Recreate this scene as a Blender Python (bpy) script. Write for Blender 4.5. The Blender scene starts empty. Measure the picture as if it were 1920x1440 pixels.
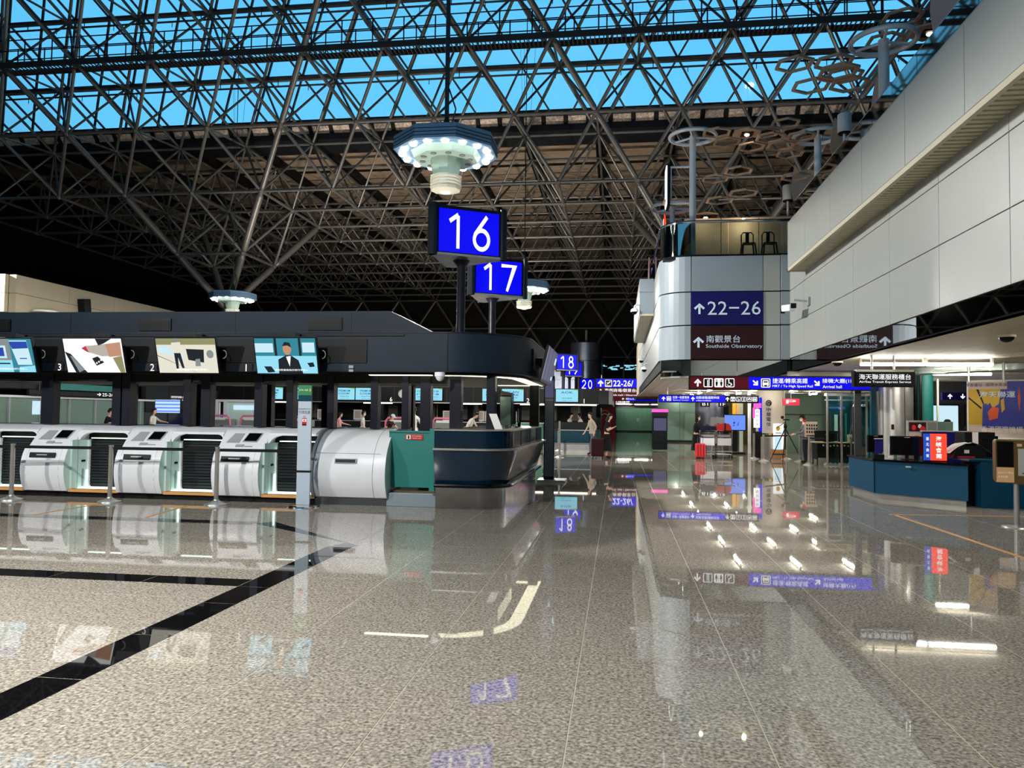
import bpy, bmesh, math, random
from mathutils import Vector, Matrix
random.seed(7)
scene = bpy.context.scene
C = scene.collection
PI = math.pi
# ---------------------------------------------------------------- camera
EYE = Vector((0, 0, 1.55))
cam_data = bpy.data.cameras.new('camera'); cam = bpy.data.objects.new('camera', cam_data); C.objects.link(cam)
cam_data.sensor_width = 36; cam_data.lens = 36 * 1442 / 1920; cam_data.clip_end = 500
cam.matrix_world = Matrix.Translation(EYE) @ (Matrix.Rotation(0.13818, 4, 'Z') @ Matrix.Rotation(PI/2 + 0.039228, 4, 'X') @ Matrix.Rotation(0.012, 4, 'Z'))
scene.camera = cam
# ---------------------------------------------------------------- sky, exposure
world = bpy.data.worlds.new('sky'); scene.world = world; world.use_nodes = True
wn = world.node_tree.nodes; wl = world.node_tree.links; wn.clear()
wo = wn.new('ShaderNodeOutputWorld'); wb = wn.new('ShaderNodeBackground'); wc = wn.new('ShaderNodeTexCoord')
ws = wn.new('ShaderNodeSeparateXYZ'); wr = wn.new('ShaderNodeValToRGB')
wr.color_ramp.elements[0].position = 0.0; wr.color_ramp.elements[0].color = (0.16, 0.62, 0.92, 1)
wr.color_ramp.elements[1].position = 0.8; wr.color_ramp.elements[1].color = (0.07, 0.44, 0.85, 1)
wl.new(wc.outputs['Generated'], ws.inputs[0]); wl.new(ws.outputs['Z'], wr.inputs[0]); wl.new(wr.outputs[0], wb.inputs[0])
wl.new(wb.outputs[0], wo.inputs[0]); wb.inputs[1].default_value = 1.25
scene.view_settings.view_transform = 'Standard'; scene.view_settings.look = 'None'
scene.view_settings.exposure = 0.0; scene.view_settings.gamma = 1.0; scene.view_settings.use_curve_mapping = False
scene.cycles.max_bounces = 8; scene.cycles.diffuse_bounces = 4; scene.cycles.glossy_bounces = 4
scene.cycles.transparent_max_bounces = 12; scene.cycles.sample_clamp_indirect = 6.0
scene.cycles.caustics_reflective = False; scene.cycles.caustics_refractive = False
LAMP_POWER = 11.0      # emission strength of one lens of the hall pendants
TUBE_POWER = 60.0       # emission strength of the fluorescent tubes
ROOF_FILL = 560.0           # watts of one added fill uplight, out of view on a canopy roof
DOWN = 4700.0           # watts of the downlight in the foot of a pendant lamp
# ---------------------------------------------------------------- materials
def lin(c):
    return tuple(((x/255)/12.92 if x/255 <= .04045 else ((x/255+.055)/1.055)**2.4) for x in c[:3]) + (1,)
M = {}
def mat(name, col, rough=.5, metal=0., emit=0., var=0., scale=8., coat=0., bump=0.):
    m = bpy.data.materials.new(name); m.use_nodes = True
    nt = m.node_tree; b = nt.nodes['Principled BSDF']; c = lin(col)
    b.inputs['Base Color'].default_value = c; b.inputs['Roughness'].default_value = rough; b.inputs['Metallic'].default_value = metal
    if sum(col) < 190 and not metal and not coat: b.inputs['Specular IOR Level'].default_value = .22
    if coat: b.inputs['Coat Weight'].default_value = coat; b.inputs['Coat Roughness'].default_value = .05
    if emit:
        b.inputs['Emission Color'].default_value = c; b.inputs['Emission Strength'].default_value = emit
        b.inputs['Base Color'].default_value = (0.01, 0.01, 0.01, 1); b.inputs['Specular IOR Level'].default_value = 0.05
    if var or bump:
        t = nt.nodes.new('ShaderNodeTexCoord'); n = nt.nodes.new('ShaderNodeTexNoise'); n.inputs['Scale'].default_value = scale
        n.inputs['Detail'].default_value = 5; nt.links.new(t.outputs['Object'], n.inputs['Vector'])
        if var:
            r = nt.nodes.new('ShaderNodeValToRGB')
            r.color_ramp.elements[0].position = .3; r.color_ramp.elements[1].position = .7
            r.color_ramp.elements[0].color = tuple(x*(1-var) for x in c[:3])+(1,); r.color_ramp.elements[1].color = tuple(min(1, x*(1+var)) for x in c[:3])+(1,)
            nt.links.new(n.outputs['Fac'], r.inputs[0])
            nt.links.new(r.outputs[0], b.inputs['Emission Color' if emit else 'Base Color'])
        if bump:
            u = nt.nodes.new('ShaderNodeBump'); u.inputs['Strength'].default_value = bump; u.inputs['Distance'].default_value = .01
            nt.links.new(n.outputs['Fac'], u.inputs['Height']); nt.links.new(u.outputs[0], b.inputs['Normal'])
    M[name] = m
    return m
def glass(name, tint=(225, 240, 238), alpha=.12, rough=.02):
    m = bpy.data.materials.new(name); m.use_nodes = True; nt = m.node_tree; nt.nodes.clear()
    o = nt.nodes.new('ShaderNodeOutputMaterial'); mx = nt.nodes.new('ShaderNodeMixShader'); t = nt.nodes.new('ShaderNodeBsdfTransparent')
    g = nt.nodes.new('ShaderNodeBsdfGlossy'); f = nt.nodes.new('ShaderNodeFresnel'); a = nt.nodes.new('ShaderNodeMath'); a.operation = 'ADD'
    a.use_clamp = True; a.inputs[1].default_value = alpha; f.inputs['IOR'].default_value = 1.45
    t.inputs[0].default_value = lin(tint); g.inputs['Roughness'].default_value = rough; g.inputs['Color'].default_value = lin((235, 240, 240))
    nt.links.new(f.outputs[0], a.inputs[0]); nt.links.new(a.outputs[0], mx.inputs[0]); nt.links.new(t.outputs[0], mx.inputs[1])
    nt.links.new(g.outputs[0], mx.inputs[2]); nt.links.new(mx.outputs[0], o.inputs[0]); M[name] = m
    return m
mat('steel_tube', (112, 111, 109), .4, .35, var=.15, scale=1.5)
mat('steel_dark', (66, 68, 72), .45, .4)
mat('steel_kick', (190, 190, 192), .16, 1., var=.25, scale=2)
mat('steel_brushed', (190, 188, 184), .3, .75, var=.12, scale=3)
mat('chrome', (215, 215, 215), .12, 1.)
mat('mirror', (205, 205, 205), .02, 1., bump=.03, scale=1.2)
mat('black', (12, 12, 14), .45)
mat('black_gloss', (8, 8, 10), .12)
mat('dark', (28, 30, 34), .6)
mat('roof_panel', (154, 136, 116), .75, var=.14, scale=.8)
mat('roof_rib', (20, 19, 19), .7)
mat('gutter', (26, 28, 32), .5)
mat('foil', (206, 186, 170), .5, 0., var=.5, scale=9, bump=.6)
mat('white_panel', (150, 154, 150), .42, var=.03, scale=1.)
mat('white_panel_grey', (128, 139, 147), .4, var=.03, scale=1.)
mat('joint', (30, 34, 36), .8)
mat('soffit', (182, 176, 152), .6)
mat('ceil_slat', (205, 200, 186), .5, var=.06, scale=2)
mat('left_wall', (196, 184, 158), .6, var=.05, scale=.7)
mat('navy', (19, 34, 48), .5, var=.12, scale=1.2)
mat('navy_gloss', (8, 34, 52), .14, coat=.4)
mat('navy_dark', (10, 18, 26), .4)
mat('post_dark', (22, 25, 36), .35)
mat('teal', (20, 116, 108), .5, var=.06, scale=2)
mat('teal_dark', (0, 62, 78), .35, var=.08)
mat('svc_blue', (0, 60, 88), .6, var=.06, scale=1.5)
mat('pale_green', (124, 150, 134), .5)
mat('green_wall', (104, 158, 134), .5, var=.06, scale=.6)
mat('greengrey', (104, 128, 116), .5, var=.05, scale=.5)
mat('red_wall', (176, 22, 52), .5)
mat('machine_white', (222, 222, 226), .32, var=.03, scale=3, coat=.2)
mat('machine_trim', (150, 154, 160), .35)
mat('side_glass', (204, 226, 222), .18, var=.04)
mat('orange', (206, 146, 78), .55)
mat('lamp_blue', (124, 164, 204), .45, var=.05)
mat('lamp_mint', (196, 226, 214), .4)
mat('lamp_white', (240, 238, 220), .4)
mat('cup_lit', (255, 252, 232), emit=.85)
mat('stand_white', (176, 188, 202), .4)
mat('sign_green', (18, 118, 62), .5)
mat('lens', (255, 250, 238), emit=LAMP_POWER)
mat('tube_light', (255, 250, 240), emit=TUBE_POWER)
mat('strip_light', (255, 246, 214), emit=6.)
mat('mid_light', (255, 250, 238), emit=24.)
mat('corner_light', (255, 240, 200), emit=2.6, var=.25, scale=14)
mat('lit_green', (226, 255, 240), emit=2.4)
mat('spot_light', (255, 236, 200), emit=25.)
mat('sign_blue', (0, 0, 250), emit=.95)
mat('sign_maroon', (84, 0, 14), emit=.9)
mat('sign_black', (12, 12, 18), .4)
mat('sign_navy', (8, 6, 84), .6)
mat('sign_wine', (34, 1, 7), .6)
mat('text_white', (255, 255, 255), emit=1.3)
mat('text_soft', (205, 222, 238), .5)
mat('text_black', (22, 22, 24), .5)
mat('text_grey', (150, 152, 156), .5)
mat('text_red', (190, 20, 30), .5)
mat('scr_cyan', (150, 224, 246), emit=1.)
mat('scr_blue', (110, 150, 255), emit=1.)
mat('scr_pale', (205, 236, 250), emit=1.)
mat('scr_white', (250, 250, 246), emit=1.1)
mat('scr_text', (40, 110, 170), emit=.6)
mat('scr_dark', (28, 36, 48), emit=.6)
mat('scr_teal', (52, 150, 170), emit=.8)
mat('scr_skin', (214, 160, 130), emit=.8)
mat('scr_red', (214, 60, 70), emit=.8)
mat('scr_green', (130, 214, 90), emit=.8)
mat('scr_grey', (150, 158, 160), emit=.8)
mat('scr_cream', (236, 232, 214), emit=.95)
mat('scr_sleeve', (206, 196, 184), emit=.8)
mat('scr_olive', (160, 160, 110), emit=.8)
mat('scr_deep', (40, 80, 190), emit=.8)
mat('scr_violet', (110, 110, 150), emit=.5)
mat('led_red', (255, 62, 42), emit=1.6)
mat('led_blue', (30, 80, 190), emit=1.)
mat('led_pink', (255, 90, 190), emit=1.4)
mat('yellow', (222, 170, 40), .5)
mat('map_yellow', (196, 158, 20), .55)
mat('map_blue', (34, 44, 140), .55)
mat('map_orange', (222, 84, 30), .55)
mat('map_pale', (196, 176, 160), .55)
mat('poster_white', (226, 222, 216), .6)
mat('poster_grey', (150, 150, 150), .6)
mat('bronze', (112, 92, 52), .35, .6)
mat('bronze_pale', (196, 158, 112), .5)
mat('cardboard', (150, 116, 66), .8, var=.08)
mat('wood', (186, 160, 138), .6, var=.1, scale=3)
mat('pink_board', (226, 184, 178), .6)
mat('pole_white', (240, 244, 252), .35)
mat('concrete_white', (222, 212, 190), .55)
mat('pillar_grey', (120, 124, 138), .3, .8, var=.1, scale=2)
mat('carpet', (92, 84, 58), .95, var=.15, scale=30)
mat('rubber', (18, 18, 18), .8)
mat('bag_red', (205, 34, 40), .6)
mat('bag_navy', (22, 30, 52), .7)
mat('case_maroon', (52, 14, 22), .4)
mat('pink', (232, 120, 150), .5)
mat('scale_grey', (120, 122, 116), .5)
mat('skin', (222, 176, 150), .55); mat('hair', (20, 16, 16), .5)
mat('white_cloth', (226, 222, 214), .8); mat('pink_cloth', (226, 160, 170), .8); mat('black_cloth', (18, 17, 20), .85)
mat('grey_cloth', (96, 100, 108), .85); mat('blue_cloth', (90, 120, 170), .8); mat('beige_cloth', (186, 172, 150), .8); mat('navy_cloth', (28, 32, 48), .85)
mat('mask_white', (236, 238, 240), .7); mat('lip', (170, 90, 84), .5); mat('green_cap', (60, 120, 90), .7)
glass('glass_sky', (253, 254, 255), .0); glass('glass_clear', (222, 236, 232), .06); glass('glass_dark', (150, 160, 160), .25); glass('glass_tint', (70, 82, 86), .3, .03); glass('glass_frost', (190, 200, 192), .1, .2)
# granite floor
def granite(name, dark, light, joint=False):
    m = bpy.data.materials.new(name); m.use_nodes = True; nt = m.node_tree; b = nt.nodes['Principled BSDF']; L = nt.links
    g = nt.nodes.new('ShaderNodeNewGeometry')
    def noise(s, d=3):
        n = nt.nodes.new('ShaderNodeTexNoise'); n.inputs['Scale'].default_value = s; n.inputs['Detail'].default_value = d
        L.new(g.outputs['Position'], n.inputs['Vector']); return n
    v = nt.nodes.new('ShaderNodeTexVoronoi'); v.inputs['Scale'].default_value = 60; L.new(g.outputs['Position'], v.inputs['Vector'])
    n1 = noise(52, 4)
    r = nt.nodes.new('ShaderNodeValToRGB'); e = r.color_ramp.elements
    e[0].position = .3; e[0].color = lin(dark); e[1].position = .62; e[1].color = lin(light)
    L.new(n1.outputs['Fac'], r.inputs[0])
    mx = nt.nodes.new('ShaderNodeMix'); mx.data_type = 'RGBA'; mx.blend_type = 'MULTIPLY'; mx.inputs['Factor'].default_value = .5
    hs = nt.nodes.new('ShaderNodeSeparateColor'); L.new(v.outputs['Color'], hs.inputs[0])
    r2 = nt.nodes.new('ShaderNodeValToRGB'); r2.color_ramp.elements[0].color = (.35, .34, .32, 1); r2.color_ramp.elements[1].color = (1.35, 1.3, 1.25, 1)
    L.new(hs.outputs[0], r2.inputs[0]); L.new(r.outputs[0], mx.inputs[6]); L.new(r2.outputs[0], mx.inputs[7])
    L.new(mx.outputs[2], b.inputs['Base Color'])
    b.inputs['Roughness'].default_value = .02; b.inputs['IOR'].default_value = 1.55
    M[name] = m
granite('granite', (98, 92, 84), (188, 180, 168))
granite('granite_black', (8, 8, 9), (20, 20, 22))
mat('grout', (196, 186, 164), .6)
# ---------------------------------------------------------------- mesh builder
ROOT = {}
def off_of(p):
    return ROOT.get(p.name, Vector((0, 0, 0))) if p else Vector((0, 0, 0))
class MB:
    def __init__(s): s.v = []; s.f = []; s.m = []; s.s = []
    def add(s, vs, fs, m=0, sm=False):
        n = len(s.v); s.v += [tuple(v) for v in vs]
        for f in fs: s.f.append([n+i for i in f]); s.m.append(m); s.s.append(sm)
        return s
    def box(s, x0, x1, y0, y1, z0, z1, m=0):
        vs = [(x, y, z) for z in (z0, z1) for y in (y0, y1) for x in (x0, x1)]
        return s.add(vs, [(0, 2, 3, 1), (4, 5, 7, 6), (0, 1, 5, 4), (2, 6, 7, 3), (0, 4, 6, 2), (1, 3, 7, 5)], m)
    def cbox(s, c, sx, sy, sz, m=0, rz=0., rx=0.):
        R = Matrix.Rotation(rz, 3, 'Z') @ Matrix.Rotation(rx, 3, 'X'); c = Vector(c)
        vs = [c + R @ Vector((x*sx/2, y*sy/2, z*sz/2)) for z in (-1, 1) for y in (-1, 1) for x in (-1, 1)]
        return s.add(vs, [(0, 2, 3, 1), (4, 5, 7, 6), (0, 1, 5, 4), (2, 6, 7, 3), (0, 4, 6, 2), (1, 3, 7, 5)], m)
    def prism(s, poly, a0, a1, ax='Z', m=0, sm=False):
        def P(u, v, a): return {'Z': (u, v, a), 'X': (a, u, v), 'Y': (u, a, v)}[ax]
        n = len(poly); vs = [P(u, v, a0) for u, v in poly] + [P(u, v, a1) for u, v in poly]
        s.add(vs, [tuple(range(n))[::-1], tuple(range(n, 2*n))], m)
        return s.add(vs, [(i, (i+1) % n, n+(i+1) % n, n+i) for i in range(n)], m, sm)
    def slab(s, o, ux, uy, poly, t, m=0):
        o, ux, uy = Vector(o), Vector(ux), Vector(uy); nn = ux.cross(uy).normalized(); n = len(poly)
        vs = [o+ux*a+uy*b for a, b in poly] + [o+ux*a+uy*b+nn*t for a, b in poly]
        return s.add(vs, [tuple(range(n))[::-1], tuple(range(n, 2*n))] + [(i, (i+1) % n, n+(i+1) % n, n+i) for i in range(n)], m)
    def tube(s, a, b, r, n=8, r2=None, m=0, cap=True, sm=True):
        a, b = Vector(a), Vector(b); d = (b-a)
        if d.length < 1e-6: return s
        q = d.to_track_quat('Z', 'Y'); r2 = r if r2 is None else r2
        vs = [a + q @ Vector((r*math.cos(2*PI*i/n), r*math.sin(2*PI*i/n), 0)) for i in range(n)]
        vs += [b + q @ Vector((r2*math.cos(2*PI*i/n), r2*math.sin(2*PI*i/n), 0)) for i in range(n)]
        s.add(vs, [(i, (i+1) % n, n+(i+1) % n, n+i) for i in range(n)], m, sm)
        if cap: s.add(vs, [tuple(range(n))[::-1], tuple(range(n, 2*n))], m)
        return s
    def path(s, pts, r, n=6, m=0, close=False):
        pts = [Vector(p) for p in pts]; k = len(pts); rings = []
        for i, p in enumerate(pts):
            a = pts[(i-1) % k] if (close or i) else p; b = pts[(i+1) % k] if (close or i < k-1) else p
            q = (b-a).to_track_quat('Z', 'Y'); rings.append([p + q @ Vector((r*math.cos(2*PI*j/n), r*math.sin(2*PI*j/n), 0)) for j in range(n)])
        vs = [v for g in rings for v in g]; fs = []
        for i in range(k if close else k-1):
            i2 = (i+1) % k
            fs += [(i*n+j, i*n+(j+1) % n, i2*n+(j+1) % n, i2*n+j) for j in range(n)]
        s.add(vs, fs, m, True)
        if not close: s.add(vs, [tuple(range(n))[::-1], tuple(range((k-1)*n, k*n))], m)
        return s
    def lathe(s, prof, n=24, c=(0, 0, 0), m=0, sm=True, rot=0.):
        cx, cy, cz = c; vs = []
        for r, z in prof: vs += [(cx+r*math.cos(rot+2*PI*i/n), cy+r*math.sin(rot+2*PI*i/n), cz+z) for i in range(n)]
        fs = [(k*n+i, k*n+(i+1) % n, (k+1)*n+(i+1) % n, (k+1)*n+i) for k in range(len(prof)-1) for i in range(n)]
        s.add(vs, fs, m, sm)
        return s.add(vs, [tuple(range(n))[::-1], tuple(range((len(prof)-1)*n, len(prof)*n))], m)
    def loft(s, loops, m=0, sm=False, caps=True):
        n = len(loops[0]); vs = [p for l in loops for p in l]
        fs = [(k*n+i, k*n+(i+1) % n, (k+1)*n+(i+1) % n, (k+1)*n+i) for k in range(len(loops)-1) for i in range(n)]
        s.add(vs, fs, m, sm)
        if caps: s.add(vs, [tuple(range(n))[::-1], tuple(range((len(loops)-1)*n, len(loops)*n))], m)
        return s
    def ball(s, c, r, n=10, m=0, sz=1.):
        k = max(4, n//2); prof = [(max(.0005, r*math.sin(PI*i/k)), -r*sz*math.cos(PI*i/k)) for i in range(k+1)]
        return s.lathe(prof, n, c, m)
    def mesh(s, name, mats, o=Vector((0, 0, 0))):
        me = bpy.data.meshes.new(name)
        me.from_pydata([(x-o.x, y-o.y, z-o.z) for x, y, z in s.v], [], s.f)
        for k in (mats if isinstance(mats, (list, tuple)) else [mats]): me.materials.append(M[k])
        me.polygons.foreach_set('material_index', s.m); me.polygons.foreach_set('use_smooth', s.s); me.validate(); me.update()
        if any(s.s): me.set_sharp_from_angle(angle=.7)
        return me
    def build(s, name, mats, parent=None, bevel=0., local=False, **k):
        o = off_of(parent) if (parent and not local) else Vector((0, 0, 0))
        ob = bpy.data.objects.new(name, s.mesh(name, mats, o)); C.objects.link(ob)
        if parent: ob.parent = parent; ROOT[ob.name] = off_of(parent)
        if bevel:
            bm = ob.modifiers.new('b', 'BEVEL'); bm.width = bevel; bm.segments = 2; bm.limit_method = 'ANGLE'
        tag(ob, **k)
        return ob
def tag(o, label=None, cat=None, group=None, kind=None):
    if label: o['label'] = label
    if cat: o['category'] = cat
    if group: o['group'] = group
    if kind: o['kind'] = kind
    return o
def thing(name, label, cat, loc=(0, 0, 0), rz=0., group=None):
    o = bpy.data.objects.new(name, None); C.objects.link(o); o.empty_display_size = .1
    o.location = loc; o.rotation_euler = (0, 0, rz); ROOT[o.name] = Vector(loc)
    return tag(o, label, cat, group)
def struct_root(name, loc=(0, 0, 0), kind='structure'):
    o = bpy.data.objects.new(name, None); C.objects.link(o); o.location = loc; ROOT[o.name] = Vector(loc); o['kind'] = kind
    return o
KIDS = {}
def inst(name, me, parent, loc=(0, 0, 0), rot=None, scale=None, mw=None):
    o = bpy.data.objects.new(name, me); C.objects.link(o); o.parent = parent; off = off_of(parent)
    if mw is not None: o.matrix_local = Matrix.Translation(-off) @ mw
    else:
        o.location = Vector(loc)-off
        if rot: o.rotation_euler = rot
        if scale: o.scale = scale
    return o
def copy_tree(root, loc, rz=None, label=None):
    r = root.copy(); C.objects.link(r); r.location = loc
    if rz is not None: r.rotation_euler = (0, 0, rz)
    if label: r['label'] = label
    for ch in list(root.children):
        c = ch.copy(); C.objects.link(c); c.parent = r; c.matrix_parent_inverse = ch.matrix_parent_inverse
        for g in list(ch.children):
            d = g.copy(); C.objects.link(d); d.parent = c
    return r
# ---------------------------------------------------------------- lettering
_glyph = {}
def glyphs(body, bold):
    key = (body, bold)
    if key not in _glyph:
        cu = bpy.data.curves.new('t', 'FONT'); cu.body = body; cu.resolution_u = 2; cu.offset = .012 if bold else 0.; cu.fill_mode = 'FRONT'
        ob = bpy.data.objects.new('t', cu); C.objects.link(ob)
        dg = bpy.context.evaluated_depsgraph_get(); me = bpy.data.meshes.new_from_object(ob.evaluated_get(dg))
        vs = [tuple(v.co) for v in me.vertices]; fs = [tuple(p.vertices) for p in me.polygons]
        bpy.data.objects.remove(ob); bpy.data.curves.remove(cu); bpy.data.meshes.remove(me)
        if vs:
            xs = [v[0] for v in vs]; ys = [v[1] for v in vs]; _glyph[key] = (vs, fs, min(xs), max(xs), min(ys), max(ys))
        else: _glyph[key] = ([], [], 0, 1, 0, 1)
    return _glyph[key]
def text(body, c, w, h, mt, parent, ux=(1, 0, 0), uy=(0, 0, 1), name='lettering', bold=False, lift=.0):
    vs, fs, x0, x1, y0, y1 = glyphs(body, bold); ux, uy = Vector(ux).normalized(), Vector(uy).normalized(); nn = ux.cross(uy)
    kx = w/max(1e-6, x1-x0) if w else None; ky = h/max(1e-6, y1-y0) if h else kx
    if kx is None: kx = ky
    c = Vector(c)+nn*lift; mx, my = (x0+x1)/2, (y0+y1)/2
    b = MB(); b.add([c+ux*((v[0]-mx)*kx)+uy*((v[1]-my)*ky) for v in vs], fs)
    return b.build(name, mt, parent)
def art(shapes, c, w, h, mats, parent, ux=(1, 0, 0), uy=(0, 0, 1), name='picture', lift=0., step=.0006):
    """flat printed shapes: (polygon in -.5...5 space, material index)"""
    ux, uy = Vector(ux).normalized(), Vector(uy).normalized(); nn = ux.cross(uy); b = MB()
    for i, (poly, mi) in enumerate(shapes):
        o = Vector(c)+nn*(lift+step*i)
        b.add([o+ux*(x*w)+uy*(y*h) for x, y in poly], [tuple(range(len(poly)))], mi)
    return b.build(name, mats, parent)
def smooth_pts(P, n=4):
    out = []
    for i in range(len(P)-1):
        p0, p1, p2, p3 = (Vector(P[max(0, i-1)]), Vector(P[i]), Vector(P[i+1]), Vector(P[min(len(P)-1, i+2)]))
        for k in range(n):
            t = k/n; q = .5*((2*p1)+(p2-p0)*t+(2*p0-5*p1+4*p2-p3)*t*t+(3*p1-p0-3*p2+p3)*t**3); out.append(tuple(q))
    return out+[tuple(P[-1])]
def rect(x0, x1, y0, y1): return [(x0, y0), (x1, y0), (x1, y1), (x0, y1)]
def circ(cx, cy, rx, ry, n=16): return [(cx+rx*math.cos(2*PI*i/n), cy+ry*math.sin(2*PI*i/n)) for i in range(n)]
ARROW = [(-.06, -.5), (.06+.04, -.5), (.1, .2), (.36, -.06), (.48, .1), (0, .5), (-.48, .1), (-.36, -.06), (-.1, .2), (-.1, -.5)]
def rot2(poly, a): return [(x*math.cos(a)-y*math.sin(a), x*math.sin(a)+y*math.cos(a)) for x, y in poly]
# ================================================================ the hall: floor
floor = struct_root('floor')
MB().box(-45, 30, -30, 82, -.3, -.0015).build('screed', 'grout', floor)
TS = .952; GAP = .007
def view_px(p):
    d = cam.matrix_world.inverted() @ Vector(p)
    if d.z > -.2: return None
    return 960 + 1442*d.x/-d.z, 720 - 1442*d.y/-d.z
bpy.context.view_layer.update()
tiles = []
for i in range(-47, 32):
    for k in range(-30, 84):
        x = -.235 + TS*i; y = 3.15 + TS*k
        if x < -45 or x+TS > 29.9 or y > 81: continue
        tiles.append((x, y))
def tile_vis(t):
    q = [view_px((t[0]+a, t[1]+b, 0)) for a in (0, TS) for b in (0, TS)]
    if any(v is None for v in q): return None
    if all(v[0] < 0 for v in q) or all(v[0] > 1920 for v in q) or all(v[1] > 1440 for v in q): return None
    return math.hypot(t[0]+TS/2, t[1]+TS/2)
near = sorted([(tile_vis(t), t) for t in tiles if tile_vis(t) is not None])[:290]
nearset = {t for _, t in near}
tb = MB().box(GAP/2, TS-GAP/2, GAP/2, TS-GAP/2, -.0015, 0).mesh('floor_tile', 'granite')
for t in nearset: inst('floor_tile', tb, floor, (t[0], t[1], 0))
rest = MB()
for t in tiles:
    if t not in nearset: rest.box(t[0]+GAP/2, t[0]+TS-GAP/2, t[1]+GAP/2, t[1]+TS-GAP/2, -.0015, 0)
rest.build('floor_tile', 'granite', floor, kind='stuff')
# black granite bands let into the floor
def band(poly): MB().prism(poly, -.001, .0012).build('black_stone_strip', 'granite_black', floor)
ys = [.3, 1.36, 2.27, 3.18, 4.09, 4.97, 5.88, 6.47]
for a, b in zip(ys, ys[1:]): band([(-3.32, a+.004), (-3.03, a+.004), (-3.03, b-.004), (-3.32, b-.004)])
band([(-3.32, 6.474), (-3.03, 6.474), (-3.03, 8.62), (-2.98, 8.68), (-3.2, 8.86), (-3.32, 8.5)])
n = 0; x = -3.324
while x > -14: band([(x-.93, 6.47), (x-.004, 6.47), (x-.004, 6.75), (x-.93, 6.75)]); x -= .934
band([(-3.21, 8.865), (-3.0, 8.69), (-4.78, 10.32), (-4.97, 10.1)][::1])
x = -4.98
while x > -14: band([(x-.93, 9.98), (x-.004, 9.98), (x-.004, 10.26), (x-.93, 10.26)]); x -= .934
# floor tape
def tape(a, b, w, label):
    a, b = Vector(a+(0,)), Vector(b+(0,)); d = (b-a).normalized(); s = Vector((-d.y, d.x, 0))*w/2
    o = MB().add([a-s, b-s, b+s, a+s], [(0, 1, 2, 3)]); o.v = [(x, y, .0022) for x, y, z in o.v]
    o2 = MB(); o2.prism([(v[0], v[1]) for v in o.v], .0004, .0022)
    return o2.build('floor_tape', 'orange', None, label=label, cat='tape')
tape((-6.74, 10.3), (-6.94, 11.75), .05, 'orange floor tape strip before the middle stanchion')
tape((-8.44, 10.2), (-8.42, 11.7), .05, 'orange floor tape strip before the left baggage machine')
tape((4.35, 13.25), (6.6, 13.5), .05, 'long orange floor tape line before the blue service counter')
tape((4.42, 13.15), (4.54, 9.3), .06, 'orange floor tape line running towards the camera beside the service counter')
tape((2.25, 28.6), (3.3, 28.3), .16, 'red floor marking strip beside the luggage trolleys').data.materials[0] = M['led_red'] if False else M['text_red']
# ================================================================ envelope
ENV = [(-30, 0), (82, 0), (82, 17.5), (41.3, 17.5), (34.9, 25.6), (-17, 25.6), (-24.5, 17.2), (-30, 17)]
MB().prism(ENV, -45.3, -45, 'X').build('wall_left', 'gutter', kind='structure')
MB().prism(ENV, 30, 30.3, 'X').build('wall_right_outer', 'gutter', kind='structure')
MB().box(-45, 30, 81.5, 82, 0, 17.4).build('wall_back', 'roof_rib', kind='structure')
MB().box(-45, 30, -30.3, -30, 0, 17).build('wall_front', 'left_wall', kind='structure')
# ================================================================ space frame
X0, MOD = .85, 4.
def Bn(i, j): return Vector((X0+4*i+2*(j % 2), 38.74-2.1*j, 13.4+2.75*j))       # slope, lower layer
def Tn(i, j): return Vector((X0+2+4*i-2*(j % 2), 40.74-2.1*j, 16.6+2.75*j))     # slope, upper layer
def Bf(i, k): return Vector((X0+4*i, 38.74+4*k, 13.4))
def Tf(i, k): return Vector((X0+2+4*i, 40.74+4*k, 16.6))
chords, diags, thick, nodes = [], [], [], []
IL, IR = -10, 5
thick_cols = set()
def th(a, b): thick.append((a, b, .17))
for i in range(IL, IR+1):
    for k in range(0, 11):
        if i < IR: chords.append((Bf(i, k), Bf(i+1, k), .085))
        if k < 10: chords.append((Bf(i, k), Bf(i, k+1), .085))
        nodes.append(Bf(i, k))
        if k < 10:
            if i < IR:
                t = Tf(i, k)
                for a in (Bf(i, k), Bf(i+1, k), Bf(i, k+1), Bf(i+1, k+1)): diags.append((a, t, .06))
                if i < IR-1: chords.append((t, Tf(i+1, k), .08))
                if k < 9: chords.append((t, Tf(i, k+1), .08))
                nodes.append(t)
THK = {(-7, 0): -1, (-7, 1): -1, (-5, 0): 1, (-5, 1): 1, (0, 0): -1, (0, 1): -1, (2, 0): 1, (2, 1): 1}
for j in range(1, 5):
    for i in range(IL, IR+2):
        p = Bn(i, j); nodes.append(p)
        if i < IR+1: chords.append((p, Bn(i+1, j), .085))
        for q in ([Bn(i, j-1), Bn(i+1, j-1)] if j % 2 else [Bn(i-1, j-1), Bn(i, j-1)]):
            key = (round((p.x-X0)/2), j, round((q.x-X0)/2))
            # supports of the two trees run on up the slope
            tk = any(abs(q.x-(ax+s*2*(j-1))) < .1 and abs(p.x-(ax+s*2*j)) < .1 for ax, s in ((-27.15, -1), (-19.15, 1), (.85, -1), (8.85, 1)))
            (thick if tk else chords).append((p, q, .15 if tk else .09))
        if j < 4:
            t = Tn(i, j); nodes.append(t)
            if i < IR+1: chords.append((t, Tn(i+1, j), .08))
            for q in (Tn(i, j-1), Tn(i-1, j-1)) if j % 2 else (Tn(i, j-1), Tn(i+1, j-1)):
                chords.append((t, q, .08))
            for dx in (-2, 2): diags.append((Vector((t.x+dx, p.y, p.z)), t, .06))
        diags.append((p, Vector((p.x, Tn(0, j-1).y, Tn(0, j-1).z)), .06))
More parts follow.
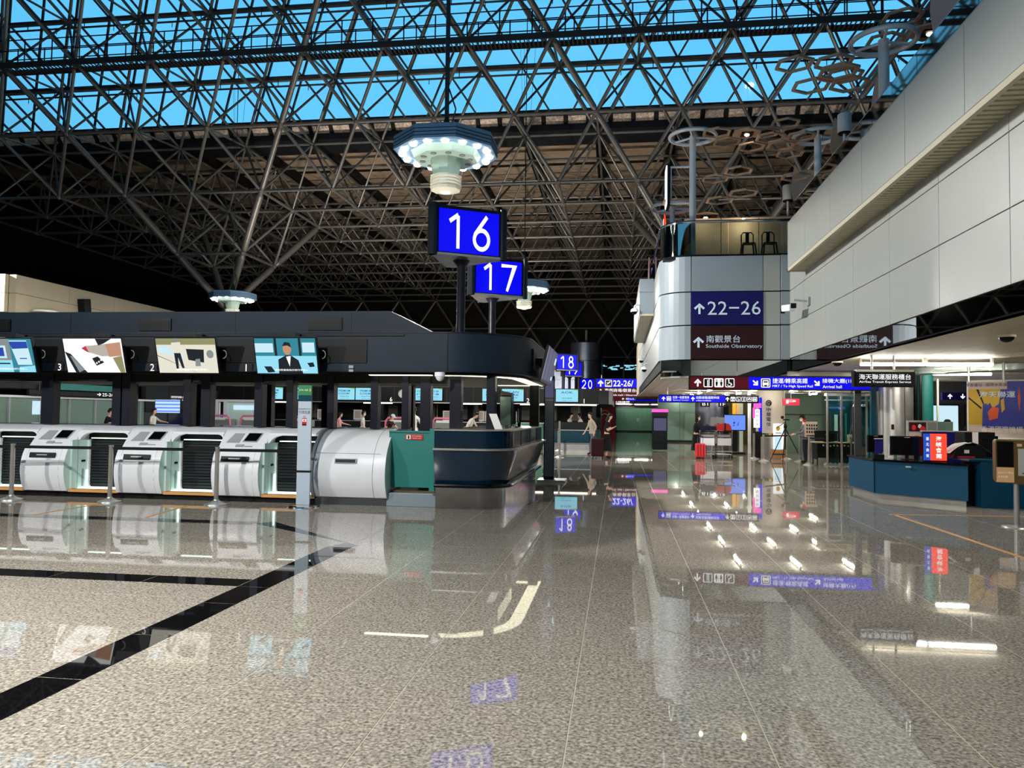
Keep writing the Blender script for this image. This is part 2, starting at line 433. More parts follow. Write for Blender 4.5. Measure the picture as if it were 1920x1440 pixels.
# end wall diamonds
def Wn(i, j): return Vector((X0+4*i+2*(j % 2), 78.74, 13.4-2.97*j))
for j in range(1, 4):
    for i in range(IL, IR+1):
        p = Wn(i, j); nodes.append(p)
        if i < IR: chords.append((p, Wn(i+1, j), .08))
        for q in ([Wn(i, j-1), Wn(i+1, j-1)] if j % 2 else [Wn(i-1, j-1), Wn(i, j-1)]): diags.append((p, q, .11))
# two inverted pyramids ("trees")
for ax in (-23.15, 4.85):
    ap = Vector((ax, 42.74, 7.6)); L1 = {}
    for sx in (-1, 1):
        for sy in (-1, 1):
            p = Vector((ax+2*sx, 42.74+2*sy, 10.5)); L1[(sx, sy)] = p; nodes.append(p); th(ap, p); thick[-1] = (ap, p, .21)
            c = Vector((ax+4*sx, 42.74+4*sy, 13.4)); thick.append((p, c, .19))
            for q in ((ax, 42.74), (ax+4*sx, 42.74), (ax, 42.74+4*sy)): diags.append((p, Vector((q[0], q[1], 13.4)), .085))
    for a, b in (((-1, -1), (1, -1)), ((-1, 1), (1, 1)), ((-1, -1), (-1, 1)), ((1, -1), (1, 1))): chords.append((L1[a], L1[b], .085))
frame = thing('roof_truss', 'grey tubular steel space frame carrying the glazed hall roof', 'roof truss', (-7, 60, 13.4))
unit_tube = MB().tube((0, 0, 0), (0, 0, 1), 1, 8, cap=False).mesh('strut', 'steel_tube')
def neck_mesh():
    return MB().lathe([(.45, 0), (1, .07), (1, .93), (.45, 1)], 12).mesh('strut', 'steel_tube')
thick_tube = neck_mesh()
unit_ball = MB().ball((0, 0, 0), 1, 8).mesh('joint', 'steel_tube')
def put_members(lst, nm, me, cap=290):
    def key(m):
        a, b, r = m; c = (a+b)/2; px = view_px(c)
        vis = px and -60 < px[0] < 1980 and -60 < px[1] < 800
        return (0 if vis else 1, (c-EYE).length)
    lst = sorted(lst, key=key); rest = MB()
    for n, (a, b, r) in enumerate(lst):
        d = b-a
        if n < cap:
            mw = Matrix.Translation(a) @ d.to_track_quat('Z', 'Y').to_matrix().to_4x4() @ Matrix.Diagonal((r, r, d.length, 1))
            inst(nm, me, frame, mw=mw)
        else: rest.tube(a, b, r, 6, cap=False)
    if rest.v: rest.build(nm, 'steel_tube', frame, kind='stuff')
put_members(chords, 'chord_tube', unit_tube)
put_members(diags, 'diagonal_strut', unit_tube)
put_members(thick, 'support_strut', thick_tube)
seen = set(); nl = []
for p in nodes:
    k = tuple(round(v, 1) for v in p)
    if k not in seen: seen.add(k); nl.append(p)
def nk(c):
    px = view_px(c); vis = px and -30 < px[0] < 1950 and -30 < px[1] < 800
    return (0 if vis else 1, (c-EYE).length)
nl.sort(key=nk); rest = MB()
for n, p in enumerate(nl):
    if n < 280: inst('node_joint', unit_ball, frame, p, scale=(.17, .17, .17))
    else: rest.ball(p, .17, 6)
rest.build('node_joint', 'steel_tube', frame, kind='stuff')
# ================================================================ roof skin
ceiling = struct_root('ceiling')
pm = MB().box(.03, 3.97, .03, 3.97, 0, .12).mesh('ceiling_panel', 'roof_panel')
for i in range(IL-1, IR+1):
    for k in range(0, 10):
        y = 43.4+4*k if k else 43.4
        if y > 78: continue
        inst('ceiling_panel', pm, ceiling, (X0+2+4*i-0, y, 17.25))
MB().box(-45, 30, 41, 82, 17.4, 17.7).build('roof_deck', 'roof_rib', ceiling)
rib = MB().box(-.24, .24, 43.4, 80, 16.72, 17.24).mesh('roof_rib', 'roof_rib')
for i in range(IL-1, IR+1): inst('roof_rib', rib, ceiling, (X0+2+4*i, 0, 0))
for k in range(0, 10): MB().box(-43, 25, 43.36+4*k, 43.44+4*k, 17.12, 17.26).build('cross_rib', 'roof_rib', ceiling)
MB().box(-45, 30, 41.0, 43.4, 16.95, 17.3).box(-45, 30, 41.25, 41.45, 17.3, 18.05).build('gutter_box', 'gutter', ceiling)
g = MB()
x = -40.
while x < 26:
    g.slab((x, 41.0, 17.3), (1, 0, 0), (0, -.55, .65), rect(0, .95, 0, .8), .03, 0); g.slab((x+.97, 40.96, 17.28), (1, 0, 0), (0, -.55, .65), rect(0, .2, 0, .86), .05, 1); x += 1.2
g.build('gutter_lining', ['foil', 'roof_rib'], ceiling, kind='stuff')
MB().slab((-45, 41.06, 17.3), (1, 0, 0), (0, -.55, .65), rect(0, 75, -.1, .95), -.02).build('gutter_backing', 'roof_rib', ceiling)
MB().box(-45, 30, -17, 34.9, 25.5, 25.9).build('roof_deck', 'gutter', ceiling)
MB().box(-45, 30, -30, -24.3, 17, 17.3).build('roof_deck', 'gutter', ceiling)
# glazing
sky = thing('skylight', 'sloping glazed skylight band of triangular panes above the hall', 'skylight', (-7, 38, 20))
G0 = Vector((0, 41.3, 17.03)); SD = Vector((0, -.607, .795)); SN = Vector((0, .795, .607)); SL = 3.46
def G(x, s, o=0): return Vector((x, 0, 0)) + G0 + SD*s + SN*o
def pane(pts):
    b = MB(); n = len(pts); vs = [G(x, s) for x, s in pts] + [G(x, s, .03) for x, s in pts]
    b.add(vs, [tuple(range(n))[::-1], tuple(range(n, 2*n))] + [(i, (i+1) % n, n+(i+1) % n, n+i) for i in range(n)]); return b
far = MB()
def emit_pane(pts):
    c = G(sum(p[0] for p in pts)/len(pts), sum(p[1] for p in pts)/len(pts)); px = view_px(c)
    if px and 0 < px[0] < 1800 and -20 < px[1] < 240 and emit_pane.n < 290: pane(pts).build('glass_pane', 'glass_sky', sky); emit_pane.n += 1
    else:
        q = pane(pts); far.add(q.v, q.f)
emit_pane.n = 0
for j in (1, 0, 2):
    for i in range(-21, 13):
        c = X0+2*i; s0 = SL*j; h = SL/2
        emit_pane([(c, s0), (c+1, s0+h), (c, s0+SL), (c-1, s0+h)])
        emit_pane([(c, s0), (c+2, s0), (c+1, s0+h)])
        emit_pane([(c, s0+SL), (c+1, s0+h), (c+2, s0+SL)])
far.build('glass_pane', 'glass_sky', sky, kind='stuff')
ST = 3*SL
def bar(a, b, w=.07):
    return MB().tube(G(*a, -.06), G(*b, -.06), w, 4, sm=False)
nb = 0; farb = MB()
for sgn in (-1, 1):
    for i in range(-28, 19):
        x0 = X0+2*i; x1 = x0+sgn*ST/1.73
        if min(x0, x1) < -43 or max(x0, x1) > 28: continue
        bar((x0, 1.0), (x1-sgn*0, ST)).build('glazing_bar', 'steel_dark', sky) if False else None
        a = (x0+sgn*1.0/1.73, 1.0); b = (x1, ST)
        bar(a, b).build('glazing_bar', 'steel_dark', sky)
for j in range(0, 4): MB().tube(G(-43, max(.9, SL*j), -.1), G(28, max(.9, SL*j), -.1), .1, 6).build('purlin', 'steel_dark', sky)
# second glazed slope behind the camera
b = MB(); b.add([(-45, -17, 25.6), (30, -17, 25.6), (30, -24.5, 17.2), (-45, -24.5, 17.2)], [(0, 1, 2, 3)]); b.build('window_1', 'glass_sky', kind='structure')
b = MB(); b.box(-45, 30, 34.6, 35.4, 25.0, 25.9); b.build('ridge_beam', 'gutter', ceiling)
# pipes on the purlin row with droppers
for (yy, zz) in ((38.45, 18.95), (36.35, 21.7)):
    p = thing('sprinkler_pipe', 'thin pipe run under the %s row of skylight bars' % ('lower' if zz < 20 else 'upper'), 'pipe', (-7, yy, zz))
    MB().tube((-40, yy, zz), (26, yy, zz), .05, 6).build('pipe', 'steel_dark', p)
    q = MB(); x = -38
    while x < 25: q.tube((x, yy, zz), (x, yy, zz+.5), .025, 5); q.tube((x+1.7, yy, zz-.28), (x+1.7, yy, zz), .02, 5); x += 3.3
    q.build('hanger', 'steel_dark', p, kind='stuff')
# catwalk
cw = thing('catwalk', 'dark maintenance catwalk with handrail crossing below the skylight', 'catwalk', (-7, 34.3, 18.3))
MB().box(-42, 28, 34.0, 34.06, 18.56, 18.85).box(-42, 28, 34.84, 34.9, 18.56, 18.85).build('edge_beam', 'steel_dark', cw)
g = MB(); x = -42
while x < 28: g.box(x, x+.05, 34.06, 34.84, 18.58, 18.62); x += .2
g.build('grating', 'steel_dark', cw, kind='stuff')
for yy in (34.0, 34.9):
    for zz in (19.4, 19.95): MB().tube((-42, yy, zz), (28, yy, zz), .028, 6).build('handrail', 'dark', cw)
    g = MB(); x = -41.5; po = MB().tube((0, 0, 0), (0, 0, 1.12), .032, 6).mesh('rail_post', 'dark')
    while x < 27: inst('rail_post', po, cw, (x+(.35 if yy > 34.5 else 0), yy, 18.85)); x += 1.5
# ================================================================ hall pendants
def make_lamp(loc, label):
    t = thing('pendant_lamp', label, 'pendant lamp', loc, group=None)
    r = PI/8
    MB().lathe([(.2, 8.05-6.75), (1.2, 8.0-6.75), (1.27, 7.96-6.75), (1.27, 7.64-6.75), (1.2, 7.62-6.75), (.86, 7.66-6.75), (.85, 7.66-6.75)], 8, sm=False, rot=r).build('canopy', 'lamp_blue', t, local=True)
    for z in (.95, 1.03, 1.11): MB().lathe([(1.275, z), (1.285, z), (1.285, z+.012), (1.275, z+.012)], 8, sm=False, rot=r).build('louvre', 'navy', t, local=True)
    d = MB().lathe([(.87, .93), (.78, .74), (.38, .75)], 8, sm=False, rot=r).build('lamp_drum', 'lamp_mint', t, local=True)
    dl = MB().lathe([(.075, 0), (.075, .02), (.06, .025)], 12).mesh('downlight', 'machine_trim')
    for k in range(10):
        a = 2*PI*k/10
        o = bpy.data.objects.new('downlight', dl); C.objects.link(o); o.parent = t; o.location = (.58*math.cos(a), .58*math.sin(a), .722)
    MB().lathe([(.39, .75), (.36, .55), (.30, .33)], 10, sm=False).build('lamp_neck', 'lamp_mint', t, local=True)
    rg = MB()
    cl_ = MB()
    for k in range(4): z = .34-.075*k; cl_.lathe([(.335, z-.075), (.335, z-.01)], 10, sm=False)
    cl_.build('lit_cup', 'cup_lit', t, local=True)
    for k in range(4): z = .34-.075*k; rg.lathe([(.33, z), (.39, z-.008), (.39, z-.035), (.33, z-.042)], 10, sm=False)
    rg.lathe([(.38, .06), (.36, 0), (.14, -.04)], 10, sm=False).build('lamp_cup', 'lamp_white', t, local=True)
    ln = MB().lathe([(.115, -.035), (.115, -.05), (.06, -.065)], 14).mesh('lens', 'strip_light')
    o = bpy.data.objects.new('lens', ln); C.objects.link(o); o.parent = t
    bm_ = MB().lathe([(.098, .0), (.092, -.03), (.068, -.058), (.02, -.075)], 10).mesh('bulb', 'lens')
    for k in range(16):
        a = 2*PI*(k+.5)/16
        o = bpy.data.objects.new('bulb', bm_); C.objects.link(o); o.parent = t; o.location = (1.05*math.cos(a), 1.05*math.sin(a), .875)
    ld = bpy.data.lights.new('lamp_light', 'SPOT'); ld.energy = DOWN; ld.spot_size = 3.12; ld.spot_blend = .2; ld.shadow_soft_size = .12; ld.color = (1, .98, .93)
    lo = bpy.data.objects.new('lamp_light', ld); C.objects.link(lo); lo.parent = t; lo.location = (0, 0, -.1)
    MB().tube((0, 0, 1.3), (0, 0, 14.5), .055, 8).build('suspension_rod', 'steel_dark', t, local=True)
    MB().lathe([(.16, 1.28), (.16, 1.4), (.1, 1.6), (.06, 1.75)], 10).tube((.1, 0, 1.5), (.22, 0, 2.0), .02, 5).tube((.22, 0, 2.0), (.05, 0, 2.5), .02, 5).build('hanger_socket', 'steel_dark', t, local=True)
    cb = MB()
    for a in (.4, 2.5, 4.5): cb.tube((0, 0, 6.2), (1.1*math.cos(a), 1.1*math.sin(a), 13), .02, 4)
    cb.build('stay_cable', 'dark', t, local=True)
    return t
lamp = make_lamp((-4.18, 18, 6.93), 'octagonal pendant lamp with lit ring of bulbs above the sign 16')
copy_tree(lamp, (-4.62, 37.2, 6.75), label='octagonal pendant lamp half hidden behind the sign 17')
copy_tree(lamp, (-21.3, 40, 6.85), label='octagonal pendant lamp glowing behind the tree-like roof column')
copy_tree(lamp, (-21.3, 21, 6.85), label='octagonal pendant lamp hanging beyond the left side of the baggage machines')
copy_tree(lamp, (-5.8, 2.6, 6.9), label='octagonal pendant lamp hanging above the open floor near the camera')
copy_tree(lamp, (-15, 0.5, 6.9), label='octagonal pendant lamp over the floor before the baggage machines')
for lm in [o for o in bpy.data.objects if o.name.startswith('pendant_lamp.')]:
    for ch in lm.children:
        if ch.name.startswith('suspension_rod') or ch.name.startswith('stay_cable'): ch.scale = (.4, .4, 1)
# columns under the two roof trees
for ax, lb in ((-23.15, 'round grey column under the left branching roof support'), (4.85, 'round grey column under the right branching roof support')):
    t = thing('roof_column', lb, 'column', (ax, 42.74, 0))
    MB().lathe([(.75, 0), (.75, 6.6)], 24).build('shaft', 'pillar_grey', t, local=True)
    MB().lathe([(.95, 6.6), (1.15, 6.75), (1.1, 6.95), (.5, 7.15), (.3, 7.4), (.22, 7.62)], 24).build('capital', 'steel_tube', t, local=True)

# fill uplights added out of view to brighten the space frame and ceiling
def roof_fill(x, y, z, aim, label, k=1.):
    t = thing('fill_uplight', label, 'fill_uplight', (x, y, z))
    MB().box(x-.3, x+.3, y-.2, y+.2, z, z+.06).build('foot', 'black', t)
    d = (Vector(aim)-Vector((x, y, z+.25))).normalized()
    b = MB(); q = d.to_track_quat('Z', 'Y'); c = Vector((x, y, z+.2))
    vs = [c + q @ Vector((a*.3, b_*.22, h)) for h in (-.06, .04) for b_ in (-1, 1) for a in (-1, 1)]
    b.add(vs, [(0, 2, 3, 1), (4, 5, 7, 6), (0, 1, 5, 4), (2, 6, 7, 3), (0, 4, 6, 2), (1, 3, 7, 5)]); b.build('housing', 'black', t)
    ld = bpy.data.lights.new('fill_light', 'AREA'); ld.shape = 'RECTANGLE'; ld.size = .5; ld.size_y = .35; ld.energy = ROOF_FILL*k; ld.color = (1, .9, .77)
    lo = bpy.data.objects.new('fill_light', ld); C.objects.link(lo); lo.parent = t; lo.location = c+d*.06-Vector((x, y, z)); lo.rotation_euler = (-d).to_track_quat('Z', 'Y').to_euler()
for n, (x, aim, w) in enumerate(((-12.5, (-30, 44, 17), 'left end'), (-5.2, (0, 46, 17), 'corridor end'))):
    roof_fill(x, 16.4, 2.925, aim, 'added black fill uplight aimed at the roof on the camera side canopy, %s' % w, .42)
for n, (x, y, aim, w) in enumerate(((-20, 37, (-33, 45, 17), 'far left end'), (-18, 37, (-24, 47, 17), 'left end'), (-14, 37, (-15, 46, 17), 'second bay'), (-9, 37, (-8, 46, 17), 'third bay'), (-4.5, 37, (-1, 46, 17), 'corridor end'), (-9, 50, (-8, 66, 17), 'rear edge'))):
    roof_fill(x, y, 2.75, aim, 'added black fill uplight on the far island canopy roof, %s' % w)
roof_fill(9, 30, 5.51, (7, 46, 17), 'added black fill uplight standing on the right mezzanine floor', .7)
# ================================================================ check-in island, camera side
def outline(off, front=12.1, right=-1.65, back=17.3, left=-2.95, rad=.55, n=8):
    r = rad-off*.5; cx, cy = right-off-r, front+off+r
    arc = [(cx+r*math.sin(a), cy-r*math.cos(a)) for a in [PI/2*i/n for i in range(n+1)]]
    return [(left, front+off)] + arc + [(right-off, back), (left, back)]
def lp(off, z, **k): return [(x, y, z) for x, y in outline(off, **k)]
ct = thing('corner_counter', 'dark navy curved corner counter under the numbered signs 16 and 17', 'counter', (-2.3, 13, 0))
MB().loft([lp(.2, 0), lp(.2, .365)], 0, True).build('kick_panel', 'steel_kick', ct)
MB().loft([lp(.17, .40), lp(.0, .96)], 0, True).build('lower_body', 'navy_gloss', ct)
MB().loft([lp(.07, .995), lp(.07, 1.27)], 0, True).build('upper_body', 'navy_gloss', ct)
MB().loft([lp(-.03, .96), lp(-.03, .99)]).build('ledge_trim', 'steel_brushed', ct)
MB().loft([lp(.05, 1.27), lp(.05, 1.29)]).build('counter_top', 'steel_brushed', ct)
pts = [(x, y, .385) for x, y in outline(.1)][:-1]
MB().path(pts, .035, 8).build('bumper_rail', 'black_gloss', ct)
for yy in (13.6, 15.0, 16.2):
    MB().box(-1.752, -1.712, yy, yy+.012, .995, 1.27).build('seam', 'black', ct)
for (yy) in (13.6, 15.0, 16.2): MB().add([(-1.645, yy, .955), (-1.645, yy+.015, .955), (-1.815, yy+.015, .405), (-1.815, yy, .405)], [(0, 1, 2, 3)]).build('seam', 'black', ct)
# green gate and kerb
gt = thing('gate', 'teal green gate panel between the white machine housing and the navy counter', 'gate', (-3.45, 12.65, 0))
MB().box(-3.84, -3.06, 12.62, 12.66, .3, 1.22).build('gate_panel', 'teal', gt, bevel=.004)
MB().box(-3.84, -3.06, 12.6, 12.68, 1.22, 1.25).box(-3.06, -2.97, 12.3, 12.7, .28, 1.30).build('gate_frame', 'teal', gt)
s = MB().box(-3.55, -3.25, 12.605, 12.618, 1.1, 1.19).build('notice', 'text_red', gt)
art([(rect(-.48, -.22, -.4, .4), 0), (circ(-.35, .2, .05, .14), 1), (rect(-.4, -.3, -.35, .1), 1)], (-3.4, 12.604, 1.145), .28, .085, ['poster_white', 'text_black'], gt, lift=.001)
text('非工作人員請勿進入', (-3.355, 12.603, 1.163), .17, .022, 'poster_white', gt)
text('Staff only', (-3.355, 12.603, 1.125), .15, .02, 'poster_white', gt)
kb = MB().box(-3.84, -2.97, 12.45, 12.6, 0, .22).build('kerb_step', 'white_panel_grey', None, bevel=.008, label='pale grey kerb step below the teal green gate', cat='step')
MB().box(-3.84, -2.97, 12.6, 14.6, .0, .24).build('carpet_platform', 'carpet', None, label='olive carpeted platform behind the teal green gate', cat='platform')
# ---- baggage drop machines
PROF = [(12.40, .10), (12.345, .22), (12.31, .36), (12.30, .5), (12.315, .62), (12.35, .74), (12.41, .86), (12.50, .875), (12.52, .90), (12.75, 1.17), (12.84, 1.225), (12.95, 1.25), (13.2, 1.262), (13.2, .10)]
def con(t, lift=.006):       # point on the console slope between (12.52,.90) and (12.82,1.21)
    y0, z0, y1, z1 = 12.53, .915, 12.80, 1.20
    return y0+(y1-y0)*t, z0+(z1-z0)*t
def make_machine(x):
    t = thing('baggage_machine', '', 'baggage machine', (x, 12.3, 0), group=None)
    P = [(y-12.3, z) for y, z in PROF]; W = .84; PS = smooth_pts(P[:7])+P[7:]
    MB().prism(PS, 0, W, 'X', sm=True).build('housing', 'machine_white', t, local=True, bevel=.012)
    MB().prism([(y-.001, z-.0) for y, z in P[:9]] + [(.56, .1)], W, W+.004, 'X').build('end_plate', 'side_glass', t, local=True)
    for xx in (.1, W-.1): MB().path([(xx, y-12.3-.001, z) for y, z in PROF[:7]], .003, 4).build('panel_seam', 'machine_trim', t, local=True)
    MB().prism([(.06-.001, .70), (.035, .64), (.03, .60), (.055, .64), (.07, .71)][:2]+[(.0, 0)][:0]+[(.03, .64), (.055, .74)][:2], .18, .66, 'X') if False else None
    b = MB(); b.slab((.16, .028-.008, .69), (1, 0, 0), (0, .25, 1), rect(0, .5, 0, .085), .012); b.build('receipt_slot', 'black', t, local=True)
    b = MB(); b.slab((.3, .026, .725), (1, 0, 0), (0, .25, 1), rect(0, .2, 0, .02), .014); b.build('slot_lip', 'machine_trim', t, local=True)
    # console: reading recess, tilted touch screen, card reader
    def cs(poly, th_, m, nm, lift=0.):
        ux, uy = Vector((1, 0, 0)), Vector((0, .23, .27)).normalized(); nn = ux.cross(uy); o = Vector((0, .222, .902))+nn*lift
        return MB().slab(o, ux, uy, poly, th_).build(nm, m, t, local=True)
    cs([(.40, .14), (.66, .14), (.72, .34), (.46, .34)], .022, 'machine_trim', 'screen_bezel', -.006)
    cs([(.42, .155), (.65, .155), (.70, .325), (.47, .325)], .026, 'black_gloss', 'touch_screen', -.006)
    cs([(.10, .12), (.34, .12), (.38, .33), (.20, .33)], .014, 'machine_trim', 'scan_recess', -.006)
    cs([(.22, .13), (.33, .13), (.365, .32), (.26, .32)], .016, 'white_panel', 'scan_plate', -.006)
    cs([(.30, .03), (.44, .03), (.45, .08), (.31, .08)], .022, 'machine_trim', 'card_reader', -.006)
    cs([(.46, .035), (.60, .035), (.61, .05), (.47, .05)], .02, 'text_grey', 'status_strip', -.006)
    # bay to the right of the housing
    B0, B1 = W, 1.8
    MB().box(B0+.004, B0+.04, .16, .62, .14, 1.0).build('bay_side_panel', 'side_glass', t, local=True)
    MB().box(B0+.0395, B0+.043, .3, .312, .14, 1.0).build('panel_seam', 'machine_trim', t, local=True)
    MB().box(B0+.0395, B0+.047, .40, .50, .60, .635).build('sensor_window', 'black', t, local=True)
    MB().prism([(.44+.03*math.cos(a), (.2 if a > PI else .44)+.04*math.sin(a)) for a in [2*PI*i/12 for i in range(12)]], B0+.039, B0+.046, 'X').build('grip_recess', 'machine_trim', t, local=True)
    MB().box(B0+.04, B0+.07, .56, .63, .14, 1.0).box(B1-.05, B1-.02, .56, .63, .14, 1.0).build('bay_frame', 'machine_white', t, local=True)
    MB().box(B0+.04, B0+.055, .53, .56, .14, .45).build('guide_light', 'lit_green', t, local=True)
    MB().box(B0, B1, .64, .7, .14, 1.18).build('bay_back', 'black', t, local=True)
    sl = MB().box(B0+.075, B1-.055, .60, .64, 0, .04).mesh('shutter_slat', 'dark')
    for k in range(16):
        o = bpy.data.objects.new('shutter_slat', sl); C.objects.link(o); o.parent = t; o.location = (0, 0, .17+k*.052)
    MB().box(B0+.05, B1-.02, .30, .62, .115, .14).build('belt_light', 'lit_green', t, local=True)
    MB().box(B0+.01, B1, .12, .30, .09, .135).build('belt_edge', 'orange', t, local=True)
    MB().box(B0+.15, B1-.1, .50, .56, 1.02, 1.035).build('bay_lamp', 'lit_green', t, local=True)
    MB().box(-.0, B1, .18, .9, 0, .10).build('plinth', 'black', t, local=True)
    # hood over the bay with a rounded mouth
    H = [(.40, 1.13), (.42, 1.17), (.52, 1.21), (.65, 1.25), (.9, 1.262), (.9, 1.2), (.55, 1.13)]
    MB().prism(H, W-.002, 1.802, 'X').build('bay_hood', 'machine_white', t, local=True, bevel=.006)
    f = [(W, 1.14)] + [(W+.26-.26*math.cos(a), .9+.23*math.sin(a)) for a in [PI/2*i/8 for i in range(9)]] + [(W+.26, 1.14)]
    MB().prism(f, .36, .46, 'Y').build('mouth_corner', 'machine_white', t, local=True)
    f = [(B1, 1.14)] + [(B1-.1+.1*math.cos(a), 1.04+.09*math.sin(a)) for a in [PI/2*i/5 for i in range(6)]] + [(B1-.1, 1.14)]
    MB().prism(f, .38, .46, 'Y').build('mouth_corner', 'machine_white', t, local=True)
    return t
mach = make_machine(-10.46)
mach['label'] = 'white baggage drop machine below the number 3, second from the frame edge'
mach['group'] = 'white self service baggage machines in a row'
copy_tree(mach, (-12.26, 12.3, 0), label='white baggage drop machine cut off by the frame edge')
copy_tree(mach, (-8.66, 12.3, 0), label='white baggage drop machine below the number 2 screen')
copy_tree(mach, (-6.86, 12.3, 0), label='white baggage drop machine below the number 1, beside the white end housing')
eh = thing('end_housing', 'large curved white end housing beside the teal green gate', 'machine housing', (-4.4, 12.3, 0))
EP = [(12.42, .12), (12.34, .28), (12.30, .45), (12.31, .62), (12.36, .8), (12.45, .95), (12.58, 1.08), (12.74, 1.18), (12.95, 1.245), (13.2, 1.265), (13.9, 1.265), (13.9, .12)]
EP = smooth_pts(EP[:-2])+EP[-2:]
MB().prism(EP, -5.05, -3.90, 'X', sm=True).build('shell', 'machine_white', eh, bevel=.02)
EQ = [(y-.02 if y < 13.5 else y, z+.012 if z > .2 else z) for y, z in EP]
MB().prism(EQ, -3.90, -3.80, 'X', sm=True).build('end_rim', 'machine_white', eh, bevel=.025)
MB().prism(EQ, -5.1, -5.05, 'X').build('end_rim', 'machine_trim', eh, bevel=.01)
MB().path([(-5.04, 12.385, .862), (-3.9, 12.385, .862)], .004, 4).path([(-4.02, y-.002, z) for y, z in EP[:34]], .004, 4).build('panel_seam', 'machine_trim', eh)
b = MB(); b.slab((-4.68, 12.315, .70), (1, 0, 0), (0, .22, 1), rect(0, .38, 0, .08), .012); b.build('slot_frame', 'machine_trim', eh)
b = MB(); b.slab((-4.66, 12.31, .715), (1, 0, 0), (0, .22, 1), rect(0, .34, 0, .05), .014); b.build('slot', 'black', eh)
MB().box(-5.05, -3.82, 12.44, 13.9, 0, .12).build('plinth', 'steel_dark', eh)
MB().box(-14.1, -3.9, 13.2, 13.85, 1.235, 1.27).build('machine_worktop', 'navy_gloss', None, label='long glossy navy worktop running behind the baggage machines', cat='worktop')
MB().box(-14.1, -5.12, 13.22, 13.85, .0, 1.234).build('machine_cabinet', 'navy_dark', None, label='dark cabinet body under the long glossy navy worktop', cat='cabinet')
# ---- canopy
can = thing('island_canopy', 'long dark navy fascia canopy with rounded corner over the baggage counter', 'canopy', (-7, 15, 2.24))
cko = dict(front=12.6, right=-1.58, back=18.9, left=-14.2, rad=1.35, n=14)
MB().loft([lp(0, 2.26, **cko), lp(0, 2.91, **cko)], 0, True).build('fascia', 'navy', can)
MB().loft([lp(.1, 2.2, **cko), lp(.1, 2.262, **cko)]).build('canopy_soffit', 'black', can)
MB().loft([lp(-.015, 2.24, **cko), lp(-.015, 2.262, **cko)]).loft([lp(-.012, 2.9, **cko), lp(-.012, 2.92, **cko)]).build('edge_trim', 'post_dark', can)
for xx in (-2.86, -5.3, -7.2, -9.0, -10.8): MB().box(xx, xx+.012, 12.592, 12.6, 2.26, 2.91).build('seam', 'black', can)
# recessed display strip behind the screens
MB().box(-14, -4.25, 12.58, 12.6, 2.39, 2.80).build('display_recess', 'black', can)
MB().box(-14, -3.6, 12.575, 12.6, 2.85, 2.88).build('cable_tray', 'black', can)
for xx in (-10.02, -8.2, -6.42): MB().box(xx-.5, xx+.12, 12.572, 12.58, 2.235, 2.375).build('number_plate', 'navy_dark', can)
for s, xx in (('3', -9.97), ('2', -8.17), ('1', -6.41)): text(s, (xx, 12.57, 2.30), None, .125, 'text_white', can, lift=.004)
MB().box(-4.25, -3.15, 12.72, 12.80, 2.188, 2.198).build('edge_light', 'strip_light', can)
ol = outline(.12, **cko)[1:-2]+[(-1.70, 17.4)]; pin = outline(.36, **cko)[1:-2]+[(-1.94, 17.1)]
st = MB(); k = len(ol)
st.add([(x, y, 2.192) for x, y in ol]+[(x, y, 2.192) for x, y in pin], [(i, i+1, k+i+1, k+i) for i in range(k-1)])
st.build('corner_light', 'corner_light', can)
MB().box(-2.7, -1.94, 17.1, 17.3, 2.188, 2.198).build('edge_light', 'corner_light', can)
cc = MB().lathe([(.09, 2.24), (.09, 2.17), (.075, 2.165), (.06, 2.12), (.02, 2.09)], 14, (-2.98, 12.62, 0)).build('dome_camera', 'pole_white', None, label='white dome camera under the navy fascia above the green gate', cat='security camera')
# posts carrying the canopy
pp = [(-12.3, -12.06), (-10.63, -10.39), (-9.2, -9.03), (-9.0, -8.84), (-7.8, -7.65), (-7.46, -7.28), (-6.44, -6.29), (-5.84, -5.71), (-5.08, -4.96), (-4.29, -4.16), (-3.73, -3.61)]
for n, (a, b_) in enumerate(pp): MB().box(a, b_, 12.95, 13.15, 1.265, 2.2).build('post', 'post_dark', can, bevel=.006)
for a, b_ in ((-3.40, -3.22), (-2.88, -2.68), (-2.24, -2.09)): MB().box(a, b_, 12.95, 13.15, 0.24 if a < -3 else 1.29, 2.2).build('post', 'post_dark', can, bevel=.006)
for a in (-12, -10.2, -8.4, -7.0, -4.9, -3.02): MB().box(a, a+.14, 17.5, 17.7, 0, 2.2).build('post', 'black', can)
MB().box(-1.95, -1.75, 16.9, 17.1, 1.29, 2.2).build('post', 'black', can)
MB().box(-14, -2.95, 12.98, 13.1, 2.06, 2.2).build('header_beam', 'black', can)
MB().box(-14, -2.95, 13.08, 13.1, 2.03, 2.045).build('header_trim', 'steel_tube', can)
# upper box
ub = thing('service_duct', 'long dark box duct with vents running along the canopy roof', 'duct', (-8, 14, 2.9))
MB().prism([(-14.2, 2.91), (-3.5, 2.91), (-3.5, 3.08), (-4.28, 3.47), (-14.2, 3.5)], 14.0, 15.4, 'Y').build('duct_body', 'navy', ub, bevel=.01)
for xx in (-12.9, -9.4, -5.9):
    v = MB().box(xx, xx+.68, 13.97, 14.0, 3.11, 3.35).build('vent_frame', 'navy_dark', ub)
    MB().box(xx+.03, xx+.65, 13.962, 13.972, 3.14, 3.30).build('vent_opening', 'black', v)
for xx in (-10.9, -7.4, -5.05): MB().box(xx, xx+.015, 13.995, 14, 2.92, 3.46).build('seam', 'black', ub)
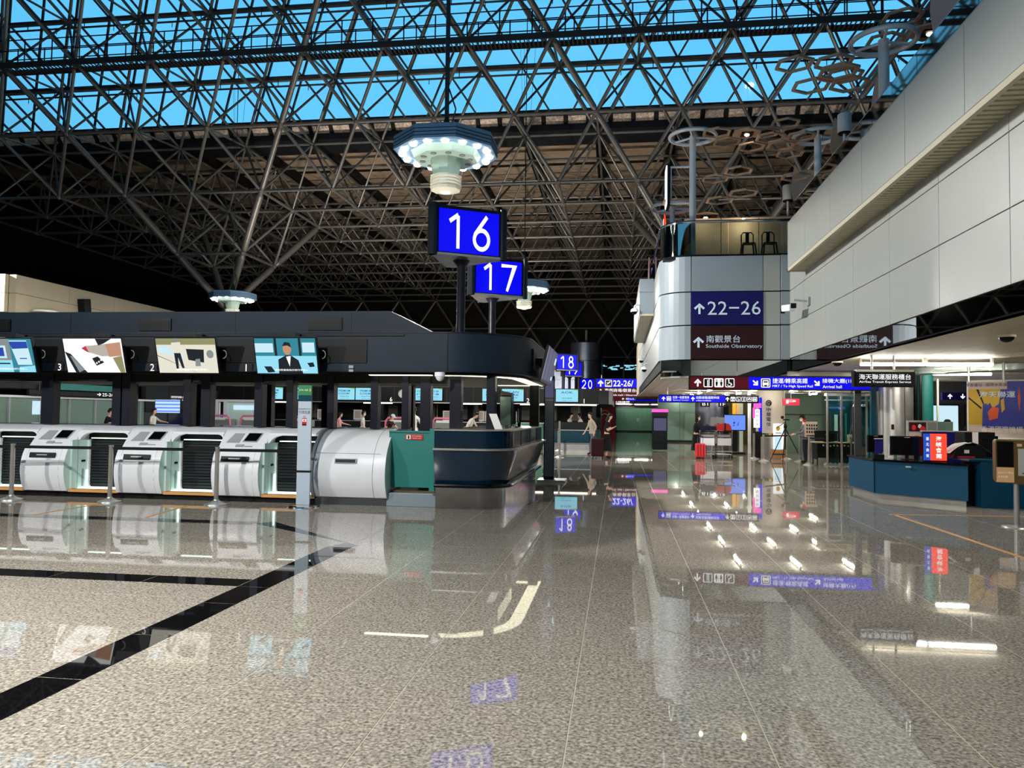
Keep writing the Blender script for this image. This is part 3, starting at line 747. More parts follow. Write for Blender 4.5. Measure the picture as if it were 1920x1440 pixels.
# ---- tilted screens
def slant(y0, z0, y1, z1):    # frame vectors on a screen tilted forward at the top
    return Vector((0, y1-y0, z1-z0)).normalized()
def screen(x0, x1, shapes, mats, label):
    t = thing('display_screen', label, 'screen', ((x0+x1)/2, 12.3, 2.2)); w = x1-x0; H = .60
    uy = Vector((0, -.17, .57)).normalized(); o = Vector((x0, 12.32, 2.195)); c = o+Vector((w/2, 0, 0))+uy*H/2
    MB().slab(o-uy*.02+Vector((-.02, 0, 0)), (1, 0, 0), uy, rect(0, w+.04, 0, H+.04), -.06).build('casing', 'black', t)
    b = MB(); b.slab(o, (1, 0, 0), uy, rect(0, w, 0, H), .003); b.build('screen_panel', mats[0], t)
    art(shapes, c, w, H, mats, t, uy=uy, lift=.004)
    MB().box((x0+x1)/2-.12, (x0+x1)/2+.12, 12.3, 12.6, 2.80, 2.88).build('bracket', 'black', t)
    text('請依照畫面指示將行李放入', c+uy*(-.24)+Vector((.08, 0, 0)), w*.55, .035, 'text_white', t, uy=uy, lift=.012)
    MB().path([(x1+.03+.06*math.sin(a), 12.4, 2.52+.07*math.cos(a)) for a in [PI*i/8 for i in range(9)]], .008, 5).build('cable', 'text_grey', t)
screen(-11.3, -10.22, [(rect(-.5, .1, -.5, .5), 1), (rect(-.45, .02, -.08, .3), 2), (rect(-.4, -.02, -.02, .24), 3), (rect(-.5, .1, -.5, -.14), 4), (rect(-.3, .06, -.26, -.22), 5), ([(.1, .45), (.42, .45), (.46, -.28), (.2, -.28)], 6), ([(.1, .42), (.42, .42), (.43, .22), (.14, .2)], 3), (rect(.25, .38, -.1, -.07), 3), ([(.2, -.5), (.5, -.5), (.5, -.3), (.22, -.34)], 4)],
       ['scr_teal', 'scr_grey', 'scr_pale', 'scr_deep', 'scr_cyan', 'scr_dark', 'scr_pale'], 'tilted screen showing a blue machine display, cut off by the frame edge')
screen(-9.6, -8.5, [([(-.5, .5), (.5, .5), (.5, -.5), (-.2, -.5)], 1), ([(-.5, .12), (-.4, .05), (-.16, -.5), (-.36, -.5)], 4), ([(-.42, .0), (-.38, -.02), (-.2, -.42), (-.3, -.5)], 5), ([(-.2, .22), (-.1, .3), (-.06, .08), (-.12, .12)], 3), ([(-.12, .28), (.3, .36), (.46, .34), (.46, .0), (.14, -.02), (-.08, .1)], 6), ([(.22, .34), (.48, .4), (.48, .0), (.26, -.04)], 2), ([(-.04, -.08), (.06, -.02), (.16, -.2), (.02, -.3)], 7), ([(.06, .5), (.34, .5), (.2, .36), (.1, .3)], 7), (circ(.03, -.22, .015, .03, 8), 1), (circ(.07, -.18, .015, .03, 8), 1), (circ(.11, -.13, .015, .03, 8), 1), ([(.32, -.06), (.48, .0), (.5, -.5), (.42, -.5)], 8)],
       ['scr_white', 'scr_white', 'scr_skin', 'scr_red', 'scr_dark', 'scr_grey', 'scr_sleeve', 'scr_dark', 'scr_olive'], 'tilted screen showing a hand at a reader, between numbers 3 and 2')
screen(-7.86, -6.78, [(rect(-.5, .5, .32, .5), 1), ([(-.5, .3), (.5, .3), (.5, -.5), (-.4, -.5)], 0), ([(-.48, .25), (-.3, .3), (-.26, .0), (-.46, .1)], 2), ([(-.26, .2), (-.1, .2), (-.06, -.1), (-.24, 0)], 2), ([(-.0, .2), (.3, .18), (.28, -.2), (.02, -.12)], 3), ([(-.5, .02), (.1, -.46), (.16, -.5), (-.5, .0)], 3), (circ(-.16, .44, .04, .07), 4), ([(-.24, .38), (-.08, .4), (-.1, .06), (-.22, .06)], 5), ([(-.21, .08), (-.1, .08), (-.06, -.36), (-.1, -.36), (-.15, -.05), (-.16, -.38), (-.2, -.38)], 3), ([(.14, -.1), (.22, -.08), (.22, -.3), (.13, -.3)], 6), (circ(.4, .05, .06, .12), 4)],
       ['scr_cream', 'scr_olive', 'scr_pale', 'scr_dark', 'scr_grey', 'scr_cream', 'scr_grey'], 'tilted screen showing a traveller at baggage machines, between numbers 2 and 1')
screen(-6.07, -5.0, [(rect(-.5, .5, .02, .5), 1), (rect(-.5, -.2, .1, .36), 2), (rect(-.18, -.14, 0, .5), 3), (rect(.22, .26, 0, .5), 3), (rect(.28, .48, .1, .38), 2), (rect(-.5, .5, -.5, .0), 4), ([(-.38, -.3), (-.26, -.3), (-.2, -.46), (-.32, -.48)], 5), ([(.34, -.2), (.44, -.18), (.46, -.3), (.38, -.32)], 5), ([(-.13, -.1), (.0, .02), (.08, .02), (.2, -.12), (.26, -.5), (-.14, -.5)], 6), ([(.0, -.02), (.08, .0), (.05, -.3)], 7), (circ(.03, .2, .07, .17), 8), ([(-.05, .28), (.0, .4), (.08, .38), (.1, .24), (.04, .3)], 6)],
       ['scr_teal', 'scr_teal', 'scr_pale', 'scr_dark', 'scr_cyan', 'scr_dark', 'scr_dark', 'scr_white', 'scr_skin'], 'tilted screen showing a smiling man in dark clothes, beside number 1')
MB().box(-4.56, -4.48, 12.575, 12.59, 2.3, 2.35).box(-4.56, -4.48, 12.575, 12.59, 2.24, 2.28).build('small_label', 'text_grey', None, label='small pale emblem on the navy fascia beside the last tilted screen', cat='label')
# ---- screens on the corridor side
t = thing('side_screen', 'large dim screen leaning out from the corridor side of the canopy', 'screen', (-1.5, 15.2, 2.2))
uy = Vector((-.1, 0, 0))+Vector((0, 0, .62)); o = Vector((-1.40, 13.9, 2.2)); uy = Vector((.14, 0, .6)).normalized()
MB().slab(o+Vector((-.05, 0, -.02)), (0, 1, 0), uy, rect(-.03, 2.1, -.02, .66), .045).build('casing', 'black', t)
MB().slab(o, (0, 1, 0), uy, rect(0, 2.06, 0, .62), .004).build('screen_panel', 'scr_violet', t)
art([(rect(-.5, -.45, -.5, .5), 1), (rect(-.2, -.17, -.5, .5), 1), (rect(.1, .12, -.5, .5), 1), (rect(.3, .46, .1, .32), 0), (rect(.28, .42, -.42, -.3), 0)], o+Vector((0, 1.03, 0))+uy*.31, 2.06, .62, ['scr_pale', 'scr_grey'], t, ux=(0, 1, 0), uy=uy, lift=.006)
MB().box(-1.6, -1.42, 14.3, 14.4, 2.5, 2.6).box(-1.6, -1.42, 15.5, 15.6, 2.5, 2.6).build('bracket', 'black', t)
t = thing('wall_lightbox', 'small lit picture box on the rounded canopy corner', 'light box', (-1.6, 14.2, 2.3))
MB().box(-1.58, -1.55, 13.98, 14.5, 2.33, 2.75).build('frame', 'black', t)
MB().box(-1.55, -1.545, 14.02, 14.46, 2.36, 2.72).build('picture', 'bronze_pale', t)
# ---- numbered prism signs
def ribbon(b, pts, w, close=False):
    n = len(pts); P = [Vector((p[0], p[1], 0)) for p in pts]; L = []; R = []
    for i in range(n):
        a = P[(i-1) % n] if (close or i) else P[i]; c = P[(i+1) % n] if (close or i < n-1) else P[i]
        d = (c-a).normalized(); s_ = Vector((-d.y, d.x, 0)); k = 1.
        if (close or 0 < i < n-1):
            d1 = (P[i]-a).normalized(); k = 1/max(.45, s_.dot(Vector((-d1.y, d1.x, 0))))
        L.append(P[i]+s_*w/2*k); R.append(P[i]-s_*w/2*k)
    b.add(L+R, [(i, (i+1) % n, n+(i+1) % n, n+i)[::-1] for i in range(n if close else n-1)])
def cp(cx, cy, rx, ry, a0, a1, n=20): return [(cx+rx*math.cos(math.radians(a0+(a1-a0)*i/n)), cy+ry*math.sin(math.radians(a0+(a1-a0)*i/n))) for i in range(n+1)]
DIG = {'1': [([(.62, 0), (.62, .93)], 0), ([(.28, .76), (.62, .955)], 0)], '6': [([(.72, .98), (.22, .44)], 0), (cp(.5, .31, .30, .27, 0, 342, 24), 1)], '7': [([(.12, .93), (.84, .93), (.42, 0)], 0)],
       '8': [(cp(.5, .74, .22, .20, 0, 345, 22), 1), (cp(.5, .28, .28, .24, 0, 345, 22), 1)], '9': [([(.28, .02), (.78, .56)], 0), (cp(.5, .69, .30, .27, 0, 342, 24), 1)],
       '2': [(cp(.5, .68, .27, .27, 165, -30, 14)+[(.18, .05), (.84, .05)], 0)], '0': [(cp(.5, .5, .29, .44, 0, 345, 26), 1)]}
def digits(s, c, w, h, parent, ux, lift):
    b = MB(); nn = ux.cross(Vector((0, 0, 1)))
    for k, ch in enumerate(s):
        g = MB()
        for pts, cl in DIG[ch]: ribbon(g, pts, .125, bool(cl))
        b.add([c+nn*lift+ux*((k-len(s)/2)*w/len(s)+x*w/len(s)*.92)+Vector((0, 0, (y-.5)*h)) for x, y, z in g.v], g.f)
    return b.build('numerals', 'text_white', parent, local=True)
def prism_sign(loc, n, zc=4.92, name='number_sign', label='', pole_z=2.92, size=1.0, extra=True):
    t = thing(name, label, 'sign', loc); R_ = .60*size; H = .88*size
    # triangle with normals (.5,-.87), (.5,.87), (-1,0); truncated corners
    rt = .43*size; w = 1.30*size
    def corner(ang, s):
        nx, ny = math.cos(ang), math.sin(ang); return (nx*rt - ny*s*w/2, ny*rt + nx*s*w/2)
    poly = []
    for ang in (-PI/3, PI/3, PI): poly += [corner(ang, -1), corner(ang, 1)]
    z0, z1 = zc-H/2-loc[2], zc+H/2-loc[2]
    MB().prism(poly, z0+.02, z1-.02).build('sign_core', 'black', t, local=True)
    for k in range(3):        # rounded fluted corner posts
        a, b_ = Vector(poly[(2*k+1) % 6]), Vector(poly[(2*k+2) % 6]); c = (a+b_)/2; d = c.normalized()
        g = MB()
        for s_ in (-1.0, -.5, 0, .5, 1.0): q = c+d*.03+(b_-a)*.5*s_*1.0; g.tube((q.x, q.y, z0-.03), (q.x, q.y, z1+.05), .055*size, 8)
        g.build('corner_post', 'navy_dark', t, local=True)
    MB().prism([(x*1.03, y*1.03) for x, y in poly], z0-.02, z0+.02).build('underside', 'steel_brushed', t, local=True)
    MB().prism([(x*1.03, y*1.03) for x, y in poly], z1-.02, z1+.02).build('top_plate', 'navy_dark', t, local=True)
    for ang in (-PI/3, PI/3, PI):
        nn = Vector((math.cos(ang), math.sin(ang), 0)); ux = Vector((-nn.y, nn.x, 0)); c = Vector((0, 0, (z0+z1)/2))+nn*(rt+.005)
        fw, fh = 1.18*size, .80*size
        MB().slab(c-ux*fw/2-Vector((0, 0, fh/2)), ux, (0, 0, 1), rect(0, fw, 0, fh), .012).build('sign_face', 'sign_blue', t, local=True)
        digits(n, c, 1.04*size, .66*size, t, ux, .016)
    MB().lathe([(.085*size, pole_z-loc[2]), (.085*size, z0-.14), (.17*size, z0-.02)], 14).build('pole', 'post_dark', t, local=True)
    return t
prism_sign((-3.0, 14.35, 2.92), '16', 4.93, label='blue three sided sign 16 on a post above the canopy')
prism_sign((-3.1, 18.6, 2.92), '17', 4.85, label='blue three sided sign 17 on a post behind the sign 16')
prism_sign((-3.05, 42.6, 2.74), '18', 4.45, label='blue three sided sign 18 beyond the leaning side screen', pole_z=2.74)
prism_sign((-2.98, 46.8, 2.74), '19', 4.33, label='blue three sided sign mostly hidden behind the sign 18', pole_z=2.74)
prism_sign((-2.6, 59, 0), '20', 3.88, label='blue three sided sign 20 beside the round grey pylon', pole_z=0)
# ---- stanchions and belts
def stanchion(loc, label, h=.95):
    t = thing('stanchion', label, 'barrier post', loc)
    MB().lathe([(.19, 0), (.185, .02), (.09, .045), (.05, .07), (.045, .09)], 24).build('base', 'steel_brushed', t, local=True)
    MB().lathe([(.036, .03), (.036, h-.02), (.04, h-.015), (.04, h)], 16).build('post', 'steel_brushed', t, local=True)
    return t
def belt(a, b, label, z=.875):
    a, b = Vector(a), Vector(b); d = (b-a).normalized(); s = Vector((-d.y, d.x, 0))*.003
    o = MB(); o.add([a-s+Vector((0, 0, z)), b-s+Vector((0, 0, z)), b+s+Vector((0, 0, z)), a+s+Vector((0, 0, z))]+[a-s+Vector((0, 0, z+.05)), b-s+Vector((0, 0, z+.05)), b+s+Vector((0, 0, z+.05)), a+s+Vector((0, 0, z+.05))],
        [(0, 3, 2, 1), (4, 5, 6, 7), (0, 1, 5, 4), (1, 2, 6, 5), (2, 3, 7, 6), (3, 0, 4, 7)])
    return o.build('barrier_belt', 'rubber', None, label=label, cat='barrier belt')
ss = [(-11.9, 11.72, 0), (-10.16, 11.78, 0), (-8.42, 11.88, 0), (-6.56, 11.95, 0)]
for p, l in zip(ss[1:], ('steel barrier post before the machine nearest the frame edge', 'steel barrier post between the two left baggage machines', 'steel barrier post before the machine numbered 1')): stanchion(p, l)
stanchion(ss[0], 'steel barrier post just outside the frame edge')
lb = ['black barrier belt entering from the frame edge', 'black barrier belt before the left baggage machine', 'black barrier belt before the middle baggage machine']
for k in range(3):
    bo = belt(Vector(ss[k])+Vector((.04, 0, 0)), Vector(ss[k+1])-Vector((.04, 0, 0)), lb[k])
belt(Vector(ss[3])+Vector((.04, 0, 0)), (-5.24, 12.05, 0), 'black barrier belt tied to the white sign stand')
# ---- white sign stand
t = thing('sign_stand', 'tall white sign stand with green header in front of the end housing', 'sign stand', (-5.1, 12.05, 0))
MB().lathe([(.27, 0), (.265, .02), (.2, .03)], 28).build('base', 'chrome', t, local=True)
MB().box(-.115, .115, -.02, .02, 0.03, 1.72).build('panel', 'stand_white', t, local=True, bevel=.004)
MB().box(-.125, .125, -.03, .03, .56, .59).build('clamp_band', 'black', t, local=True)
MB().box(-.115, .115, -.02, .02, 1.72, 1.82).build('header_base', 'teal_dark', t, local=True)
MB().box(-.115, .115, -.025, .02, 1.82, 1.985).build('header', 'sign_green', t, local=True)
t_ = Vector((-5.1, 12.05, 0))
text('EVA AIR', t_+Vector((-.02, -.027, 1.905)), .15, .03, 'poster_white', t)
art([(circ(0, 0, .5, .5), 0), (rect(-.3, .3, -.1, .1), 1)], t_+Vector((.09, -.027, 1.905)), .035, .05, ['bronze_pale', 'sign_green'], t)
text('BAGGAGE DROP-OFF', t_+Vector((0, -.022, 1.595)), .2, .022, 'text_black', t)
text('行李託運', t_+Vector((0, -.022, 1.54)), .19, .055, 'text_black', t)
art([(rect(-.3, .3, -.5, .28), 0), (rect(-.26, .26, -.08, .2), 1), (rect(-.15, .15, .28, .3), 0), (rect(-.13, -.1, .28, .5), 0), (rect(.1, .13, .28, .5), 0), (rect(-.13, .13, .46, .5), 0), (rect(-.1, .1, .0, .12), 0), (rect(-.26, .26, -.46, -.3), 2)], t_+Vector((0, -.022, 1.40)), .13, .16, ['text_red', 'poster_white', 'case_maroon'], t)
# ---- things on the corner counter
t = thing('brochure_stand', 'white slanted notice leaning on the navy corner counter', 'notice', (-2.0, 12.75, 1.29))
MB().slab((-2.03, 12.6, 1.295), (1, 0, 0), (-.35, .2, .8), rect(0, .13, 0, .32), .01).build('board', 'poster_white', t)
MB().slab((-2.0, 12.75, 1.295), (1, 0, 0), (-.2, -.4, .8), rect(0, .06, 0, .25), .008).build('strut', 'steel_brushed', t)
t = thing('acrylic_screen', 'clear acrylic sneeze screen on the navy corner counter', 'acrylic screen', (-1.95, 13.6, 1.29))
MB().box(-2.0, -1.99, 12.9, 14.6, 1.32, 1.95).build('sheet', 'glass_clear', t)
for yy in (12.9, 13.75, 14.58): MB().box(-2.03, -1.96, yy, yy+.03, 1.29, 1.36).build('foot', 'steel_brushed', t)
for k, (x, y) in enumerate(((-2.02, 14.9), (-2.05, 15.9))):
    t = thing('desk_monitor', ('black monitor on the navy counter beyond the acrylic screen', 'second black monitor further along the navy counter')[k], 'monitor', (x, y, 1.29))
    MB().cbox((x, y, 1.52), .04, .42, .3, rz=.2).build('casing', 'black', t)
    MB().box(x-.03, x+.03, y-.03, y+.03, 1.29, 1.4).box(x-.08, x+.08, y-.1, y+.1, 1.29, 1.305).build('stand', 'black', t)
# totem display beside the island
t = thing('totem_display', 'narrow upright totem display at the corridor side of the island', 'totem', (-1.55, 17.9, 0))
MB().box(-1.72, -1.48, 17.85, 17.95, .05, 2.45).build('casing', 'black', t)
MB().box(-1.70, -1.50, 17.842, 17.85, .12, 2.4).build('screen_panel', 'pillar_grey', t)
MB().box(-1.70, -1.50, 17.836, 17.842, 1.95, 2.35).build('lit_panel', 'scr_violet', t)
MB().box(-1.70, -1.50, 17.836, 17.842, 1.88, 1.9).build('trim', 'steel_brushed', t)
MB().box(-1.85, -1.2, 17.6, 18.3, 0, .05).build('base_plate', 'steel_brushed', t)
# ================================================================ second island (counters face the camera, Y = 35)
t2 = thing('far_island_canopy', 'dark fascia canopy of the far check-in island with lit screens', 'canopy', (-11, 40, 2))
MB().box(-20.5, -.9, 34.9, 52, 2.05, 2.74).build('fascia', 'black', t2)
MB().prism([(-.9, 34.9), (-.45, 35.3), (-.3, 36), (-.3, 52), (-.9, 52)], 2.05, 2.68, 'Z').build('rounded_end', 'navy_dark', t2)
x = -20.4
while x < -1: MB().box(x, x+.01, 34.885, 34.9, 2.1, 2.72).build('seam', 'steel_dark', t2); x += 1.25
MB().box(-20.5, -.9, 34.87, 34.9, 2.02, 2.05).build('edge_trim', 'steel_brushed', t2)
for x in (-19.8, -17.9, -15.3, -13.6, -11.3, -9.5, -6.7, -3.3, -1.2): MB().box(x, x+.16, 35.6, 35.76, 0, 2.05).build('post', 'black', t2)
for x0, x1 in ((-7.2, -6.3), (-4.5, -3.4), (-3.0, -1.0), (-12.0, -10.6), (-16.6, -15.4)):
    MB().box(x0, x1, 35.2, 35.26, 1.98, 2.03).build('soffit_light', 'strip_light', t2)
for s, x in (('8', -17.1), ('7', -13.45), ('6', -10.55), ('4', -9.0), ('3', -5.75), ('2', -4.1), ('1', -1.55)):
    text(s, (x, 34.86, 2.18), None, .2, 'text_white', t2, lift=.01)
SCR = [(-16.85, 'PREMIUM', 'ECONOMY', '豪華經濟艙'), (-15.6, 'PREMIUM', 'ECONOMY', '豪華經濟艙'), (-13.3, 'PREMIUM', 'ECONOMY', '豪華經濟艙'), (-12.25, 'PREMIUM', 'ECONOMY', '豪華經濟艙'),
       (-9.45, '行李', '託運', 'BAGGAGE'), (-8.75, '行李', '託運', 'BAGGAGE'), (-6.2, '行李', '託運', 'BAGGAGE'), (-5.3, 'SCAN', 'HERE', '掃描'), (-2.82, 'AOK', '', '報到櫃檯')]
where = ['left of the sign stand, beside the number 8', 'just left of the green header', 'nearest the number 7', 'right of the number 7 screen', 'right of the wall clock', 'behind the post next to the clock', 'just right of the number 3', 'left of the number 2', 'left of the number 1, above the teal counter']
for n, (x, a, b_, c) in enumerate(SCR):
    w = 1.0 if n not in (4, 5, 6) else .66
    t = thing('flight_screen', 'pale blue lit counter screen %s' % where[n], 'screen', (x+w/2, 34.8, 2.15), group=None)
    MB().box(x-.02, x+w+.02, 34.78, 34.86, 2.12, 2.72).build('casing', 'black', t)
    MB().box(x, x+w, 34.775, 34.78, 2.14, 2.70).build('screen_panel', 'scr_cyan', t)
    b = MB(); b.add([(x+w*.62, 34.773, 2.70), (x+w, 34.773, 2.70), (x+w, 34.773, 2.64)], [(0, 2, 1)]); b.build('green_corner', 'scr_green', t)
    text(a, (x+w/2, 34.77, 2.56), w*.55, .09, 'scr_text', t, bold=True)
    if b_: text(b_, (x+w/2, 34.77, 2.43), w*.55, .09, 'scr_text', t, bold=True)
    text(c, (x+w/2, 34.77, 2.30), w*.45, .05, 'scr_text', t)
    text('07:30  11:45', (x+w/2, 34.77, 2.20), w*.4, .035, 'scr_text', t)
t = thing('wall_clock', 'round white wall clock on the dark far fascia', 'clock', (-10.03, 34.8, 2.4))
MB().prism(circ(-10.0, 2.45, .19, .19, 28), 34.82, 34.87, 'Y').build('dial', 'poster_white', t)
MB().path([(-10.0+.19*math.cos(a), 34.82, 2.45+.19*math.sin(a)) for a in [2*PI*i/24 for i in range(24)]], .014, 5, close=True).build('rim', 'steel_brushed', t)
for k in range(12):
    a = 2*PI*k/12; MB().tube((-10+.15*math.cos(a), 34.815, 2.45+.15*math.sin(a)), (-10+.175*math.cos(a), 34.815, 2.45+.175*math.sin(a)), .006, 4).build('hour_mark', 'black', t)
MB().tube((-10, 34.812, 2.45), (-9.9, 34.812, 2.42), .009, 4).build('hour_hand', 'black', t)
MB().tube((-10, 34.808, 2.45), (-9.89, 34.808, 2.55), .007, 4).build('minute_hand', 'black', t)
# counters of the far island
c2 = thing('far_counter', 'teal fronted check-in counter run of the far island', 'counter', (-8, 35, 0))
n = 0; x = -18.3
while x < -4.4:
    MB().box(x, x+1.88, 35.0, 35.7, .3, .82).build('counter_front', 'teal_dark', c2)
    MB().box(x, x+1.88, 35.05, 35.7, .84, 1.14).build('back_screen', 'black', c2)
    MB().box(x, x+1.88, 35.02, 35.72, .0, .28).build('kick_panel', 'steel_brushed', c2)
    x += 1.9
MB().prism([(-2.92, 34.4), (-1.3, 34.4), (-.95, 34.75), (-.95, 40), (-2.92, 40)], .3, .86, 'Z').build('corner_front', 'teal_dark', c2)
MB().prism([(-2.92, 34.5), (-1.3, 34.5), (-1.05, 34.8), (-1.05, 40), (-2.92, 40)], .88, 1.22, 'Z').build('corner_upper', 'black', c2)
MB().prism([(-2.92, 34.5), (-1.3, 34.5), (-1.05, 34.8), (-1.05, 40), (-2.92, 40)], 0, .28, 'Z').build('corner_base', 'steel_brushed', c2)
MB().box(-2.95, -.95, 34.36, 34.42, .855, .885).box(-2.95, -1.0, 34.36, 34.42, .28, .3).box(-18.3, -2.95, 35.0, 35.3, 1.14, 1.17).build('ledge_trim', 'steel_brushed', c2)
MB().box(-4.15, -2.98, 30.5, 30.56, 0, 1.2).build('gate', 'green_cap', None, label='dark green gate panel beyond the totem display', cat='gate')
MB().prism([(-4.1, .02), (-3.0, .02), (-3.0, .4), (-3.4, .48), (-4.1, .3)], 29.8, 30.4, 'Y').build('folded_mat', 'map_pale', None, label='rumpled beige sheet under the dark green gate panel', cat='sheet', bevel=.03)
# back wall of the island with notices, hutches
bw = thing('back_office', 'dark rear partition with white notices behind the far counters', 'partition', (-10, 39, 0))
MB().box(-19.5, -1.2, 38.9, 39.0, 0, 2.05).build('partition', 'dark', bw)
for x in (-18.9, -16.2, -15.2, -12.6, -11.9, -9.9, -8.2, -7.4, -6.0, -4.9, -3.6, -2.4):
    MB().box(x, x+.5, 38.87, 38.9, 1.25, 1.95).build('grey_panel', 'scale_grey', bw)
for x in (-18.2, -15.9, -12.2, -9.3, -8.5, -5.9, -4.4, -2.0):
    MB().box(x, x+.02, 38.85, 38.87, .9, 2.0).build('panel_edge', 'steel_brushed', bw)
for k, x in enumerate((-15.35, -14.65, -12.8, -11.75, -10.3, -8.35, -6.75, -6.3, -5.2)):
    t = thing('notice_board', 'white printed counter notice %s' % ('left of the green header', 'behind the white sign stand', 'behind the pink shirt', 'beside the masked person in white', 'below the clock', 'right of the big white shirt', 'behind the navy counter, left one', 'behind the navy counter, right one', 'behind the acrylic screen')[k], 'notice', (x, 36.1, 1.17), group='white printed notices on the far counters')
    MB().box(x, x+.42, 36.1, 36.12, 1.2, 1.68).build('frame', 'poster_white', t)
    art([(rect(-.4, .4, -.4, .4), 0)]+[(rect(-.3, .3, .3-.14*i, .34-.14*i), 1) for i in range(5)], (x+.21, 36.095, 1.44), .4, .46, ['map_pale', 'scale_grey'], t, lift=.002)
    MB().box(x+.1, x+.3, 36.08, 36.2, 1.17, 1.2).build('foot', 'steel_brushed', t)
for k, (x, y) in enumerate(((-18.7, 31.2), (-17.4, 31), (-16.0, 31), (-13.9, 31.2), (-9.6, 31), (-7.6, 31))):
    t = thing('baggage_scale', 'grey baggage scale bin with pink rim, %s' % ('before the blue booth', 'beside the frosted booth', 'left of the green header', 'left of the pink shirt', 'beside the green cap', 'right of the big white shirt')[k], 'baggage bin', (x, y, 0), group=None)
    MB().box(x, x+.9, y, y+.6, .1, 1.2).build('bin', 'scale_grey', t, bevel=.03)
    MB().path([(x, y-.02, .9), (x+.02, y-.02, 1.22), (x+.12, y-.02, 1.34), (x+.8, y-.02, 1.34), (x+.9, y-.02, 1.22), (x+.95, y-.02, .9)], .045, 8).build('pink_rim', 'pink', t)
    MB().box(x+.05, x+.85, y+.05, y+.55, 0, .1).build('base', 'black', t)
    MB().box(x+.15, x+.7, y-.02, y, 1.16, 1.26).build('label_plate', 'poster_white', t)
# ================================================================ left side of the hall: mezzanine edge and booths
wl_ = struct_root('wall_left_mezzanine')
x = 21.9
while x < 62:
    MB().box(-19.25, -19.0, x+.01, x+2.39, 4.6, 5.2).build('wall_panel', 'left_wall', wl_)
    MB().box(-19.25, -19.0, x+.01, x+2.39, 5.215, 5.8).build('wall_panel', 'left_wall', wl_); x += 2.4
for k in range(6): MB().box(-19.25-2.4*(k+1)+.01, -19.25-2.4*k-.01, 21.75, 21.9, 4.6, 5.2).box(-19.25-2.4*(k+1)+.01, -19.25-2.4*k-.01, 21.75, 21.9, 5.215, 5.8).build('wall_panel', 'left_wall', wl_)
MB().box(-45, -19.2, 22, 80, 4.3, 4.6).build('mezzanine_slab', 'dark', wl_)
MB().box(-45, -19.3, 22.0, 24, 2.2, 4.3).box(-19.6, -19.3, 22, 80, 2.5, 4.3).build('bulkhead', 'gutter', wl_)
t = thing('wall_speaker', 'black loudspeaker hung on the left mezzanine wall', 'loudspeaker', (-18.8, 24.9, 4.7))
MB().cbox((-18.85, 24.9, 5.1), .26, .34, .72, rx=.15).build('casing', 'black', t)
MB().box(-19, -18.9, 24.85, 24.95, 5.0, 5.3).build('bracket', 'black', t)
t = thing('wall_lamp', 'lit louvred cup lamp under the left mezzanine edge', 'lamp', (-19.3, 22.9, 4.3))
rg = MB()
for k in range(4): rg.lathe([(.3, -.09*k), (.38, -.09*k-.01), (.38, -.09*k-.06), (.3, -.09*k-.07)], 12, (-18.6, 22.7, 4.75))
rg.build('lamp_cup', 'lamp_white', t)
bo = thing('frosted_booth', 'grey green frosted glass partition booth below the left mezzanine', 'partition', (-19, 24, 0))
for k in range(7):
    y0 = 20.6+1.35*k
    MB().box(-19.2, -19.16, y0+.03, y0+1.32, .1, 1.9).build('frosted_pane', 'greengrey', bo)
    MB().box(-19.22, -19.1, y0-.03, y0+.03, 0, 1.95).build('mullion', 'machine_trim', bo)
MB().box(-19.24, -19.08, 20.5, 30.1, 1.9, 1.97).build('head_rail', 'machine_white', bo)
MB().box(-19.15, -19.12, 22.95, 23.5, 1.35, 1.8).build('notice', 'scr_pale', bo)
t = thing('overhead_sign', 'dark hanging sign reading arrow 25-26 on the left', 'sign', (-19, 26.2, 2.0))
MB().box(-19.0, -18.9, 22.5, 27.2, 2.0, 2.16).build('sign_box', 'black', t)
for yy_ in (23, 26.9): MB().tube((-19.35, yy_, 2.62), (-18.95, yy_, 2.62), .02, 6).build('wall_arm', 'steel_dark', t); MB().tube((-18.95, yy_, 2.16), (-18.95, yy_, 4.3), .02, 6).build('hanger_rod', 'steel_dark', t)
text('25-26', (-18.89, 26.35, 2.09), .62, .12, 'text_white', t, ux=(0, 1, 0), lift=.01)
art([(rot2(ARROW, -PI/2), 0)], (-18.89, 25.86, 2.09), .22, .13, ['text_white'], t, ux=(0, 1, 0), lift=.01)
MB().box(-19.05, -18.95, 23.6, 26.2, 2.2, 2.42).box(-19.05, -18.95, 26.2, 26.8, 2.2, 2.42).build('teal_band', 'teal', t)
dw = thing('dark_wall_unit', 'dark panelled service wall with small white lettering', 'wall unit', (-19.2, 31, 0))
for k in range(4): MB().box(-19.3, -19.1, 29.0+1.6*k+.01, 29.0+1.6*(k+1)-.01, 1.45, 2.5).build('upper_panel', 'dark', dw); MB().box(-19.3, -19.15, 29.0+1.6*k+.01, 29.0+1.6*(k+1)-.01, 0, 1.44).build('lower_panel', 'steel_dark', dw)
text('自助報到服務 自助行李託運', (-19.08, 31.6, 2.12), 1.7, .09, 'text_white', dw, ux=(0, 1, 0), lift=.01)
text('Self Check-in Service', (-19.08, 31.4, 2.0), 1.2, .06, 'text_white', dw, ux=(0, 1, 0), lift=.01)
t = thing('queue_screen', 'blue and white information screen on a pole, left background', 'screen', (-18.6, 28.5, 0))
MB().box(-18.3, -17.2, 28.4, 28.48, 1.42, 1.98).build('casing', 'black', t)
art([(rect(-.5, .5, -.5, .5), 0)]+[(rect(-.5, .5, .34-.26*i, .46-.26*i), 1) for i in range(4)], (-17.75, 28.395, 1.70), 1.06, .52, ['scr_pale', 'scr_blue'], t, lift=.003)
MB().tube((-17.75, 28.44, 0), (-17.75, 28.44, 1.5), .03).box(-18.0, -17.5, 28.3, 28.6, 0, .03).build('stand', 'black', t)
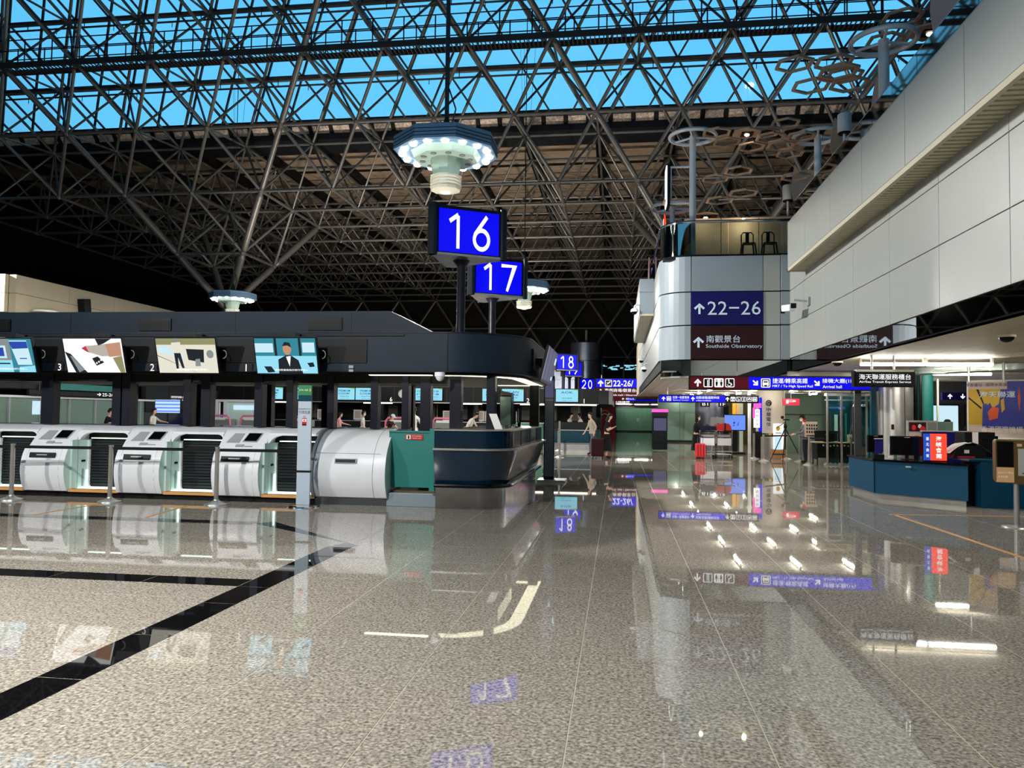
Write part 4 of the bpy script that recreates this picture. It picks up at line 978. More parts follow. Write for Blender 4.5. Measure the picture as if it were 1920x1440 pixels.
t = thing('arched_booth', 'pale arched booth with blue counter on the left', 'booth', (-18, 33.5, 0))
MB().prism([(-18.6, 0), (-16.3, 0)] + [(-17.2+1.05*math.cos(a), 1.2+.75*math.sin(a)) for a in [PI*i/14 for i in range(15)]], 34.1, 34.2, 'Y').build('arch_wall', 'concrete_white', t)
MB().box(-18.5, -17.2, 33.2, 33.8, 0, 1.36).build('blue_counter', 'scr_deep', t)
art([(circ(0, 0, .5, .5), 0), (circ(0, 0, .4, .4), 1)], (-18.3, 33.19, 1.2), .3, .3, ['yellow', 'teal'], t, lift=.003)
t = thing('glass_booth', 'pale blue frosted glass booth beside the arched booth', 'booth', (-16, 33, 0))
MB().box(-17.9, -17.7, 32.2, 32.4, 0, 2.0).box(-17.45, -17.3, 32.2, 32.4, 0, 2.0).box(-17.9, -15.6, 32.15, 32.4, 1.95, 2.05).build('frame', 'machine_white', t)
MB().box(-17.3, -15.7, 32.28, 32.31, 0, 1.95).build('pane', 'side_glass', t)
MB().box(-17.0, -16.0, 32.24, 32.27, 1.6, 1.8).build('sign_strip', 'scr_pale', t)
# ================================================================ far end of the corridor
bk = thing('green_hoarding', 'sea green closed shutter wall at the far end of the corridor', 'hoarding', (1.6, 75, 0))
x = -.25
while x < 4.4: MB().box(x+.008, x+.412, 75.0, 75.08, .12, 2.3).build('panel', 'green_wall', bk); x += .42
MB().box(-.3, 4.5, 74.98, 75.1, 2.3, 2.42).build('head_rail', 'steel_brushed', bk); MB().box(-.3, 4.5, 74.97, 75.1, 0, .12).build('base_rail', 'black', bk)
MB().box(1.72, 1.95, 74.93, 75, 1.0, 1.3).build('lock_plate', 'steel_brushed', bk)
rw = thing('red_shop_wall', 'red shop wall with a round yellow arch emblem beside the green hoarding', 'shop front', (-2, 73, 0))
MB().box(-2.9, -.3, 73, 73.2, 0, 2.9).build('wall', 'red_wall', rw)
MB().box(-1.8, 4.6, 74.6, 74.9, 2.45, 3.2).build('sign_band', 'sign_wine', rw)
MB().path([(-1.3+.5*math.cos(a), 72.95, 1.55+.45*math.sin(a)) for a in [PI*i/12 for i in range(13)]], .09, 6).build('arch_emblem', 'yellow', rw)
MB().path([(-1.3+.3*math.cos(a), 72.95, 1.5+.2*math.sin(a)) for a in [PI*i/10 for i in range(11)]], .05, 6).build('arch_line', 'poster_white', rw)
text('行政院品牌購物城', (-.1, 74.55, 2.8), 3.0, .42, 'text_white', rw, lift=.02)
text('ATM', (3.2, 74.55, 2.8), 1.2, .45, 'text_white', rw, bold=True, lift=.02)
MB().box(-6, 30, 76.5, 76.8, 0, 5.2).build('wall_back_lower', 'greengrey', kind='structure')
uw = thing('upper_window', 'dark window band with cyan glow high on the far wall', 'window', (0, 78, 6))
MB().box(-2, 6, 78, 78.2, 4.6, 6.8).build('glazing', 'black_gloss', uw)
for x in (-1.7, .4, 2.5): MB().box(x, x+.12, 77.9, 78, 4.6, 6.8).build('mullion', 'steel_dark', uw)
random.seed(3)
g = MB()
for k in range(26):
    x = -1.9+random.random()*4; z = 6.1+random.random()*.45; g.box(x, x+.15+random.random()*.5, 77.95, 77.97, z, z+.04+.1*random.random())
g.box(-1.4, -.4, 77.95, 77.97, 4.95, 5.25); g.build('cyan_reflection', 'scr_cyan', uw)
py = thing('pylon', 'round grey panelled pylon beside the sign 20', 'column', (-2.9, 62, 0))
for k in range(5): MB().lathe([(1.3, .02+1.5*k), (1.3, 1.5*k+1.48)], 24, (-2.7, 64, 0)).build('panel_ring', 'pillar_grey', py)
MB().lathe([(1.25, 0), (1.25, 7.4)], 16, (-2.7, 64, 0)).build('core', 'black', py)
MB().tube((-2.7, 64, 7.4), (-2.7, 64, 8.6), .1).build('mast', 'steel_tube', py)
gp = thing('grey_panel_wall', 'grey panelled wall behind the sign 18', 'wall unit', (-7, 60, 0))
for i in range(4):
    for k in range(4): MB().box(-7.4+i*1.0+.02, -7.4+(i+1)*1.0-.02, 60, 60.2, 1.0+1.1*k, 2.08+1.1*k).build('panel', 'pillar_grey', gp)
# hanging sign rows over the corridor (Y = 45)
def sign_board(name, label, x0, x1, y, z0, z1, parts, th_=.18, rods=True, top=None):
    t = thing(name, label, 'sign', ((x0+x1)/2, y, z0))
    MB().box(x0-.03, x1+.03, y, y+th_, z0-.03, z1+.03).build('sign_box', 'black', t)
    for a, b_, m_ in parts: MB().box(a, b_, y-.012, y, z0, z1).build('sign_face', m_, t)
    if rods:
        for xx in (x0+.3, x1-.3): MB().tube((xx, y+th_/2, z1), (xx, y+th_/2, top or z1+.5), .02, 6).build('hanger_rod', 'steel_brushed', t)
    return t
def icon(kind, cx, cz, s, y, t):
    """white rounded pictogram squares"""
    base = [(-.5, -.42), (-.42, -.5), (.42, -.5), (.5, -.42), (.5, .42), (.42, .5), (-.42, .5), (-.5, .42)]
    inner = [(x*.84, z*.84) for x, z in base]
    sh = [(base, 0), (inner, 1)]
    if kind == 'wc': sh = [(base, 0)] + sum([[(circ(dx, .27, .08, .09, 8), 1), ([(dx-.11, .14), (dx+.11, .14), (dx+.13, -.12), (dx+.05, -.4), (dx-.05, -.4), (dx-.13, -.12)], 1)] for dx in (-.25, .25)], []) + [(rect(-.02, .02, -.4, .4), 1)]
    if kind == 'room': sh += [(rect(-.1, -.02, -.42, .3), 0), (rect(.06, .14, -.42, .42), 0)]
    if kind == 'chair': sh += [(circ(-.12, .3, .08, .08, 8), 0), ([(-.16, .2), (-.06, .2), (-.04, -.0), (.14, 0), (.26, -.26), (.2, -.3), (.08, -.08), (-.14, -.08)], 0)] + [([(math.cos(a)*r+(-.06), math.sin(a)*r-.18) for a, r in [(PI*1.0+PI*1.1*i/8, .22) for i in range(9)]+[(PI*2.1-PI*1.1*i/8, .16) for i in range(9)]], 0)]
    if kind == 'train': sh = [(base, 0), (inner, 1), ([(-.3, .3), (.3, .3), (.34, -.22), (-.34, -.22)], 0), (rect(-.22, .22, .04, .2), 1), ([(-.3, -.24), (-.2, -.24), (-.12, -.36), (-.3, -.36)], 0), ([(.3, -.24), (.2, -.24), (.12, -.36), (.3, -.36)], 0)]
    if kind == 'plane': sh += [([(-.35, -.25), (.1, .0), (.35, .28), (.25, .34), (-.02, .1), (-.3, .1), (-.1, -.02)], 0), (rect(-.35, .3, -.36, -.3), 0)]
    if kind == 'misc': sh += [(rect(-.3, .3, -.05, .1), 0), (circ(-.2, -.15, .08, .08, 8), 0), (circ(.2, -.15, .08, .08, 8), 0), ([(-.2, .1), (.2, .1), (.12, .26), (-.12, .26)], 0)]
    return art(sh, (cx, y, cz), s, s, ['text_white', 'sign_black'], t, name='pictogram', lift=.004, step=.0008)
def arrow(cx, cz, s, y, t, a=0.): return art([(rot2([(-.1, -.5), (.1, -.5), (.1, .1), (-.1, .1)], a), 0), (rot2([(0, .5), (-.46, .02), (-.3, -.12), (0, .2)], a), 0), (rot2([(0, .5), (0, .2), (.3, -.12), (.46, .02)], a), 0)], (cx, y, cz), s, s, ['text_white'], t, name='arrow', lift=.004, step=0.)
yy = 45; t = sign_board('hanging_sign', 'blue hanging sign reading 22-26 over the far corridor', -1.3, 2.9, yy, 3.17, 3.66, [(-1.3, 2.9, 'sign_blue')], top=3.9)
arrow(-1.05, 3.41, .38, yy-.014, t); icon('plane', -.6, 3.41, .4, yy-.014, t)
text('22-26/', (.25, yy-.014, 3.41), 1.15, .36, 'text_white', t, bold=True, lift=.006); text('往第一航廈', (1.6, yy-.014, 3.52), 1.1, .18, 'text_white', t, lift=.006); text('Skytrain', (1.5, yy-.014, 3.28), .8, .12, 'text_white', t, lift=.006)
t = sign_board('hanging_sign', 'maroon hanging sign for the Southside mall and observatory', -1.3, 2.9, yy, 2.62, 3.14, [(-1.3, 2.9, 'sign_maroon')], rods=False)
arrow(-1.05, 2.9, .36, yy-.014, t); text('南側商場/觀景台(免', (.25, yy-.014, 2.99), 2.1, .24, 'text_white', t, lift=.006); text('Southside mall / Observatory', (.25, yy-.014, 2.72), 2.1, .13, 'text_white', t, lift=.006)
yy = 55; t = sign_board('hanging_sign', 'long low hanging sign with small arrows at the corridor end', -1.6, 3.6, yy, 2.6, 2.86, [(-1.6, .6, 'sign_maroon'), (.6, 3.6, 'sign_blue')], top=4)
for x in (-1.3, .3, 1.9): arrow(x, 2.73, .17, yy-.014, t, PI/2); text('郵局 Post Office', (x+.55, yy-.014, 2.73), .7, .14, 'text_white', t, lift=.006)
# tall machines and pylons at the corridor
t = thing('vending_kiosk', 'dark upright kiosk with glowing pink header, beside the green hoarding', 'kiosk', (1.85, 35, 0))
MB().box(1.5, 2.15, 34.8, 35.4, .05, 1.55).build('cabinet', 'navy_dark', t, bevel=.03)
MB().box(1.55, 2.1, 34.77, 34.8, .9, 1.45).build('screen_panel', 'scr_violet', t)
MB().box(1.48, 2.17, 34.78, 35.3, 1.72, 1.85).build('header', 'led_pink', t)
MB().box(1.48, 2.17, 34.85, 35.3, 1.55, 1.72).build('upper_case', 'dark', t)
MB().box(1.6, 2.05, 34.78, 34.81, .55, .68).box(1.6, 2.05, 34.78, 34.81, .3, .42).build('slot', 'black', t)
# ================================================================ right: mezzanine wall
XW = 4.15
wr_ = struct_root('wall_right')
ys_ = [-14.8, -12.9, -11.1, -9.2, -7.4, -5.5, -3.7, -1.8, 0, 1.8, 3.5, 5.2, 7.0, 8.84, 10.69, 12.55, 14.42, 16.28, 18.14, 19.6]
zs_ = [3.0, 3.83, 4.66, 5.49]
for a, b in zip(ys_, ys_[1:]):
    for c, d in zip(zs_, zs_[1:]):
        MB().box(XW, XW+.05, a+.006, b-.006, c+.006, d-.006).build('wall_panel', 'white_panel', wr_, bevel=.003)
MB().box(XW+.03, XW+.3, -14.8, 19.7, 3.0, 5.5).build('wall_core', 'joint', wr_)
for a, b in zip(ys_, ys_[1:]): MB().box(XW+.01, XW+.03, a+.003, b-.003, 2.70, 2.99).build('mirror_panel', 'mirror', wr_)
MB().box(XW+.03, XW+.2, -14.8, 19.6, 2.69, 3.0).build('mirror_backing', 'joint', wr_)
# parapet
XP = 3.77
ypar = [-14.8, -10.9, -8, -4.9, -2, 1.2, 4.5, 7.15, 8.99, 10.78, 12.62, 14.49, 16.37, 17.95]
for a, b in zip(ypar, ypar[1:]): MB().box(XP, XP+.06, a+.006, b-.006, 4.93, 5.95).build('parapet_panel', 'white_panel', wr_, bevel=.003)
MB().box(XP+.03, XP+.42, -14.8, 17.95, 4.95, 5.93).build('parapet_core', 'joint', wr_)
MB().box(XP-.01, XP+.05, -14.8, 17.97, 4.84, 4.915).box(XP-.01, XW, 17.9, 17.97, 4.84, 4.93).build('parapet_lip', 'soffit', wr_)
y = 4.6
while y < 17.85: MB().box(XP+.05, XW, y, y+.075, 4.86, 4.89).build('soffit_rib', 'soffit', wr_); y += .11 if y > 12 else .13
MB().box(XP+.05, XW, -14.8, 17.9, 4.885, 4.93).build('soffit_board', 'soffit', wr_)
MB().box(XP, XP+.4, 17.95, 17.99, 4.93, 5.95).build('parapet_end', 'white_panel', wr_)
MB().box(XP+.0, XP+.4, -14.8, 17.98, 5.945, 5.97).build('coping', 'white_panel_grey', wr_)
t = thing('parapet_glass', 'dark reflective glass balustrade on top of the white parapet', 'balustrade', (3.95, 12, 5.97))
for a, b in zip(ypar, ypar[1:]): MB().box(3.93, 3.945, a+.01, b-.01, 5.97, 6.46).build('glass_pane', 'glass_tint', t)
MB().tube((3.94, -14.8, 6.47), (3.94, 17.95, 6.47), .012, 6).build('top_rail', 'steel_brushed', t)
# mezzanine deck behind
MB().box(XW+.3, 30, -14.8, 46, 5.0, 5.5).build('mezzanine_floor', 'dark', kind='structure')
MB().box(XW+.05, 30, 19.75, 46, 2.96, 5.0).build('mezzanine_bulk', 'joint', kind='structure')
# low soffit over the service desks and the arcade
so = struct_root('ceiling_arcade')
y = 5.2
while y < 19.5:
    x = XW+.06
    while x < 11: MB().box(x+.004, x+1.196, y+.004, y+1.196, 2.69, 2.72).build('soffit_panel', 'soffit', so); x += 1.2
    y += 1.2
MB().box(XW+.03, 30, -14.8, 19.7, 2.72, 2.9).build('soffit_deck', 'joint', so)
MB().box(11, 30, 4.5, 19.7, 2.69, 2.72).build('soffit_deck', 'soffit', so)
x = 1.1; n = 0
while x < 10.4:
    for k in range(3): MB().box(x+.006, x+.294, 19.75+6*k, 25.74+6*k, 2.66, 2.69).build('slat_panel', 'ceil_slat', so)
    x += .3
MB().box(1.1, 30, 37.75, 76.5, 2.66, 2.7).box(10.4, 30, 19.7, 37.75, 2.66, 2.7).build('slat_panel', 'ceil_slat', so)
MB().box(1.05, 30, 19.7, 76.5, 2.7, 2.95).build('soffit_deck', 'joint', so)
# ---- the pier at the end of the wall
pr = struct_root('wall_pier')
def rowloop(z, off=0, y0=19.6, xl=1.02, r=.75, yb=41.):
    pts = [(1.77, y0+off)]
    for i in range(0, 9):
        a = PI/2*i/8; pts.append((xl+off+(r-off)*(1-math.sin(a)), y0+off+(r-off)*(1-math.cos(a))))
    return pts
rows = [(2.97, 3.81), (3.84, 4.65), (4.68, 5.56)]
for z0, z1 in rows:
    L = rowloop(0)
    inner = [(x+.05 if i else x, y+.05) for i, (x, y) in enumerate(L)]
    poly = L + inner[::-1]
    MB().prism(poly, z0, z1, 'Z', sm=False).build('corner_panel', 'white_panel_grey', pr)
    y = 20.36
    while y < 40: MB().box(1.02, 1.07, y+.008, y+2.19, z0, z1).build('side_panel', 'white_panel', pr, bevel=.003); y += 2.2
    MB().box(3.53, 3.93, 19.6, 19.65, z0, z1).build('side_return', 'white_panel', pr, bevel=.003)
    MB().box(3.945, 4.15, 19.55, 19.62, z0, z1).build('side_return', 'white_panel_grey', pr, bevel=.003)
MB().box(1.79, 3.515, 19.6, 19.65, 4.68, 5.56).build('front_panel', 'white_panel_grey', pr, bevel=.003)
MB().prism([(1.9, 19.72), (4.2, 19.72), (4.2, 42), (1.1, 42), (1.1, 20.6), (1.3, 20.0)], 2.72, 5.5, 'Z').build('pier_core', 'joint', pr)
MB().box(1.02, 1.07, 41.0, 46, 2.7, 5.56).build('side_panel', 'left_wall', pr)
# mirrored band below
L = rowloop(0, .06); poly = L+[(x+.03, y+.04) for x, y in L[::-1]]
MB().prism(poly, 2.56, 2.95, 'Z', sm=True).build('mirror_corner', 'mirror', pr)
MB().box(1.78, 2.9, 19.66, 19.69, 2.56, 2.95).box(2.91, 4.1, 19.66, 19.69, 2.56, 2.95).build('mirror_panel', 'mirror', pr)
MB().prism([(1.78, 19.62), (4.2, 19.62), (4.2, 19.8), (1.1, 20.9), (1.1, 20.4), (1.3, 19.85)], 2.52, 2.56, 'Z').build('mirror_lip', 'steel_brushed', pr)
# box sticking out further on
bx = struct_root('wall_oriel')
MB().box(.6, 1.02, 23.4, 23.45, 5.28, 5.68).build('front_panel', 'white_panel_grey', bx, bevel=.004)
MB().box(.6, 1.02, 23.4, 23.45, 4.62, 5.27).build('front_panel', 'white_panel_grey', bx, bevel=.004)
for k in range(4): MB().box(.6, .64, 23.45+2.2*k, 23.45+2.2*(k+1)-.01, 4.62, 5.68).build('side_panel', 'white_panel', bx)
MB().box(.62, 1.02, 23.4, 32.2, 4.56, 4.62).box(.64, 1.0, 23.45, 32.2, 4.62, 5.66).build('soffit_board', 'soffit', bx)
for y0 in (23.6,): MB().box(.66, .98, y0, 32.0, 4.553, 4.562).build('soffit_recess', 'ceil_slat', bx)
# signs on the pier
t = thing('wall_sign', 'navy wall sign with an arrow and 22-26 on the white pier', 'sign', (2.65, 19.6, 3.84))
MB().box(1.78, 3.52, 19.585, 19.64, 3.84, 4.66).build('sign_panel', 'sign_navy', t)
def arr2(cx, cz, s, t): return art([([(-.1, -.5), (.1, -.5), (.1, .2), (-.1, .2)], 0), ([(0, .5), (-.5, .06), (-.36, -.1), (0, .24)], 0), ([(0, .5), (0, .24), (.36, -.1), (.5, .06)], 0)], (cx, 19.58, cz), s, s, ['text_soft'], t, name='arrow', lift=.004, step=0.)
arr2(1.98, 4.24, .27, t); text('22−26', (2.82, 19.58, 4.25), 1.28, .34, 'text_soft', t, lift=.004)
t = thing('wall_sign', 'dark maroon wall sign for the Southside Observatory on the white pier', 'sign', (2.65, 19.6, 3.0))
MB().box(1.78, 3.52, 19.585, 19.64, 2.98, 3.82).build('sign_panel', 'sign_wine', t)
arr2(1.96, 3.40, .27, t); text('南觀景台', (2.56, 19.58, 3.48), .82, .18, 'text_soft', t, lift=.004); text('Southside Observatory', (2.82, 19.58, 3.29), 1.36, .115, 'text_soft', t, lift=.004)
# balcony over the pier: glass, rail, stools, warm wall
t = thing('pier_balustrade', 'curved glass balustrade with steel rail on top of the white pier', 'balustrade', (2.5, 19.6, 5.57))
L = rowloop(0, .04); poly = L+[(x+.012, y+.014) for x, y in L[::-1]]
MB().prism(poly, 5.60, 6.42, 'Z', sm=True).build('glass_corner', 'glass_dark', t)
MB().box(1.79, 2.68, 19.64, 19.655, 5.60, 6.42).build('glass_pane', 'glass_clear', t); MB().box(2.70, 4.1, 19.64, 19.655, 5.60, 6.42).build('glass_pane', 'glass_clear', t)
for k in range(6): MB().box(1.06, 1.075, 20.4+2.2*k, 22.58+2.2*k, 5.6, 6.42).build('glass_pane', 'glass_dark', t)
MB().path([(4.2, 19.65, 6.45)]+[(x, y, 6.45) for x, y in L]+[(1.06, 33, 6.45)], .035, 8).build('top_rail', 'chrome', t)
MB().path([(4.2, 19.65, 5.585)]+[(x, y, 5.585) for x, y in L]+[(1.06, 33, 5.585)], .03, 6).build('bottom_rail', 'black', t)
MB().box(1.1, 4.4, 19.7, 42, 5.5, 5.56).build('balcony_floor', 'dark', kind='structure')
wbx = thing('balcony_wall', 'brown lit timber wall behind the balcony glass', 'partition', (3, 21.6, 5.56))
for k in range(3): MB().box(1.75+1.0*k+.01, 2.75+1.0*k-.01, 21.5, 21.56, 5.56, 7.0).build('board', 'wood', wbx)
MB().box(1.7, 1.75, 21.48, 21.6, 5.56, 7.0).build('post', 'black', wbx)
l = thing('balcony_lamp', 'small warm downlight over the two metal stools', 'lamp', (3.6, 20.9, 6.4))
MB().lathe([(.05, 0), (.06, .06)], 12, (3.3, 21.2, 6.9)).build('housing', 'black', l)
MB().lathe([(.045, -.01), (.045, 0)], 12, (3.3, 21.2, 6.9)).build('bulb', 'spot_light', l)
for bx_ in (3.3, 2.2):
    ld = bpy.data.lights.new('balcony_light', 'POINT'); ld.energy = 16 if bx_ > 3 else 7; ld.color = (1, .78, .52); ld.shadow_soft_size = .05  # added to brighten the timber wall; the left one has no fitting
    lo = bpy.data.objects.new('balcony_light', ld); C.objects.link(lo); lo.parent = l; lo.location = Vector((bx_, 21.1, 6.8))-off_of(l)
def stool(x, label):
    t = thing('bar_stool', label, 'stool', (x, 20.3, 5.56), group='dark metal bar stools behind the balcony glass')
    MB().box(-.15, .15, -.15, .15, .44, .46).build('seat', 'navy_dark', t, local=True, bevel=.01)
    for a in (-1, 1):
        for b in (-1, 1): MB().tube((.14*a, .14*b, .44), (.19*a, .19*b, 0), .022, 6).build('leg', 'navy_dark', t, local=True)
    MB().path([(-.15, .15, .44), (-.15, .17, .72), (-.1, .175, .78), (.1, .175, .78), (.15, .17, .72), (.15, .15, .44)], .016, 6).build('back_frame', 'navy_dark', t, local=True)
    MB().box(-.045, .045, .165, .175, .46, .78).build('back_splat', 'navy_dark', t, local=True)
stool(3.28, 'dark metal stool behind the balcony glass, under the warm spot'); stool(3.80, 'dark metal stool behind the balcony glass, beside the parapet end')
# decorative posts with rings and honeycomb
def hexring(c, r, w, th_=.04, rot=0., tilt=0., squash=1.):
    b = MB(); n = 6; R1 = Matrix.Rotation(tilt, 3, 'Y'); vs = []
    for z in (0, th_):
        for rr in (r, r-w):
            for i in range(n):
                a = rot+2*PI*i/n; vs.append(Vector(c)+R1 @ Vector((rr*math.cos(a), rr*math.sin(a)*squash, z)))
    fs = []
    for i in range(n):
        j = (i+1) % n
        fs += [(i, n+i, n+j, j)[::-1], (2*n+i, 2*n+j, 3*n+j, 3*n+i)[::-1], (i, j, 2*n+j, 2*n+i), (n+i, 3*n+i, 3*n+j, n+j)]
    b.add(vs, fs); return b
def tree_post(x, y, z0, ztop, label, levels, r=.08, side=1, frame_=False):
    t = thing('honeycomb_post', label, 'decorative post', (x, y, z0))
    MB().tube((x, y, z0), (x, y, ztop), r, 12).build('pole', 'pole_white', t)
    MB().path([(x+.58*math.cos(a), y+.58*math.sin(a), ztop-.02) for a in [2*PI*i/28 for i in range(28)]], .05, 6, close=True).build('ring', 'pole_white', t)
    for a in (.3, 2.4, 4.5): MB().tube((x, y, ztop-.04), (x+.58*math.cos(a), y+.58*math.sin(a), ztop-.02), .03, 6).build('ring_arm', 'pole_white', t)
    for z, cells in levels:
        for (dx, dy, solid) in cells:
            hexring((x+dx, y+dy, z), .38, .38 if solid else .07, rot=PI/6).build('honeycomb_cell', 'wood', t)
            if solid:
                MB().box(x+dx-.14, x+dx+.14, y+dy-.14, y+dy+.14, z-.03, z).build('lamp_plate', 'black', t)
                MB().lathe([(.05, -.05), (.06, -.03)], 10, (x+dx, y+dy, z)).build('spot_bulb', 'spot_light', t)
    return t
H6 = .73
cells_a = [(-.9, 0, 0), (-.9-H6, 0, 0), (-.54, .63, 0), (-.54, -.63, 0), (-1.27, -.63, 0), (.55, .2, 1), (.2, -.6, 0), (.9, -.4, 0)]
cells_b = [(.6, .3, 1), (-.5, .3, 0), (-1.23, .3, 0), (-.86, -.33, 0), (.1, .9, 0)]
tree_post(1.84, 19.95, 5.56, 8.75, 'tall white post with ring and honeycomb at the balcony corner', [(8.65, [(.9, .3, 0), (.55, -.4, 0), (1.3, -.3, 1)]), (7.7, [(-.3, .4, 0), (.6, .3, 0), (1.1, -.3, 0)]), (7.1, [(-.4, .3, 0), (.7, .2, 0), (1.2, -.4, 0)])], r=.085)
tree_post(1.5, 22.5, 5.56, 7.6, 'shorter white post behind the tall balcony corner post', [(7.2, [(.5, .2, 0), (.9, -.4, 1)]), (6.8, [(.4, .2, 0), (1.1, .2, 0)])], r=.07)
tree_post(4.95, 20.1, 5.5, 8.7, 'white post with ring and honeycomb in the middle of the mezzanine', [(8.9, cells_b), (8.45, [(dx, dy, 0) for dx, dy, s in cells_a[:6]]), (7.7, [(-.5, .2, 0), (.7, .2, 0)])], r=.09)
tree_post(4.95, 15.2, 5.5, 8.75, 'nearest white post with ring and honeycomb against the skylight', [(8.95, [(.9, .2, 1), (.2, .5, 0), (.2, -.4, 0)]), (8.35, cells_a[:3]), (7.95, [(-.6, .1, 0), (-1.3, .1, 0), (-.95, -.5, 0), (.65, .1, 1)])], r=.1)
# round loudspeakers and cut-out boards on the mezzanine
for (x, y, z, l) in ((4.6, 21.9, 7.55, 'white cylinder lamp beside the middle honeycomb post'), (4.3, 25.5, 7.6, 'white cylinder lamp nearest the balcony glass'), (4.9, 17.6, 7.85, 'white cylinder lamp beside the spiked board'), (5.35, 15.6, 7.55, 'white cylinder lamp below the nearest honeycomb post'), (5.6, 13.6, 8.45, 'white cylinder lamp above the pink board')):
    t = thing('cylinder_lamp', l, 'lamp', (x, y, z))
    MB().lathe([(.14, 0), (.145, .02), (.145, .40), (.13, .42)], 18, (x, y, z)).build('shade', 'pole_white', t)
    MB().tube((x, y, 5.5), (x, y, z), .035, 8).build('stem', 'pole_white', t)
    MB().lathe([(.13, -.03), (.135, 0)], 16, (x, y, z)).build('base_ring', 'black', t)
def cutout(x, y, z, w, h, m_, label, ang=.5):
    t = thing('cutout_board', label, 'board', (x, y, z)); ux = Vector((math.cos(ang), math.sin(ang), 0))
    poly = [(-.4, 0), (.42, 0), (.5, .25), (.44, .62), (.42, .95), (.3, .78), (0, .82), (-.22, .76), (-.36, .98), (-.44, .66), (-.5, .3)]
    MB().slab((x, y, z), ux, (0, 0, 1), [(a*w, b*h) for a, b in poly], .05).build('board', m_, t)
    MB().tube((x, y+.08, 5.5), (x, y+.08, z+.1), .03, 6).build('foot_post', 'pole_white', t)
cutout(5.35, 13.3, 7.9, .55, 1.4, 'pink_board', 'tall pink rounded cut-out board high beside the nearest post', -.25)
cutout(5.2, 15.6, 7.35, .7, .9, 'pink_board', 'pink cut-out board behind the nearest white post', -.2)
cutout(5.15, 18.2, 7.45, .8, 1.0, 'wood', 'beige spiked cut-out board between the two honeycomb posts', -.1)
cutout(4.9, 21.2, 7.35, .75, 1.0, 'map_pale', 'pale cut-out board just left of the beige spiked board', -.1)
cutout(.95, 25.5, 5.75, .4, 1.0, 'pink_board', 'small pinkish board at the balcony edge above the oriel', 1.4)
# framed round-cornered screen seen edge on, and red banner
t = thing('edge_sign', 'black sign box on two white arms at the balcony corner post', 'sign', (1.35, 20.2, 6.7))
MB().box(1.2, 1.27, 19.9, 20.5, 6.95, 8.05).build('sign_box', 'black', t, bevel=.02); MB().box(1.17, 1.2, 19.92, 20.48, 7.0, 8.0).build('lit_face', 'text_white', t)
for z in (7.02, 7.97): MB().tube((1.27, 20.0, z), (1.8, 20.0, z), .03, 8).build('arm', 'pole_white', t)
MB().tube((1.3, 20.0, 7.0), (1.3, 20.0, 8.0), .02, 8).build('arm', 'pole_white', t)
t = thing('red_banner', 'narrow red and white banner beside the balcony glass', 'banner', (1.22, 23, 5.6))
MB().tube((1.25, 23.4, 5.56), (1.25, 23.4, 6.4), .02, 6).build('pole', 'pole_white', t)
MB().slab((1.22, 22.9, 6.25), (.12, 1, 0), (.03, 0, 1), [(0, 0), (.9, 0), (1.05, 1.25), (.5, 1.4), (.15, .7)], .03).build('cloth', 'led_red', t)
MB().slab((1.20, 22.95, 6.3), (.12, 1, 0), (.03, 0, 1), [(.1, 0), (.5, 0), (.8, 1.15), (.5, 1.2)], .02).build('white_stripe', 'text_white', t)
# ---- signs at the mouth of the arcade
yy = 19.45
t = sign_board('hanging_sign', 'maroon and blue hanging sign to the MRT and arrival hall', 1.75, 6.12, yy, 2.24, 2.53, [(1.75, 3.15, 'sign_maroon'), (3.155, 6.12, 'sign_blue')], rods=True, top=2.66)
arrow(1.93, 2.385, .19, yy-.014, t); icon('room', 2.18, 2.385, .22, yy-.014, t); icon('wc', 2.44, 2.385, .22, yy-.014, t); icon('chair', 2.70, 2.385, .22, yy-.014, t)
arrow(3.31, 2.385, .17, yy-.014, t, -PI*.75); icon('train', 3.55, 2.385, .22, yy-.014, t)
text('捷運/轉乘高鐵', (4.12, yy-.014, 2.44), .82, .125, 'text_white', t, lift=.006); text('MRT / To High Speed Rail', (4.18, yy-.014, 2.305), .94, .075, 'text_white', t, lift=.006)
arrow(4.75, 2.385, .17, yy-.014, t, -PI*.75); text('接機大廳(1F)', (5.24, yy-.014, 2.44), .74, .125, 'text_white', t, lift=.006); text('Arrival hall', (5.1, yy-.014, 2.305), .44, .07, 'text_white', t, lift=.006)
yy = 30
t = sign_board('hanging_sign', 'blue and black hanging sign to Terminal 1 with pictograms', 1.55, 5.2, yy, 2.1, 2.34, [(1.55, 4.0, 'sign_blue'), (4.0, 5.2, 'sign_black')], top=2.66)
arrow(1.7, 2.22, .16, yy-.014, t); icon('train', 1.9, 2.22, .17, yy-.014, t); text('往第一航廈電車', (2.35, yy-.014, 2.27), .62, .1, 'text_white', t, lift=.006); text('Skytrain to Terminal 1', (2.35, yy-.014, 2.16), .6, .055, 'text_white', t, lift=.006)
arrow(2.8, 2.22, .16, yy-.014, t); text('自動查驗通關申請', (3.35, yy-.014, 2.27), .85, .1, 'text_white', t, lift=.006); text('e-Gate enrollment', (3.2, yy-.014, 2.16), .55, .055, 'text_white', t, lift=.006)
arrow(4.08, 2.22, .16, yy-.014, t)
for k, nm in enumerate(('wc', 'chair', 'room', 'misc', 'train')): icon(nm, 4.28+.2*k, 2.22, .17, yy-.014, t)
# service sign
t = sign_board('service_sign', 'black hanging sign for the Air/Sea Transit Express Service', 4.24, 5.22, 14.6, 2.15, 2.38, [(4.24, 5.22, 'sign_black')], top=2.69)
MB().box(4.24, 5.22, 14.56, 14.7, 2.39, 2.43).build('top_light', 'lamp_white', t)
text('海天聯運服務櫃台', (4.73, 14.585, 2.30), .88, .1, 'text_white', t, lift=.006); text('Air/Sea Transit Express Service', (4.73, 14.585, 2.205), .88, .05, 'text_white', t, lift=.006)
